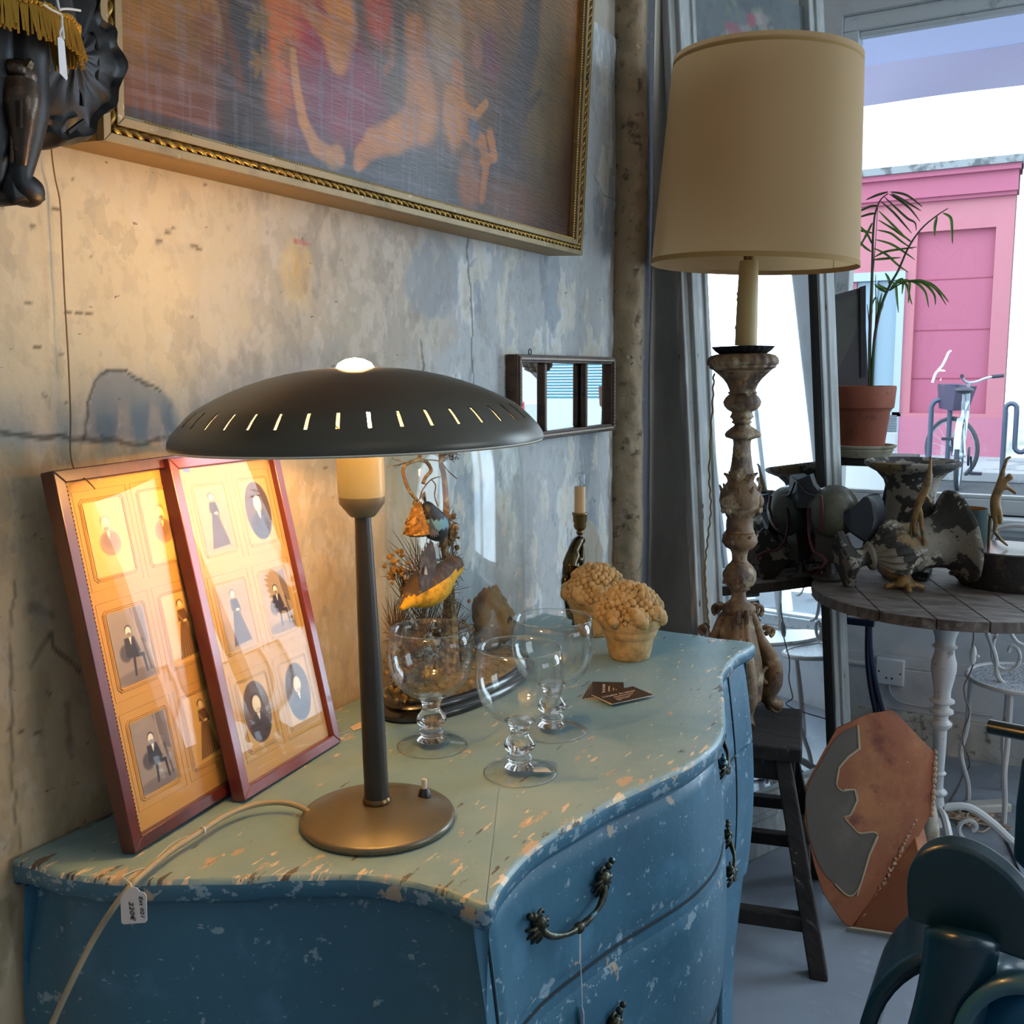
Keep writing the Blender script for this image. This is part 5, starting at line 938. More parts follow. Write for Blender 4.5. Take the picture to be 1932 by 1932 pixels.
for k in range(34): g.ball(sp_(13 + 12 * t if (t := k / 33) and False else (14 + 8 * math.sin(k / 33 * 2)), 175 + k * 3.9, XS + .016), .0020, 6, 5); g.ball(sp_(59 - 7 * (k / 33), 175 + k * 3.6, XS + .012), .0018, 6, 5)
obj('studs', g, m_armor, gv)['kind'] = 'stuff'
g = G(); cc_ = sp_(20, 20, XS); rows = []
for z, r in ((.060, .050), (.035, .056), (.012, .061), (-.005, .064)):
    rows.append([(cc_[0] + (r + .002 * math.sin(k * PI / 2)) * .75 * math.cos(k * 2 * PI / 120), cc_[1] - .008 + (r + .002 * math.sin(k * PI / 2)) * math.sin(k * 2 * PI / 120), cc_[2] + z) for k in range(120)])
g.grid(rows, wrap=True); obj('skirt', g, m_vel, kn)
g = G()
for rr, zz in ((.052, .058), (.0655, -.006)):
    for k in range(90): a = k * 2 * PI / 90; g.ball((cc_[0] + rr * .77 * math.cos(a), cc_[1] - .008 + rr * math.sin(a), cc_[2] + zz + .0015 * math.sin(k)), .0026, 6, 5)
obj('gold_trim', g, m_gold, kn)['kind'] = 'stuff'
g = G(); rs = np.random.RandomState(3)
for k in range(300):
    a = k * 2 * PI / 300; r = .065; L_ = rs.uniform(.022, .030); p0 = np.array([cc_[0] + r * .76 * math.cos(a), cc_[1] - .008 + r * math.sin(a), cc_[2] - .006]); o_ = np.array([math.cos(a), math.sin(a), 0]) * rs.uniform(0, .005); t_ = rs.uniform(-.003, .003); g.tube([p0, p0 + o_ * .5 + np.array([0, t_ * .5, -L_ * .5]), p0 + o_ + np.array([0, t_, -L_])], .0011, 4)
obj('fringe', g, m_fringe, kn)['kind'] = 'stuff'
t_ = thing('price_tag', sp_(113, 60, .195), 'cream price tag with white string tied on the carved figure at the upper left', 'tag')
tq = lambda a, b: sp_(a, b, .20)
obj('tag_card', G().prism([tq(108, 72), tq(113, 68), (tq(121, 78)), tq(127, 148), tq(125, 152), tq(112, 138)], (.0005, 0, 0)), m_paper, t_, ang=0)
g = G(); 
for ln in ([(82, 8), (97, 18), (111, 25), (116, 30), (117, 50), (113, 62), (115, 72)], [(108, 0), (112, 18), (117, 17), (132, 17), (152, 20)], [(116, 40), (119, 60), (120, 74)]): g.tube(smooth_path([tq(a, b) for a, b in ln], 4), .0010, 6)
obj('string', g, m_string, t_)
obj('handwriting', G().tube([tq(117, 98), tq(118, 112)], .0004, 4).tube([tq(119, 118), tq(120, 134)], .0004, 4), m_ink, t_)

# ================================================================ tall leaning mirror
MO = np.array([.1692, 2.5475, 0]); ph_, th_ = .4069, .087; d_ = np.array([math.sin(ph_), math.cos(ph_), 0]); n_ = np.array([d_[1], -d_[0], 0]); u_ = np.array([-n_[0] * math.sin(th_), -n_[1] * math.sin(th_), math.cos(th_)]); N_ = np.cross(d_, u_); N_ *= 1 if N_[0] > 0 else -1
MM = Matrix([[d_[0], u_[0], N_[0], MO[0]], [d_[1], u_[1], N_[1], MO[1]], [d_[2], u_[2], N_[2], MO[2]], [0, 0, 0, 1]])
m_old = mat('flaking_white_frame', 'a9adab', .6, layers=[('8c8f8c', 8, .45, .65, 6, (3, 3, .35)), ('c4c9c8', 14, .55, .68, 6, (3, 3, .3)), ('5a554c', 30, .655, .68, 8, (2, 2, .35)), ('3a332a', 12, .70, .715, 8, (2, 2, .3))], bump=.5, bscale=40, bstretch=(2, 2, .4))
tr = thing('leaning_mirror', MO, 'tall old white-framed mirror with a painted flower panel leaning behind the stone lamp', 'mirror')
HM = 2.55; g = G()
def mb(u0, v0, u1, v1, w0, w1): g.box((u0, v0, w0), (u1, v1, w1), MM)
mb(0, 0, .032, HM, -.03, -.004); mb(.026, 0, .062, HM, -.03, .010); mb(.062, 0, .082, HM, -.03, .002); mb(.080, .18, .096, HM, -.03, .008)
mb(.604, .18, .620, HM, -.03, .008); mb(.618, 0, .640, HM, -.03, .002); mb(.638, 0, .676, HM, -.03, .010); mb(.670, 0, .700, HM, -.03, -.004)
obj('stile_mouldings', g, m_old, tr, bevel=.003)
g = G(); mb(.06, 0, .64, .16, -.03, .0); mb(.06, .11, .64, .128, -.03, .008); mb(.06, .16, .64, .182, -.03, .010); obj('bottom_rail', g, m_old, tr, bevel=.003); g = G(); mb(.06, 1.80, .64, 1.86, -.03, .006); mb(.06, 1.82, .64, 1.84, -.03, .012); obj('rail', g, m_old, tr, bevel=.003)
g = G(); mb(.0835, .18, .615, 1.81, -.020, -.012); obj('mirror_plate', g, m_mirror, tr, ang=0)
g = G(); mb(.598, .18, .606, 1.80, -.014, .004); obj('dark_fillet', g, mat('dark_fillet', '201c18', .5), tr, ang=0)
c = Canvas(.53, .66, 150, 180, '5c6468'); rs = np.random.RandomState(12); c.mix(sst(.45, .7, fbm(c.U * 9, c.V * 9, 5, 88)) * .5, '6f777a'); c.mix(sst(.55, .75, fbm(c.U * 20, c.V * 20, 5, 89)) * .4, '4c5357')
for k in range(70):
    a = rs.uniform(0, 6.28); r = abs(rs.normal(0, .13)); x, y = .30 + r * math.cos(a) * .9, .50 + r * math.sin(a); c.blob(x, y, rs.uniform(.012, .024), rs.uniform(.006, .012), rs.uniform(0, 3), ['6b7468', '565f5a', '7a8274'][k % 3], .7, .3, .004, 60, k)
for k in range(26): a = rs.uniform(0, 6.28); r = rs.uniform(0, .12); c.blob(.30 + r * math.cos(a), .50 + r * math.sin(a), rs.uniform(.016, .034), rs.uniform(.014, .03), 0, ['9a8f8c', '8c8482', 'a59c9c', '8a5a64'][k % 4 if k % 7 else 3], .75, .3, .008, 50, k + 99)
c.blob(.285, .435, .022, .022, 0, 'a04a55', .85, .3, .006, 60, 4); c.blob(.27, .57, .02, .02, 0, '95505c', .8, .3, .006, 60, 5)
c.mesh('flower_panel', MM @ Vector((.085, 1.86, -.012)), d_, u_, mat('panel_paint', '5c6468', .5, attr='paint', bump=.3, bscale=60), tr)

# ================================================================ rustic stool
m_oldw = mat('dark_weathered_wood', '2c231d', .75, layers=[('17110e', 10, .45, .6, 7, (.5, 6, 1)), ('5a5048', 26, .62, .70, 8, (.8, 7, 1)), ('a59a8c', 60, .71, .73, 6, (1, 5, 1))], bump=.9, bscale=30, bstretch=(.6, 7, 1))
st = thing('wooden_stool', (.33, 2.43, 0), 'dark weathered wooden stool carrying the carved candlestick lamp', 'stool'); ph2 = math.radians(12.8)
FR = np.array([.459, 2.312]); sd = np.array([-math.sin(ph2), math.cos(ph2)]); fd = np.array([math.cos(ph2), math.sin(ph2)]); SL, SW = .30, .33
MSt = Matrix([[fd[0], sd[0], 0, FR[0]], [fd[1], sd[1], 0, FR[1]], [0, 0, 1, 0], [0, 0, 0, 1]])
obj('top', G().box((-SW, 0, .482), (0, SL, .52), MSt), m_oldw, st, bevel=.006)
obj('apron', G().box((-SW + .03, .022, .425), (-.015, .045, .483), MSt), m_oldw, st, bevel=.003); obj('apron', G().box((-SW + .03, SL - .045, .425), (-.015, SL - .022, .483), MSt), m_oldw, st, bevel=.003)
FT = P(1545, 1842, z=0); ftl = np.linalg.inv(np.array([[fd[0], sd[0]], [fd[1], sd[1]]])) @ (FT[:2] - FR)
sx, sy = ftl[0], ftl[1]
def legp(cx, cy, fx, fy):
    a = .019; return G().add([MSt @ Vector((cx + i * a, cy + j * a, .484)) for i, j in ((-1, -1), (1, -1), (1, 1), (-1, 1))] + [MSt @ Vector((fx + i * .021, fy + j * .021, 0)) for i, j in ((-1, -1), (1, -1), (1, 1), (-1, 1))], [(0, 1, 2, 3), (4, 5, 6, 7), (0, 1, 5, 4), (1, 2, 6, 5), (2, 3, 7, 6), (3, 0, 4, 7)])
LG = [(-.045, .030, sx, sy), (-SW + .045, .030, -SW - sx, sy), (-.045, SL - .030, sx, SL - sy), (-SW + .045, SL - .030, -SW - sx, SL - sy)]
for a in LG: obj('leg', legp(*a), m_oldw, st, ang=0, bevel=.004)
def at(a, z): t = 1 - z / .484; return np.array([a[0] + (a[2] - a[0]) * t, a[1] + (a[3] - a[1]) * t])
def bar(a, b, z, h, w_=.016):
    p, q = at(a, z), at(b, z); v = q - p; l = np.hypot(*v); an = math.atan2(v[1], v[0]); return G().box((0, -w_, -h / 2), (l, w_, h / 2), MSt @ T(p[0], p[1], z) @ Rz(an))
obj('stretcher', bar(LG[0], LG[1], .115, .038), m_oldw, st, bevel=.003); obj('stretcher', bar(LG[2], LG[3], .115, .035), m_oldw, st, bevel=.003); obj('stretcher', bar(LG[0], LG[2], .20, .035), m_oldw, st, bevel=.003); obj('stretcher', bar(LG[2], LG[3], .235, .03), m_oldw, st, bevel=.003)

# ================================================================ carved candlestick lamp
m_carv = mat('carved_gilt_wood', '7d6244', .6, layers=[('4e3826', 14, .47, .6, 6), ('a89878', 20, .55, .66, 7), ('8f6a34', 34, .60, .70, 5), ('2e2018', 50, .66, .70, 6)], bump=.9, bscale=70)
CX, CY = .268, 2.43; A_ = Vector((P(1393, 1180, y=CY)[0], CY, P(1393, 1180, y=CY)[2])); B_ = Vector((P(1402, 655, y=CY)[0], CY, P(1402, 655, y=CY)[2])); MX = align(A_, B_); Lz = (B_ - A_).length
cs_ = thing('candlestick_lamp', (A_.x, CY, .52), 'tall carved giltwood candlestick lamp with a drum shade standing on the stool', 'lamp')
def zz(py): return (P(1398, py, y=CY)[2] - A_.z) / (B_.z - A_.z) * Lz
S_ = .00132
def seg(name, prof, mt=m_carv, n=48, fn=None, ang=180): return obj(name, G().lathe([(hw * S_, zz(py)) for hw, py in prof[::-1]], n, MX, fn=fn), mt, cs_, ang=ang)
lob = lambda n_, a_: (lambda a, z, r: r * (1 + a_ * math.cos(n_ * a)))
seg('drip_pan', [(57, 654), (56, 655), (50, 662), (43, 668), (10, 668)], mat('dark_tin', '1d1a20', .45, .4), 96, lambda a, z, r: r * (1 + (.03 * math.cos(24 * a) if r > .06 else .01 * math.cos(24 * a))), 60)
seg('capital', [(48, 668), (58, 671), (63, 676), (65, 682), (64, 688), (60, 690), (60, 694), (54, 697), (50, 699)], m_carv, 96, lambda a, z, r: r * (1 + .025 * math.cos(20 * a)), 60)
seg('neck', [(50, 698), (44, 704), (34, 714), (27, 724), (23, 734), (22, 738), (25, 740), (25, 743)], fn=lob(4, .10))
seg('bulb_knop', [(22, 742), (30, 750), (34, 758), (32, 766), (26, 773), (18, 778), (20, 783), (22, 787), (18, 790), (16, 793), (19, 797), (14, 800)], n=64, fn=lambda a, z, r: r * (1 + .04 * abs(math.cos(5 * a))))
seg('triangular_knop', [(14, 799), (15, 803), (22, 808), (30, 815), (33, 820), (31, 825), (22, 828), (17, 830)], fn=lob(3, .12))
seg('shaft', [(17, 828), (16, 838), (17, 855), (20, 880), (24, 898), (20, 905)], fn=lob(3, .10))
def scrolls(name, py, R_, r_, n_, tw=.2, ph=0.2, turn=5.0, w0=.006):
    for k in range(n_):
        g = G(); a = ph + k * 2 * PI / n_; o_ = Vector((math.cos(a), math.sin(a), 0)); c0 = Vector((0, 0, zz(py))) + o_ * R_
        for s in (-1, 1):
            sp2 = spiral(c0 + Vector((-o_.y, o_.x, 0)) * s * w0 * 1.1, o_, (0, 0, 1), r_ * .15, r_, 0, turn, 20); g.tube([MX @ Vector(p) for p in sp2], list(np.linspace(w0 * .4, w0, len(sp2))), 7)
        g.ball(MX @ c0, (r_ * .55, r_ * .55, r_ * .7), 12, 8); obj(name, g, m_carv, cs_)
def leaves(name, py0, py1, R0, R1, n_, wd=.010, curl=.01, ph=0):
    g = G()
    for k in range(n_):
        a = ph + k * 2 * PI / n_; o_ = Vector((math.cos(a), math.sin(a), 0)); t_ = Vector((-o_.y, o_.x, 0)); za, zb = zz(py0), zz(py1); pts = [Vector((0, 0, za + (zb - za) * t)) + o_ * (R0 + (R1 - R0) * t + curl * t ** 4) for t in np.linspace(0, 1, 7)]
        g.tube([MX @ p for p in pts], [wd * q for q in (.5, .9, 1, .95, .8, .6, .3)], 7)
        for s in (-1, 1): g.tube([MX @ (p + t_ * s * wd * .9 * math.sin(i / 6 * PI)) for i, p in enumerate(pts)], [wd * .35] * 7, 5)
    return obj(name, g, m_carv, cs_)
leaves('leaf_collar', 912, 893, .022, .030, 6, .009, .012)
seg('core', [(22, 905), (30, 915), (38, 930), (40, 945), (36, 960), (27, 970), (24, 975), (24, 985), (25, 1000), (27, 1001), (28, 1004), (24, 1006)])
scrolls('scroll', 944, .046, .024, 3, ph=-.5, w0=.0075); leaves('leaf_cluster', 975, 915, .030, .046, 9, .008, .006, .2)
seg('lower_cup', [(25, 1003), (32, 1012), (34, 1022), (27, 1032), (18, 1037), (15, 1044), (14, 1056), (17, 1062)]); leaves('cup_leaves', 1036, 1008, .020, .040, 7, .009, .004)
seg('lower_knop', [(16, 1060), (24, 1068), (31, 1080), (31, 1094), (26, 1104), (18, 1108), (20, 1112), (14, 1115)], fn=lob(3, .06)); scrolls('scroll', 1086, .034, .020, 3, ph=.4, w0=.006)
seg('lower_neck', [(14, 1113), (13, 1122), (16, 1132), (24, 1138), (32, 1144), (33, 1150), (28, 1157), (24, 1161), (27, 1164), (22, 1168)])
# tripod base
g = G(); zb = -(A_.z - .52) ; cb = Vector((A_.x, A_.y, 0))
rows = []
for z, r in ((.52 + .30, .030), (.52 + .27, .036), (.52 + .22, .046), (.52 + .16, .058), (.52 + .10, .064), (.52 + .055, .060)):
    rows.append([(cb.x + r * (1 + .16 * math.cos(3 * (a - .87))) * math.cos(a), cb.y + r * (1 + .16 * math.cos(3 * (a - .87))) * math.sin(a), z) for a in np.linspace(0, 2 * PI, 48, endpoint=False)])
g.grid(rows, wrap=True); g.f.append(tuple(range(48))); g.m.append(0); k = len(g.v); g.f.append(tuple(range(k - 48, k))); g.m.append(0); obj('base_body', g, m_carv, cs_)
for a in (math.radians(-65), math.radians(52), math.radians(172)):
    o_ = Vector((math.cos(a), math.sin(a), 0)); t_ = Vector((-o_.y, o_.x, 0)); g = G(); q = lambda r, z: cb + o_ * r + Vector((0, 0, .52 + z))
    body_ = smooth_path([q(.030, .285), q(.046, .255), q(.058, .22), q(.078, .19), q(.098, .16), q(.110, .125), (q(.108, .09)), q(.096, .065), q(.100, .045), q(.115, .034), q(.128, .028)], 4)
    for s in (-1, 0, 1): g.tube([Vector(p) + t_ * s * .012 for p in body_], list(np.interp(np.linspace(0, 1, len(body_)), [0, .3, .6, .8, 1], [.010, .016, .022, .014, .016])), 9)
    for c0, r0, r1, a0, a1 in ((q(.052, .292), .004, .017, 3.6, -1.2), (q(.092, .232), .003, .014, 3.4, -1.5), (q(.124, .030), .004, .024, 2.2, -3.6), (q(.092, .120), .006, .030, 0, 5.0)):
        for s in (-1, 1): sp2 = spiral(np.array(c0) + np.array(t_) * s * .010, o_, (0, 0, 1), r0, r1, a0, a1, 18); g.tube(sp2, list(np.linspace(.004, .0065, len(sp2))), 7)
    g.ball(q(.126, .028), (.014, .014, .016), 12, 8); g.ball(q(.052, .295), (.010, .010, .010), 10, 7); g.ball(q(.096, .232), (.010, .010, .009), 10, 7)
    obj('scroll_foot', g, m_carv, cs_)
# imitation candle, drum shade
CB = P(1407, 652, y=CY); CT = P(1413, 492, y=CY); MC = align(CB, CT); LC = float(np.linalg.norm(CT - CB)); rs = np.random.RandomState(2)
g = G().lathe([(.0265, 0), (.0262, LC * .3), (.0245, LC * .7), (.0228, LC * .96), (.0215, LC)], 32, MC)
for k in range(22): a = rs.uniform(-1.2, 2.6); z = rs.uniform(.15, .95) * LC; r = .0262 - .004 * z / LC; g.ball(MC @ Vector((r * math.cos(a), r * math.sin(a), z)), (.003, .003, .006), 7, 5)
obj('candle_tube', g, mat('wax_candle', 'a8905c', .5, sss=.2), cs_); obj('lamp_fitting', G().lathe([(.012, LC), (.013, LC + .004), (.013, LC + .03), (.008, LC + .032), (.008, LC + .20)], 20, MC), mat('brass_fitting', '6a4a30', .4, .8), cs_)
SB = P(1421, 503, y=CY); STp = P(1447, 113, y=CY); MSh = align(SB, STp); LS = float(np.linalg.norm(STp - SB)); rb, rt = .2455, .218
m_fab = shade_mat('linen_shade', 'c6a67a', .40)
obj('lamp_shade', G().lathe([(rb, 0), (rt, LS)], 96, MSh, cap=False), m_fab, cs_, ang=180)
g = G()
for r, z, th2 in ((rb + .0008, .012, .012), (rt + .0008, LS - .010, .010)): g.lathe([(r, z - th2), (r + .0005, z - th2), (r + .0005 - .0008, z + .0), (r - .0008, z + .0)], 96, MSh, cap=False)
obj('shade_binding', g, shade_mat('shade_trim', 'a5854f', .2), cs_)
a = math.radians(-38); obj('shade_seam', G().tube([MSh @ Vector(((rb + (rt - rb) * t + .0006) * math.cos(a), (rb + (rt - rb) * t + .0006) * math.sin(a), LS * t)) for t in np.linspace(0, 1, 12)], .0011, 5), m_fab, cs_)
g = G()
for k in range(3): a = k * 2.094; g.tube([MSh @ Vector((.010 * math.cos(a), .010 * math.sin(a), LS * .55)), MSh @ Vector((rt * .97 * math.cos(a), rt * .97 * math.sin(a), LS * .93))], .0018, 5)
obj('shade_carrier', g, m_sock2, cs_)
fl = [P(1347, 705, y=2.40), P(1344, 770, y=2.42), P(1338, 890, y=2.44), P(1341, 960, y=2.45), P(1335, 1020, y=2.46), P(1330, 1080, y=2.47), P(1334, 1140, y=2.47), P(1338, 1200, y=2.47), P(1340, 1290, y=2.46)]
tag(obj('twisted_flex', G().tube([p + np.array([.0015 * math.cos(i * 1.3), .0015 * math.sin(i * 1.3), 0]) for i, p in enumerate(smooth_path(fl, 14))], .0022, 6), mat('gold_twist_flex', '8a6e3c', .7)), 'thin twisted gold flex hanging down beside the carved candlestick', 'cable')
# ================================================================ round table and what stands on it
m_tabw = mat('old_table_boards', '675c54', .62, layers=[('43372f', 7, .46, .60, 7, (1.2, 6, 1)), ('8a8078', 14, .56, .68, 7, (1, 7, 1)), ('2c221c', 40, .68, .71, 6, (1, 6, 1))], bump=.6, bscale=26, bstretch=(1, 7, 1)); m_castw = mat('white_cast_iron', 'c4c3c0', .45, layers=[('8c8478', 30, .64, .68, 7), ('5a4a3a', 22, .71, .73, 6)], bump=.3, bscale=50)
TZ = .785; TC = (.69, 3.055); TR = .372
tb_ = thing('round_table', (*TC, 0), 'round weathered wooden table on a white turned iron pedestal near the window', 'table')
g = G(); rs = np.random.RandomState(1)
edges = [-TR] + [-TR + 2 * TR * k / 6 for k in range(1, 6)] + [TR]
for k in range(6):
    a, b = edges[k] + .0012, edges[k + 1] - .0012; xs = np.linspace(a, b, 14); top_ = [(x, math.sqrt(max(TR ** 2 - x * x, 0))) for x in xs]; bot = [(x, -math.sqrt(max(TR ** 2 - x * x, 0))) for x in xs[::-1]]; poly = top_ + bot; an = .38
    g.prism([(TC[0] + x * math.cos(an) - y * math.sin(an), TC[1] + x * math.sin(an) + y * math.cos(an), TZ - .030 + .0007 * (k % 3)) for x, y in poly], (0, 0, .030 - .0007 * (k % 3)))
obj('table_top', g, m_tabw, tb_, ang=30, bevel=.002)
obj('top_bearer', G().box((-.14, -.03, 0), (.14, .03, .035), T(TC[0], TC[1], TZ - .066) @ Rz(.5)).box((-.03, -.2, 0), (.03, .2, .03), T(TC[0], TC[1], TZ - .061) @ Rz(.5)), m_castw, tb_, bevel=.005)
PC = P(1762, 1600, z=.0); pz = lambda py: P(1762, py, y=PC[1])[2]
pf = [(20, 1172), (22, 1185), (17, 1200), (16, 1212), (21, 1217), (16, 1222), (17, 1232), (21, 1248), (21, 1262), (17, 1285), (14, 1300), (14, 1314), (21, 1318), (21, 1321), (13, 1326), (12, 1333), (20, 1337), (20, 1341), (12, 1347), (12, 1355), (19, 1361), (18, 1366), (11, 1374), (11, 1400), (10, 1452), (14, 1456), (10, 1461), (10, 1485), (17, 1491), (17, 1494), (11, 1500), (13, 1512), (10, 1530), (18, 1545), (20, 1552)]
obj('pedestal', G().lathe([(hw * .00166, pz(py)) for hw, py in pf[::-1]], 32, T(PC[0], PC[1], 0)), m_castw, tb_)
for k in range(4):
    a = .35 + k * PI / 2; o_ = np.array([math.cos(a), math.sin(a), 0]); b0 = np.array([PC[0], PC[1], 0]); g = G()
    g.tube(smooth_path([b0 + o_ * .02 + (0, 0, .13), b0 + o_ * .09 + (0, 0, .135), b0 + o_ * .16 + (0, 0, .09), b0 + o_ * .22 + (0, 0, .035), b0 + o_ * .27 + (0, 0, .014)], 6), .012, 8); g.tube(spiral(b0 + o_ * .10 + (0, 0, .070), o_, (0, 0, 1), .008, .040, -1, 4.4, 18), .007, 7); obj('foot', g, m_castw, tb_)
m_urn = mat('flaking_urn_paint', '3b3834', .8, layers=[('8f877a', 11, .52, .535, 8), ('8a7350', 6, .60, .63, 7), ('26221e', 26, .62, .65, 7), ('b5ad9e', 19, .615, .625, 6)], bump=1.1, bscale=60)
URN = [(.072, 0), (.075, .006), (.075, .030), (.058, .036), (.050, .044), (.034, .052), (.030, .070), (.032, .084), (.048, .092), (.050, .100), (.040, .108), (.052, .118), (.080, .140), (.094, .168), (.096, .195), (.086, .212), (.084, .222), (.080, .26), (.082, .30), (.092, .335), (.115, .362), (.148, .380), (.156, .388), (.156, .398), (.148, .402), (.136, .394), (.098, .360), (.072, .31), (.068, .24), (.06, .2), (.0, .19)]
def urn(M, s, label, name='garden_urn'):
    t_ = thing(name, M.translation, label, 'urn', 'flaking cast urns on the round table'); MS_ = M @ Matrix.Scale(s, 4)
    fl_ = lambda a, z, r: r * (1 + .06 * math.cos(22 * a)) if .112 < z < .200 and r > .045 else r * (1 + .01 * math.sin(9 * a + z * 40))
    obj('body', G().lathe([(r, z) for r, z in URN if z > .04 or r < .05], 132, MS_, fn=fl_, cap=False), m_urn, t_, ang=60)
    obj('square_foot', G().box((-.074, -.074, 0), (.074, .074, .026), MS_).box((-.060, -.060, .026), (.060, .060, .040), MS_), m_urn, t_, bevel=.005); return t_
# upright urn
uq = P(1722, 868, y=3.25); hu = (uq[2] - TZ); urn(T(uq[0], 3.25, TZ) @ Matrix.Identity(4), hu / .402, 'flaking urn standing upright at the back of the round table')
# lying urn : axis from foot to rim
ax0 = P(1584, 1106, z=TZ); ax1 = P(1803, 1104, z=TZ)
s2 = float(np.linalg.norm((ax1 - ax0)[:2])) / .385; rim_r, foot_r = .156 * s2, .078 * s2
a0 = np.array([ax0[0], ax0[1], TZ + foot_r + .004]); dirv = np.array([ax1[0] - a0[0], ax1[1] - a0[1], 0]); dirv /= np.linalg.norm(dirv); a1 = a0 + dirv * .39 * s2; a1[2] = TZ + rim_r + .006
urn(align(a0, a1) @ Rz(.78), s2, 'flaking urn lying on its side across the round table')
# papier-mache head with helmet
m_hd = mat('khaki_shell', '504d3c', .5, coat=.2, layers=[('38372c', 12, .5, .68, 6), ('6e6850', 24, .6, .7, 5)], bump=.3, bscale=50); m_lead = mat('black_leather', '191a1f', .5, bump=.5, bscale=30); m_red = mat('red_ribbon', '4a0c12', .6)
hd = thing('round_helmet', P(1560, 1085, z=TZ), 'khaki round helmet with black leather flaps at the left of the round table', 'helmet')
hq = lambda px, py, y=3.060: P(px, py, y=y)
hc = hq(1572, 965); g = G().ball((0, 0, 0), (.078, .075, .082), 28, 18).xf(T(*hc) @ Ry(.35)); obj('shell', g, m_hd, hd)
g = G(); fl_ = [(1505, 905), (1528, 895), (1535, 915), (1552, 935), (1548, 950), (1530, 958), (1510, 960), (1496, 950), (1493, 925)]
g.prism([hq(a, b, 3.030) for a, b in fl_], (0, .05, 0)); g.tube([hq(1505, 910, 3.025), hq(1520, 930, 3.022), hq(1548, 940, 3.025)], .004, 6); obj('front_flap', g, m_lead, hd, ang=30, bevel=.006)
rows = []
for t in np.linspace(0, 1, 12):
    a = -1.0 + t * 2.6; rows.append([hq(1600 + 26 * math.cos(a) * s + 6, 968 + 36 * math.sin(a) * s + 10 * (1 - s), 3.060 + .055 * (1 - s) - .03 * math.cos(a)) for s in (1.0, .8, .55, .3)])
g = G().grid(rows); ob_ = obj('neck_guard', G().prism([hq(1587, 965, 3.000), hq(1605, 960, 2.990), hq(1628, 938, 3.000), hq(1638, 930, 3.020), hq(1650, 948, 3.030), hq(1655, 980, 3.030), hq(1650, 1005, 3.020), (hq(1633, 1028, 3.010)), hq(1600, 1005, 3.000), hq(1584, 985, 3.000)], (.02, .06, 0)), m_lead, hd, bevel=.01)
obj('strap', G().tube([hq(1549, 935, 2.982), hq(1551, 960, 2.975), hq(1550, 985, 2.982), hq(1547, 1000, 2.990)], .005, 6), m_red, hd)
obj('stand', G().box((-.03, -.02, 0), (.03, .02, .11), T(hq(1560, 1000)[0], 3.060, TZ + .055)).lathe([(.05, 0), (.05, .008), (.01, .012), (.006, .06)], 20, T(hq(1565, 1000)[0], 3.070, TZ)), mat('dark_stand', '2e2a22', .6), hd, bevel=.003)
obj('strap_cord', G().tube(smooth_path([hq(1526, 958, 3.010), hq(1525, 985, 3.010), hq(1527, 1015, 3.000), hq(1535, 1040, 2.980), hq(1550, 1048, 2.950), hq(1558, 1060, 2.930), (hq(1548, 1072, 2.930))], 6), .004, 7), mat('dark_red_cord', '4d1420', .7), hd)
g = G(); rs = np.random.RandomState(6); c0 = P(1547, 1082, z=TZ + .012)
for k in range(16): a = rs.uniform(0, 6.3); g.tube([c0 + rs.normal(0, .008, 3) * (1, 1, .4) for _ in range(3)], .0035, 5)
tag(obj('red_cloth_scrap', g, m_red), 'crumpled dark red ribbon on the left edge of the round table', 'ribbon')
# two little figures on pins
m_fig = mat('tan_resin', '8a6a3c', .5, layers=[('5e4526', 40, .5, .65, 5)], bump=.4, bscale=120); m_rod = mat('brass_rod', '6a5a3c', .35, .8)
def figure(label, bx_, by_, yd, pts, edges, rad, rod, name='figurine_on_stand'):
    y = yd; q = lambda a, b, dy=0: P(a, b, y=y + dy); base = P(bx_, by_, z=TZ); t_ = thing(name, base, label, 'figurine', 'small figures on brass stands')
    skin('figure', [q(*p) for p in pts], edges, rad, m_fig, t_, 2, 1.0); r0 = q(*rod[0]); obj('rod', G().tube([r0, (base[0], base[1], TZ + .03)], .0045, 10), m_rod, t_)
    g = G().lathe([(.030, .010), (.032, .016), (.026, .026), (.018, .040), (.008, .046), (.006, .052)], 28, T(base[0], base[1], TZ))
    for k in range(4): a = .4 + k * PI / 2; o_ = np.array([math.cos(a), math.sin(a), 0]); b0 = np.array([base[0], base[1], TZ]); g.tube([b0 + o_ * .022 + (0, 0, .016), b0 + o_ * .038 + (0, 0, .012), b0 + o_ * .050 + (0, 0, .008)], [.010, .009, .008], 8); g.ball(b0 + o_ * .050 + (0, 0, .008), .008, 8, 6)
    obj('footed_base', g, m_fig, t_); return t_
b = P(1706, 1112, z=TZ)
figure('small tan acrobat figure on a brass rod before the lying urn', 1706, 1112, b[1], [(1728, 965), (1738, 940), (1745, 925), (1752, 910), (1754, 898), (1755, 880), (1756, 860), (1740, 920), (1736, 960), (1747, 935), (1757, 950), (1740, 1000), (1744, 1030), (1725, 990), (1728, 1010)], [(0, 1), (1, 2), (2, 3), (3, 4), (3, 5), (5, 6), (1, 9), (9, 10), (0, 8), (8, 11), (11, 12), (0, 13), (13, 14), (2, 7)], [.013, .012, .013, .011, .010, .005, .003, .008, .009, .006, .005, .006, .004, .008, .005], [(1722, 975)])
b = P(1862, 1102, z=TZ)
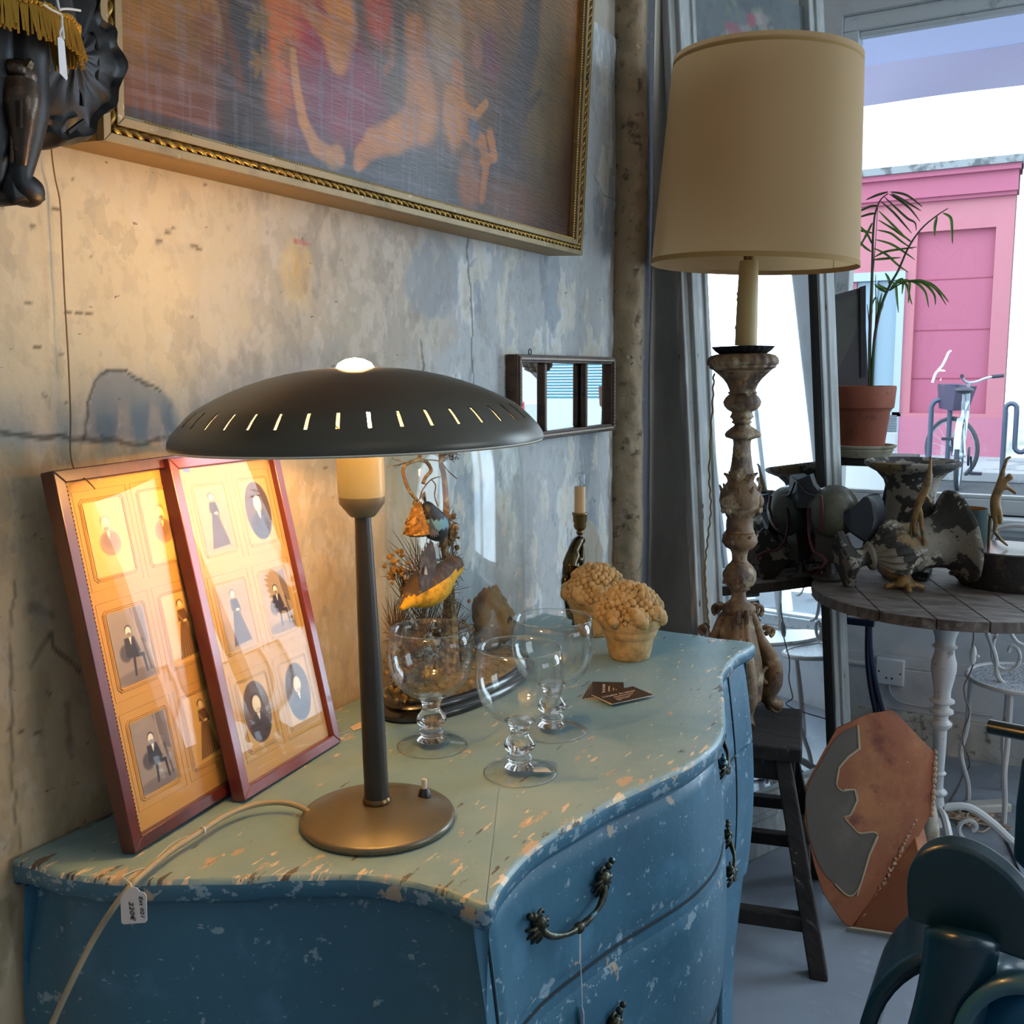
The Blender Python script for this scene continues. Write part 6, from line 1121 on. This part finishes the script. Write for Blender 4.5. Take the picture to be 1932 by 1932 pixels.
figure('small tan climbing figure on a brass rod at the right of the table', 1862, 1102, b[1], [(1872, 960), (1880, 935), (1888, 915), (1897, 905), (1911, 896), (1893, 885), (1900, 865), (1908, 862), (1902, 920), (1918, 932), (1880, 985), (1876, 1003), (1890, 1020), (1902, 1030), (1886, 968), (1888, 990)], [(0, 1), (1, 2), (2, 3), (3, 4), (2, 5), (5, 6), (6, 7), (2, 8), (8, 9), (0, 10), (10, 11), (11, 12), (12, 13), (0, 14), (14, 15)], [.017, .015, .014, .010, .012, .006, .005, .003, .006, .005, .008, .006, .005, .003, .010, .006], [(1868, 972)])
# little green lamp shade and dark round board
gq = P(1824, 1000, y=3.34); t_ = thing('small_lamp_shade', (gq[0], 3.34, TZ), 'small dark green drum lamp shade with orange lining behind the figures', 'lamp shade')
hz = P(1820, 958, y=3.34)[2]; lz = P(1830, 1020, y=3.34)[2]
sh = obj('shade', G().lathe([(.062, lz - .001), (.056, hz)], 40, T(gq[0], 3.34, 0), cap=False), mat('green_fabric', '14302e', .8), t_); obj('lining', G().lathe([(.0605, lz), (.0548, hz)], 40, T(gq[0], 3.34, 0), cap=False), mat('orange_lining', 'c08048', .6), t_)
obj('lamp_foot', G().lathe([(.045, TZ), (.045, TZ + .01), (.01, TZ + .02), (.008, hz - .02)], 20, T(gq[0], 3.34, 0)), m_rod, t_); obj('shade_spider', G().tube([(gq[0] - .054, 3.34, hz - .004), (gq[0] + .054, 3.34, hz - .002)], .0018, 5).tube([(gq[0], 3.286, hz - .004), (gq[0], 3.394, hz - .004)], .0018, 5), m_rod, t_)
dq = P(1920, 1095, y=3.10); t_ = thing('round_wood_slab', (dq[0] + .02, 3.2, TZ), 'thick dark round wood slab with pale top at the right back of the table', 'board')
DCX = P(1905, 1060, y=3.22)[0]; zt_ = P(1880, 1048, y=3.09)[2]
obj('slab', G().lathe([(.135, TZ), (.140, TZ + .01), (.138, zt_ - .015), (.140, zt_)], 48, T(DCX, 3.23, 0)), mat('charred_bark', '1d1612', .7, layers=[('4a3a2c', 24, .55, .66, 7)], bump=1, bscale=50), t_, ang=40); obj('slab_top', G().lathe([(.136, zt_), (.134, zt_ + .003), (.0, zt_ + .003)], 48, T(DCX, 3.23, 0)), mat('polished_slab', '5a4c48', .18), t_, ang=40)

# ================================================================ plant stand, pot, palm, framed board
m_navy = mat('dark_blue_iron', '1c2740', .4, .3); SY = 3.60
q0 = P(1590, 872, y=SY); q1 = P(1690, 866, y=SY)
SZ = P(1600, 862, y=3.50)[2]
ps = thing('plant_stand', ((q0[0] + q1[0]) / 2, SY, 0), 'tall dark blue iron stand with a board shelf holding the palm pot', 'plant stand')
obj('shelf_board', G().box((-.20, -.13, -.028), (.15, .13, 0), T((q0[0] + q1[0]) / 2, SY, SZ)), mat('dark_shelf', '2a2624', .6), ps, bevel=.004)
def ip(px, py, y=SY): return P(px, py, y=y)
for dy in (-.09, .10):
    y = SY + dy
    obj('leg', G().tube(smooth_path([(q1[0] - .0, y, SZ - .03), P(1672, 935, y=y), P(1655, 1000, y=y), P(1642, 1080, y=y), P(1639, 1150, y=y), P(1638, 1250, y=y), P(1650, 1330, y=y), P(1672, 1400, y=y) if dy < 0 else P(1660, 1385, y=y)], 5), .0105, 8), m_navy, ps)
    obj('leg', G().tube(smooth_path([(q0[0] - .06, y, SZ - .03), (q0[0] - .03, y, .95), (q0[0] + .01, y, .6), (q0[0] - .02, y, .25), (q0[0] - .07, y, .01)], 5), .0105, 8), m_navy, ps)
yl = SY - .09; obj('leg', G().tube(smooth_path([P(1640, 1150, y=yl), P(1643, 1240, y=yl), P(1663, 1335, y=yl), P(1685, 1390, y=yl), P(1702, 1418, y=yl + .04), P(1714, 1412, y=yl + .06), P(1718, 1395, y=yl + .06), P(1712, 1381, y=yl + .06), P(1705, 1378, y=yl + .06)], 5), .0095, 8), m_navy, ps)
za = P(1620, 1160, y=yl)[2]; obj('cross_bar', G().box((q0[0] - .02, yl - .008, za - .004), (P(1645, 1160, y=yl)[0], yl + .008, za + .016)).box((q0[0] - .02, yl - .012, za - .036), (P(1648, 1160, y=yl)[0] + .004, yl + .012, za - .014)), m_navy, ps, bevel=.002)
m_terra = mat('terracotta_pot', '8a4a34', .75, layers=[('a5624a', 7, .5, .68, 6), ('6e3a2a', 14, .6, .7, 5)], bump=.3, bscale=40)
sau = P(1632, 846, y=3.52); pcx, pcy = P(1628, 800, y=3.52)[0], 3.52
t_ = tag(obj('saucer', G().lathe([(.075, 0), (.09, .004), (.100, .022), (.104, .026), (.100, .030), (.110, .036), (.112, .042), (.104, .043), (.088, .018), (.0, .016)], 48, T(pcx, pcy, SZ), fn=lambda a, z, r: r * (1 + .006 * math.cos(10 * a))), mat('cream_stone_dish', 'a8a48c', .7, layers=[('7a745c', 12, .55, .7, 6)], bump=.4)), 'cream stoneware dish under the terracotta plant pot', 'saucer')
zr = P(1640, 728, y=3.52)[2]; zb_ = SZ + .0165
pp = thing('potted_palm', (pcx, pcy, zb_), 'terracotta pot with a thin feathery palm in front of the window', 'potted plant')
hP = zr - zb_
obj('pot', G().lathe([(.066, 0), (.070, .004), (.086, hP * .62), (.088, hP * .64), (.098, hP * .68), (.103, hP * .98), (.101, hP), (.094, hP), (.090, hP * .9), (.0, hP * .88)], 48, T(pcx, pcy, zb_)), m_terra, pp, ang=35)
obj('soil', G().lathe([(.089, hP * .885), (.0, hP * .90)], 30, T(pcx, pcy, zb_)), mat('soil', '2a1e16', .95, bump=1), pp)
m_leaf = mat('palm_leaf', '5f8a32', .45, layers=[('3f6a28', 30, .5, .65, 4)]); m_leafd = mat('palm_leaf_dark', '4c5a30', .5, layers=[('5d4a34', 20, .55, .7, 4)]); m_stk = mat('palm_stalk', '3a4a2e', .5, layers=[('4e2f38', 9, .5, .62, 3)])
PYp = 3.50; lq = lambda a, b, dy=0: P(a, b, y=PYp + dy)
def stalk(pts, r0, r1, name='stem'): pp_ = smooth_path([lq(*p) for p in pts], 5); return obj(name, G().tube(pp_, list(np.linspace(r0, r1, len(pp_))), 7), m_stk, pp)
s1 = stalk([(1641, 728), (1641, 640), (1644, 560), (1646, 500), (1647, 450), (1650, 410), (1656, 388), (1664, 374), (1676, 365)], .006, .0016); s2_ = stalk([(1645, 728), (1650, 640), (1662, 580), (1678, 540), (1695, 510), (1715, 465), (1740, 430), (1770, 405), (1789, 393)], .006, .0014); s3 = stalk([(1650, 640), (1653, 590), (1652, 540), (1652, 518)], .003, .0008); stalk([(1641, 640), (1639, 600), (1636, 574)], .0025, .001); stalk([(1678, 548), (1700, 535), (1720, 530), (1745, 532)], .003, .001); stalk([(1648, 510), (1651, 470), (1656, 392)], .0015, .001)
def leaf(pts, wd):
    pts = [lq(*p) for p in pts]; q = smooth_path(pts, 5); N = len(q); L_ = []; R_ = []; nn = np.array(ROT[:, 2])
    for i, p in enumerate(q):
        t = q[min(i + 1, N - 1)] - q[max(i - 1, 0)]; s = np.cross(t, nn); s /= np.linalg.norm(s) + 1e-9; w_ = wd * math.sin(PI * min(1, (i + .5) / N)) ** .7 * (1 - .35 * i / N); L_.append(p + s * w_); R_.append(p - s * w_)
    mid_ = [p - nn * wd * .5 for p in q]; g = G().grid([[a, m_, b] for a, m_, b in zip(L_, mid_, R_)]); return g
def frond(parent, lv, mt, wd=.0048):
    for k, l in enumerate(lv): obj('leaflet', leaf(l, wd), mt, parent, ang=180)
frond(s1, [[(1676, 362), (1655, 368), (1634, 377)], [(1680, 362), (1710, 368), (1740, 390)], [(1682, 365), (1705, 378), (1738, 398)], [(1678, 366), (1700, 380), (1718, 395), (1736, 418)], [(1668, 371), (1690, 392), (1712, 412), (1726, 420), (1729, 435)], [(1662, 380), (1685, 400), (1703, 420), (1720, 440)], [(1656, 388), (1640, 390), (1616, 402)], [(1654, 403), (1640, 404), (1615, 412)]], m_leafd)
frond(s1, [[(1658, 398), (1680, 420), (1700, 440), (1716, 456)], [(1657, 415), (1685, 432), (1708, 448), (1722, 458)], [(1655, 434), (1680, 440), (1700, 455), (1722, 470)], [(1652, 452), (1680, 460), (1705, 475), (1726, 490)], [(1648, 468), (1672, 480), (1694, 500), (1714, 514)], [(1650, 485), (1670, 475), (1700, 470), (1730, 466)], [(1648, 490), (1670, 488), (1700, 486)], [(1645, 460), (1635, 440), (1615, 420)], [(1644, 475), (1630, 465), (1614, 445)], [(1646, 420), (1636, 440), (1620, 470)], [(1646, 440), (1630, 436), (1614, 434)]], m_leaf)
frond(s2_, [[(1779, 402), (1793, 410), (1796, 430), (1797, 460)], [(1768, 408), (1764, 425), (1763, 445)]], m_leaf, .006)
frond(s2_, [[(1682, 540), (1700, 532), (1712, 540), (1716, 560), (1721, 575)], [(1680, 540), (1676, 525), (1670, 515)], [(1684, 532), (1690, 540), (1692, 560), (1695, 590)], [(1690, 530), (1714, 530), (1715, 550), (1714, 572)], [(1700, 530), (1725, 532), (1745, 550), (1752, 580)], [(1720, 528), (1745, 536), (1762, 555), (1765, 575)], [(1725, 528), (1755, 535), (1775, 552), (1790, 570)], [(1715, 530), (1740, 530), (1765, 545), (1785, 575)], [(1678, 548), (1665, 542), (1654, 535)], [(1674, 552), (1660, 545), (1650, 536)], [(1680, 545), (1690, 535), (1704, 524)], [(1690, 532), (1703, 528), (1702, 555)]], m_leaf, .0055)
frond(s3, [[(1652, 560), (1645, 575), (1646, 590)], [(1656, 590), (1660, 570), (1664, 552)], [(1654, 610), (1657, 585), (1655, 560)], [(1655, 600), (1664, 580), (1668, 562)]], m_leaf, .004)
# dark framed board behind the pot
t_ = thing('framed_slate', P(1610, 730, y=3.62), 'dark framed board with one black edge standing behind the terracotta pot', 'board')
yb = 3.64; A = P(1575, 556, y=yb); Bq = P(1630, 541, y=3.68); Cq = P(1639, 730, y=3.68); Dq = P(1583, 730, y=yb)
Aq = P(1540, 566, y=3.61); Dq = P(1540, 735, y=3.61); e1 = Vector(Bq - Aq); nrm = Vector((e1.y, -e1.x, 0)).normalized()
obj('frame', G().prism([Aq, Bq, Cq, Dq], nrm * -.022), mat('slate_frame', '4a4448', .5), t_, ang=0)
ins = lambda s, t: Vector(Aq) + (Vector(Bq) - Vector(Aq)) * s + (Vector(Dq) - Vector(Aq)) * t
obj('board_face', G().prism([ins(.05, .07), ins(.86, .07), ins(.88, .97), ins(.05, .97)], nrm * .002), mat('slate_face', '55544e', .6, layers=[('44423c', 5, .5, .7, 5)]), t_, ang=0); obj('black_edge', G().prism([ins(.90, -.01), ins(1.02, -.01), ins(1.03, 1.0), ins(.93, 1.0)], nrm * .012), mat('black_edge', '15151c', .4), t_, ang=0)

# ================================================================ garden chair, hanging switch, cables
def garden_chair():
    cxy = P(1935, 1285, y=3.42); C0 = np.array([cxy[0], 3.46, 0]); t_ = thing('garden_chair', C0, 'white wrought iron garden chair with scrolled back, cropped by the right edge', 'chair'); R_ = .17; SZc = P(1872, 1284, y=3.40)[2]
    g = G().tube([C0 + np.array([R_ * math.cos(a), R_ * math.sin(a), SZc]) for a in np.linspace(0, 2 * PI, 40, endpoint=False)], .009, 8, closed=True); obj('seat_ring', g, m_castw, t_)
    obj('seat', G().lathe([(R_ - .004, SZc - .002), (R_ - .004, SZc + .003), (.0, SZc - .006)], 40, T(C0[0], C0[1], 0)), mat('chair_mesh_white', 'b9bcc0', .5, layers=[('7a7c80', 160, .45, .55, 1)], bump=.6, bscale=200), t_)
    for a in (3.5, 4.5, .5, 1.9):
        o_ = np.array([math.cos(a), math.sin(a), 0]); obj('leg', G().tube(smooth_path([C0 + o_ * R_ * .97 + (0, 0, SZc - .002), C0 + o_ * R_ * 1.0 + (0, 0, SZc * .62), C0 + o_ * R_ * 1.08 + (0, 0, SZc * .42), C0 + o_ * R_ * .92 + (0, 0, SZc * .18), C0 + o_ * R_ * .90 + (0, 0, .008)], 5), .008, 8), m_castw, t_)
    qq = lambda a, b: P(a, b, y=3.40); g = G(); g.tube(smooth_path([qq(1852, 1165), qq(1865, 1200), qq(1878, 1240), qq(1882, 1275), qq(1896, 1292)], 5), .008, 8); g.tube(smooth_path([qq(1896, 1162), qq(1880, 1195), qq(1872, 1225), qq(1876, 1250), qq(1895, 1263), qq(1915, 1260), qq(1924, 1242), qq(1920, 1225), qq(1908, 1218), qq(1902, 1230)], 5), .006, 8); g.tube(smooth_path([qq(1896, 1165), qq(1905, 1190), qq(1920, 1212), qq(1945, 1222)], 5), .006, 8); g.tube(smooth_path([qq(1880, 1000), qq(1910, 992), qq(1950, 995), qq(2000, 1010)], 5), .007, 8); g.tube([qq(1850, 1165), qq(1835, 1090), qq(1880, 1000)], .007, 8); obj('back_scrolls', g, m_castw, t_); return t_
garden_chair()
def reflected_chair():
    C0 = np.array([1.25, 3.45, 0]); t_ = thing('garden_chair', C0, 'white wrought iron garden chair seen only in the leaning mirror', 'chair'); R_ = .17
    obj('seat', G().lathe([(R_, .445), (R_ + .008, .452), (R_, .46), (.0, .455)], 40, T(C0[0], C0[1], 0)), m_castw, t_)
    for a in (.8, 2.3, 3.9, 5.4):
        o_ = np.array([math.cos(a), math.sin(a), 0]); obj('leg', G().tube(smooth_path([C0 + o_ * .16 + (0, 0, .45), C0 + o_ * .19 + (0, 0, .2), C0 + o_ * .17 + (0, 0, .005)], 5), .008, 8), m_castw, t_)
    g = G()
    for s in (-1, 1): g.tube(smooth_path([C0 + (.16 * s, .08, .45), C0 + (.19 * s, .14, .7), C0 + (.12 * s, .17, .88), C0 + (0, .18, .92)], 5), .007, 8); g.tube(spiral(C0 + np.array([.07 * s, .15, .66]), (s, 0, 0), (0, .2, 1), .01, .055, 0, 5, 16), .005, 7)
    obj('back_scrolls', g, m_castw, t_)
reflected_chair()
sw_ = thing('inline_switch', P(1838, 1235, y=3.2), 'white inline cord switch hanging on a thin brown flex beside the table', 'switch')
yq = 3.2; w2_ = lambda a, b, y=yq: P(a, b, y=y)
obj('switch_body', G().ball((0, 0, 0), (.010, .010, .030), 14, 10).ball((.012, 0, -.002), (.006, .005, .005), 10, 7).xf(T(*w2_(1836, 1236))), mat('ivory_switch', 'd3d2cc', .4), sw_)
obj('flex', G().tube(smooth_path([w2_(1835, 1178), w2_(1837, 1200), w2_(1834, 1220)], 4), .0022, 6).tube(smooth_path([w2_(1837, 1252), w2_(1828, 1275), w2_(1819, 1295), w2_(1822, 1320), w2_(1829, 1345), w2_(1818, 1380), w2_(1817, 1405), P(1826, 1425, z=.1), P(1829, 1445, z=.04), P(1820, 1458, z=.003), P(1806, 1490, z=.003), P(1790, 1515, z=.003)], 5), .0022, 6), mat('brown_flex', '6a5a50', .7), sw_)
g = G(); rs = np.random.RandomState(9); c0 = P(1825, 1545, z=.006)
for k in range(9):
    pts = [c0 + np.array([rs.normal(0, .055), rs.normal(0, .04), rs.uniform(0, .012)]) for _ in range(6)]; g.tube(smooth_path(pts, 5), .0028, 6)
g.tube(smooth_path([P(1795, 1520, z=.004), P(1830, 1525, z=.004), P(1870, 1535, z=.004), P(1897, 1545, z=.004), P(1890, 1558, z=.004), P(1860, 1555, z=.004)], 5), .0025, 6)
tag(obj('cable_tangle', g, mat('tangled_flex', 'b39a80', .7)), 'tangle of beige cables on the floor under the round table', 'cables')
tag(obj('floor_cable', G().tube(smooth_path([P(1860, 1545, z=.004), P(1885, 1562, z=.004), P(1900, 1590, z=.004), P(1912, 1618, z=.004), P(1930, 1660, z=.004)], 6), .0032, 6), mat('black_cable', '1c1f2a', .5)), 'black cable on the grey floor running behind the teal chair', 'cable')
tag(obj('extension_block', G().box((-.07, -.025, 0), (.07, .025, .03), T(*P(1862, 1530, z=0)) @ Rz(.6)), mat('ext_white', 'c6bfb4', .5), bevel=.006), 'pale extension block among the tangled cables on the floor', 'extension lead')

# ================================================================ terracotta ornament leaning by the stool
m_tc = mat('orange_terracotta', '8a4d2c', .75, layers=[('a2663c', 6, .5, .66, 6), ('6a3520', 9, .58, .70, 5), ('c9a080', 50, .70, .73, 5)], bump=.35, bscale=40); m_tcp = mat('grey_washed_patch', '5a5147', .8, layers=[('6c5f52', 6, .5, .7, 5)], bump=.3, bscale=40)
# front hexagonal face: bottom corner on the floor, plane leaning back a little
F0 = P(1602, 1752, z=0); nv_ = np.array([.62, -.76, .18]); nv_ /= np.linalg.norm(nv_)
def fp(px, py, e=0):
    r = ROT @ np.array([px - 966.0, -(py - 966.0), -FPX]); s = ((F0 + nv_ * e - CAM) @ nv_) / (r @ nv_); return CAM + r * s
tc_ = thing('terracotta_ornament', F0, 'large faceted orange terracotta block with grey peeled patch leaning by the stool', 'terracotta ornament')
hexp = [(1639, 1345), (1577, 1373), (1548, 1425), (1518, 1482), (1516, 1550), (1534, 1632), (1550, 1684), (1587, 1740), (1602, 1751), (1712, 1548), (1719, 1428)]
ed = np.array([.55, .75, -.02]); ed = ed / np.linalg.norm(ed) * .085
hp3 = [fp(*p) for p in hexp]; g = G(); g.prism([tuple(p) for p in hp3], ed); 
obj('block', g, m_tc, tc_, ang=20, bevel=.004)
pat = [(1618, 1372), (1621, 1412), (1600, 1428), (1583, 1448), (1578, 1480), (1590, 1492), (1612, 1490), (1617, 1510), (1604, 1538), (1593, 1542), (1608, 1560), (1622, 1572), (1646, 1570), (1655, 1578), (1640, 1610), (1632, 1640), (1617, 1680), (1600, 1690), (1575, 1668), (1550, 1640), (1530, 1590), (1522, 1545), (1522, 1490), (1548, 1440), (1580, 1390)]
sp3 = smooth_path([fp(a, b, .0015) for a, b in pat], 3, True); obj('peeled_patch', G().add([tuple(p) for p in sp3], [tuple(range(len(sp3)))]), m_tcp, tc_, ang=0)
obj('plaster_foot', G().prism([P(1608, 1748, z=.012), P(1728, 1766, z=.014), P(1727, 1772, z=.0), P(1606, 1754, z=.0)], (-.012, -.012, 0)), mat('plaster_white', 'a89c88', .9, bump=.5), tc_, ang=0)
obj('patch_contour', G().tube(smooth_path([fp(a, b, .002) for a, b in pat[1:19]], 4), .0022, 6), mat('pale_contour', 'a08a6c', .9), tc_)
obj('chipped_edge', G().tube([fp(a, b, .002) for a, b in ((1618, 1368), (1621, 1412), (1600, 1428), (1583, 1448), (1578, 1480))], [.003, .004, .003, .003, .002], 6).tube([fp(a, b, .002) for a, b in ((1593, 1490), (1612, 1490), (1617, 1510), (1604, 1538), (1590, 1542))], [.002, .003, .003, .003, .001], 6).tube([fp(a, b, .002) for a, b in ((1655, 1578), (1640, 1612), (1632, 1640), (1617, 1690))], [.004, .003, .003, .002], 6), mat('plaster_chip', 'b5a488', .9), tc_)
g = G(); bl, br2 = fp(1602, 1751), fp(1712, 1548); 
g.prism([bl + ed * 1.0, br2 + ed * 1.0, fp(1736, 1562) + ed * .6, fp(1745, 1620) + ed * 1.6, fp(1700, 1700) + ed * 1.8, fp(1640, 1752) + ed * 1.5], ed * .6)
q = [P(1606, 1752, z=.0), P(1660, 1762, z=0), P(1726, 1772, z=0), P(1740, 1752, z=0.03), P(1752, 1700, z=.06), P(1745, 1600, z=.12), (P(1725, 1548, z=.16))]
obj('side_slab', G().prism([P(1606, 1751, z=.001), P(1730, 1771, z=.001), P(1752, 1745, z=.045), P(1738, 1640, z=.15), P(1722, 1560, z=.22)], (.02, .05, .0)), m_tc, tc_, ang=20, bevel=.004)
g = G(); rs = np.random.RandomState(15)
for k in range(26):
    t = k / 25; p = bl + (br2 - bl) * (.06 + .9 * t) + ed * .45 + nv_ * .0 + np.array([0, -.0, .004]); g.tube([p + rs.normal(0, .003, 3) for _ in range(3)], rs.uniform(.003, .006), 6)
for k in range(12): p = fp(1712, 1548) + (fp(1719, 1428) - fp(1712, 1548)) * (k / 11) + ed * 1.02; g.ball(p, rs.uniform(.005, .009), 7, 5)
obj('moulded_beading', g, mat('dusty_terracotta', 'b08a70', .85, bump=.5), tc_)['kind'] = 'stuff'
# pale carved fragment behind it
m_pal = mat('pale_stone', 'b8ab98', .85, layers=[('8c7c66', 20, .5, .66, 6)], bump=.6, bscale=60)
t_ = thing('carved_fragment', P(1755, 1600, z=0), 'pale carved figure fragment wedged between the terracotta block and the table foot', 'sculpture fragment')
vq = lambda a, b, y=2.86: P(a, b, y=y)
skin('body', [vq(1738, 1462), vq(1744, 1490), vq(1748, 1520), vq(1756, 1545), vq(1752, 1575), vq(1748, 1600), vq(1765, 1600), vq(1742, 1620), vq(1755, 1530)], [(0, 1), (1, 2), (2, 3), (3, 4), (4, 5), (4, 6), (5, 7), (2, 8)], [.012, .016, .020, .018, .022, .020, .014, .016, .012], m_pal, t_, 1)
obj('plinth', G().box((-.05, -.04, 0), (.05, .04, max(.02, vq(1745, 1640)[2])), T(vq(1750, 1600)[0], 2.88, 0)), m_pal, t_, bevel=.005)

# ================================================================ teal painted chair close to the camera
m_teal = mat('teal_gloss_paint', '082d3c', .34, coat=.15, layers=[('062531', 4, .5, .7, 4), ('d8c08a', 50, .76, .765, 5)], bump=.1, bscale=30); m_tealc = mat('teal_paint_edge', '2c5a68', .35, coat=.3, layers=[('caa860', 18, .71, .72, 7)]); m_chip = mat('bare_wood_chip', 'd0a868', .7)
ty = 1.30; tq2 = lambda a, b, y=ty: P(a, b, y=y)
tc2 = thing('teal_chair', P(1900, 2300, y=1.5)[:2].tolist() + [0], 'dark teal painted wooden chair with rounded boards in the lower right foreground', 'chair')
half = [(1712, 1736), (1709, 1690), (1710, 1660), (1718, 1632), (1735, 1611), (1758, 1600), (1785, 1596), (1815, 1601), (1845, 1613), (1875, 1632), (1905, 1657), (1935, 1692), (1975, 1750), (1990, 1835)]
hp = smooth_path([tq2(*p) for p in half], 4) ; dv = np.array([.005, .022, .008])
obj('back_board', G().prism([tuple(p) for p in hp], dv), m_teal, tc2, ang=30, bevel=.004)
g = G(); g.ball(tq2(1812, 1607, ty + .004), (.010, .003, .003), 8, 5); g.ball(tq2(1826, 1613, ty + .004), (.004, .002, .002), 7, 5); obj('paint_chip', g, m_chip, tc2)
rows = []
for t in np.linspace(0, 1, 16):
    py = 1742 + 330 * t; bend = 60 * t - 95 * t * t; x0, x1 = 1768 - 32 * t + bend * .3 - 40 * t * t, 1866 - 60 * t + bend * .2 - 20 * t * t; yy_ = ty - .005 + .03 * math.sin(t * 2); row = []
    for s in np.linspace(0, 1, 9): row.append(tq2(x0 + (x1 - x0) * s, py + (20 * s if t < .3 else 10 * s), yy_ - .022 * math.sin(s * PI)))
    rows.append(row)
o = obj('bent_splat', G().grid(rows), m_teal, tc2, ang=180); s_ = o.modifiers.new('s', 'SOLIDIFY'); s_.thickness = .02; s_.offset = -1
def shellg(cxp, cyp, rx, ry, y0, y1, a0, a1, nm, mt, th=.02):
    rows = []
    for a in np.linspace(a0, a1, 26): rows.append([tq2(cxp + rx * math.cos(a) * k, cyp - ry * math.sin(a) * k, y0 + (y1 - y0) * (1 - k)) for k in (1.0, .985)] + [tq2(cxp + rx * math.cos(a) * .985 + 16, cyp - ry * math.sin(a) * .985 + 6, y1)])
    o = obj(nm, G().grid(rows), mt, tc2, ang=180); return o
g = G(); c3 = tq2(1850, 2010, 1.44); rows = []
for i in range(20):
    a = PI * (.25 + .75 * i / 19); rows.append([(c3[0] + .17 * math.cos(a) * .95, c3[1] + d, c3[2] + .20 * math.sin(a)) for d in (-.05, -.035, .10, .115)])
g.grid(rows); o = obj('seat_shell', g, m_teal, tc2, ang=180); s_ = o.modifiers.new('s', 'SOLIDIFY'); s_.thickness = .022
g = G(); c4 = tq2(1935, 1990, 1.30); rows = []
for i in range(20):
    a = PI * (.35 + .60 * i / 19); rows.append([(c4[0] + .085 * math.cos(a), c4[1] + d, c4[2] + .115 * math.sin(a)) for d in (-.03, .0, .09)])
g.grid(rows); o = obj('inner_rail', g, m_tealc, tc2, ang=180); s_ = o.modifiers.new('s', 'SOLIDIFY'); s_.thickness = .018
obj('seat_block', G().ball(tq2(1960, 1950, 1.42), (.11, .12, .07), 24, 14), mat('teal_blue_seat', '1f5c7c', .4, coat=.2), tc2)
for x, y in ((.82, 1.36), (1.02, 1.36), (.82, 1.56), (1.02, 1.56)): obj('leg', G().lathe([(.016, 0), (.020, .12), (.024, .45)], 14, T(x + .06, y, 0)), m_teal, tc2)
obj('handle_bar', G().tube([P(1868, 1371, y=1.62), P(1935, 1384, y=1.60), P(2010, 1400, y=1.58)], [.0115, .0115, .0115], 16), mat('black_green_bar', '10201f', .3, coat=.3), tc2)
obj('post', G().prism([P(1914, 1520, y=1.66), P(1926, 1430, y=1.66), P(1990, 1420, y=1.66), P(1990, 1700, y=1.66), P(1909, 1622, y=1.66)], (.02, .05, 0)), m_teal, tc2, bevel=.006)
obj('side_rail', G().box((.90, 1.36, .50), (.93, 1.70, .54)).box((1.06, 1.36, .50), (1.09, 1.70, .54)).box((1.03, 1.66, 0), (1.07, 1.70, .95)), m_teal, tc2, bevel=.004)
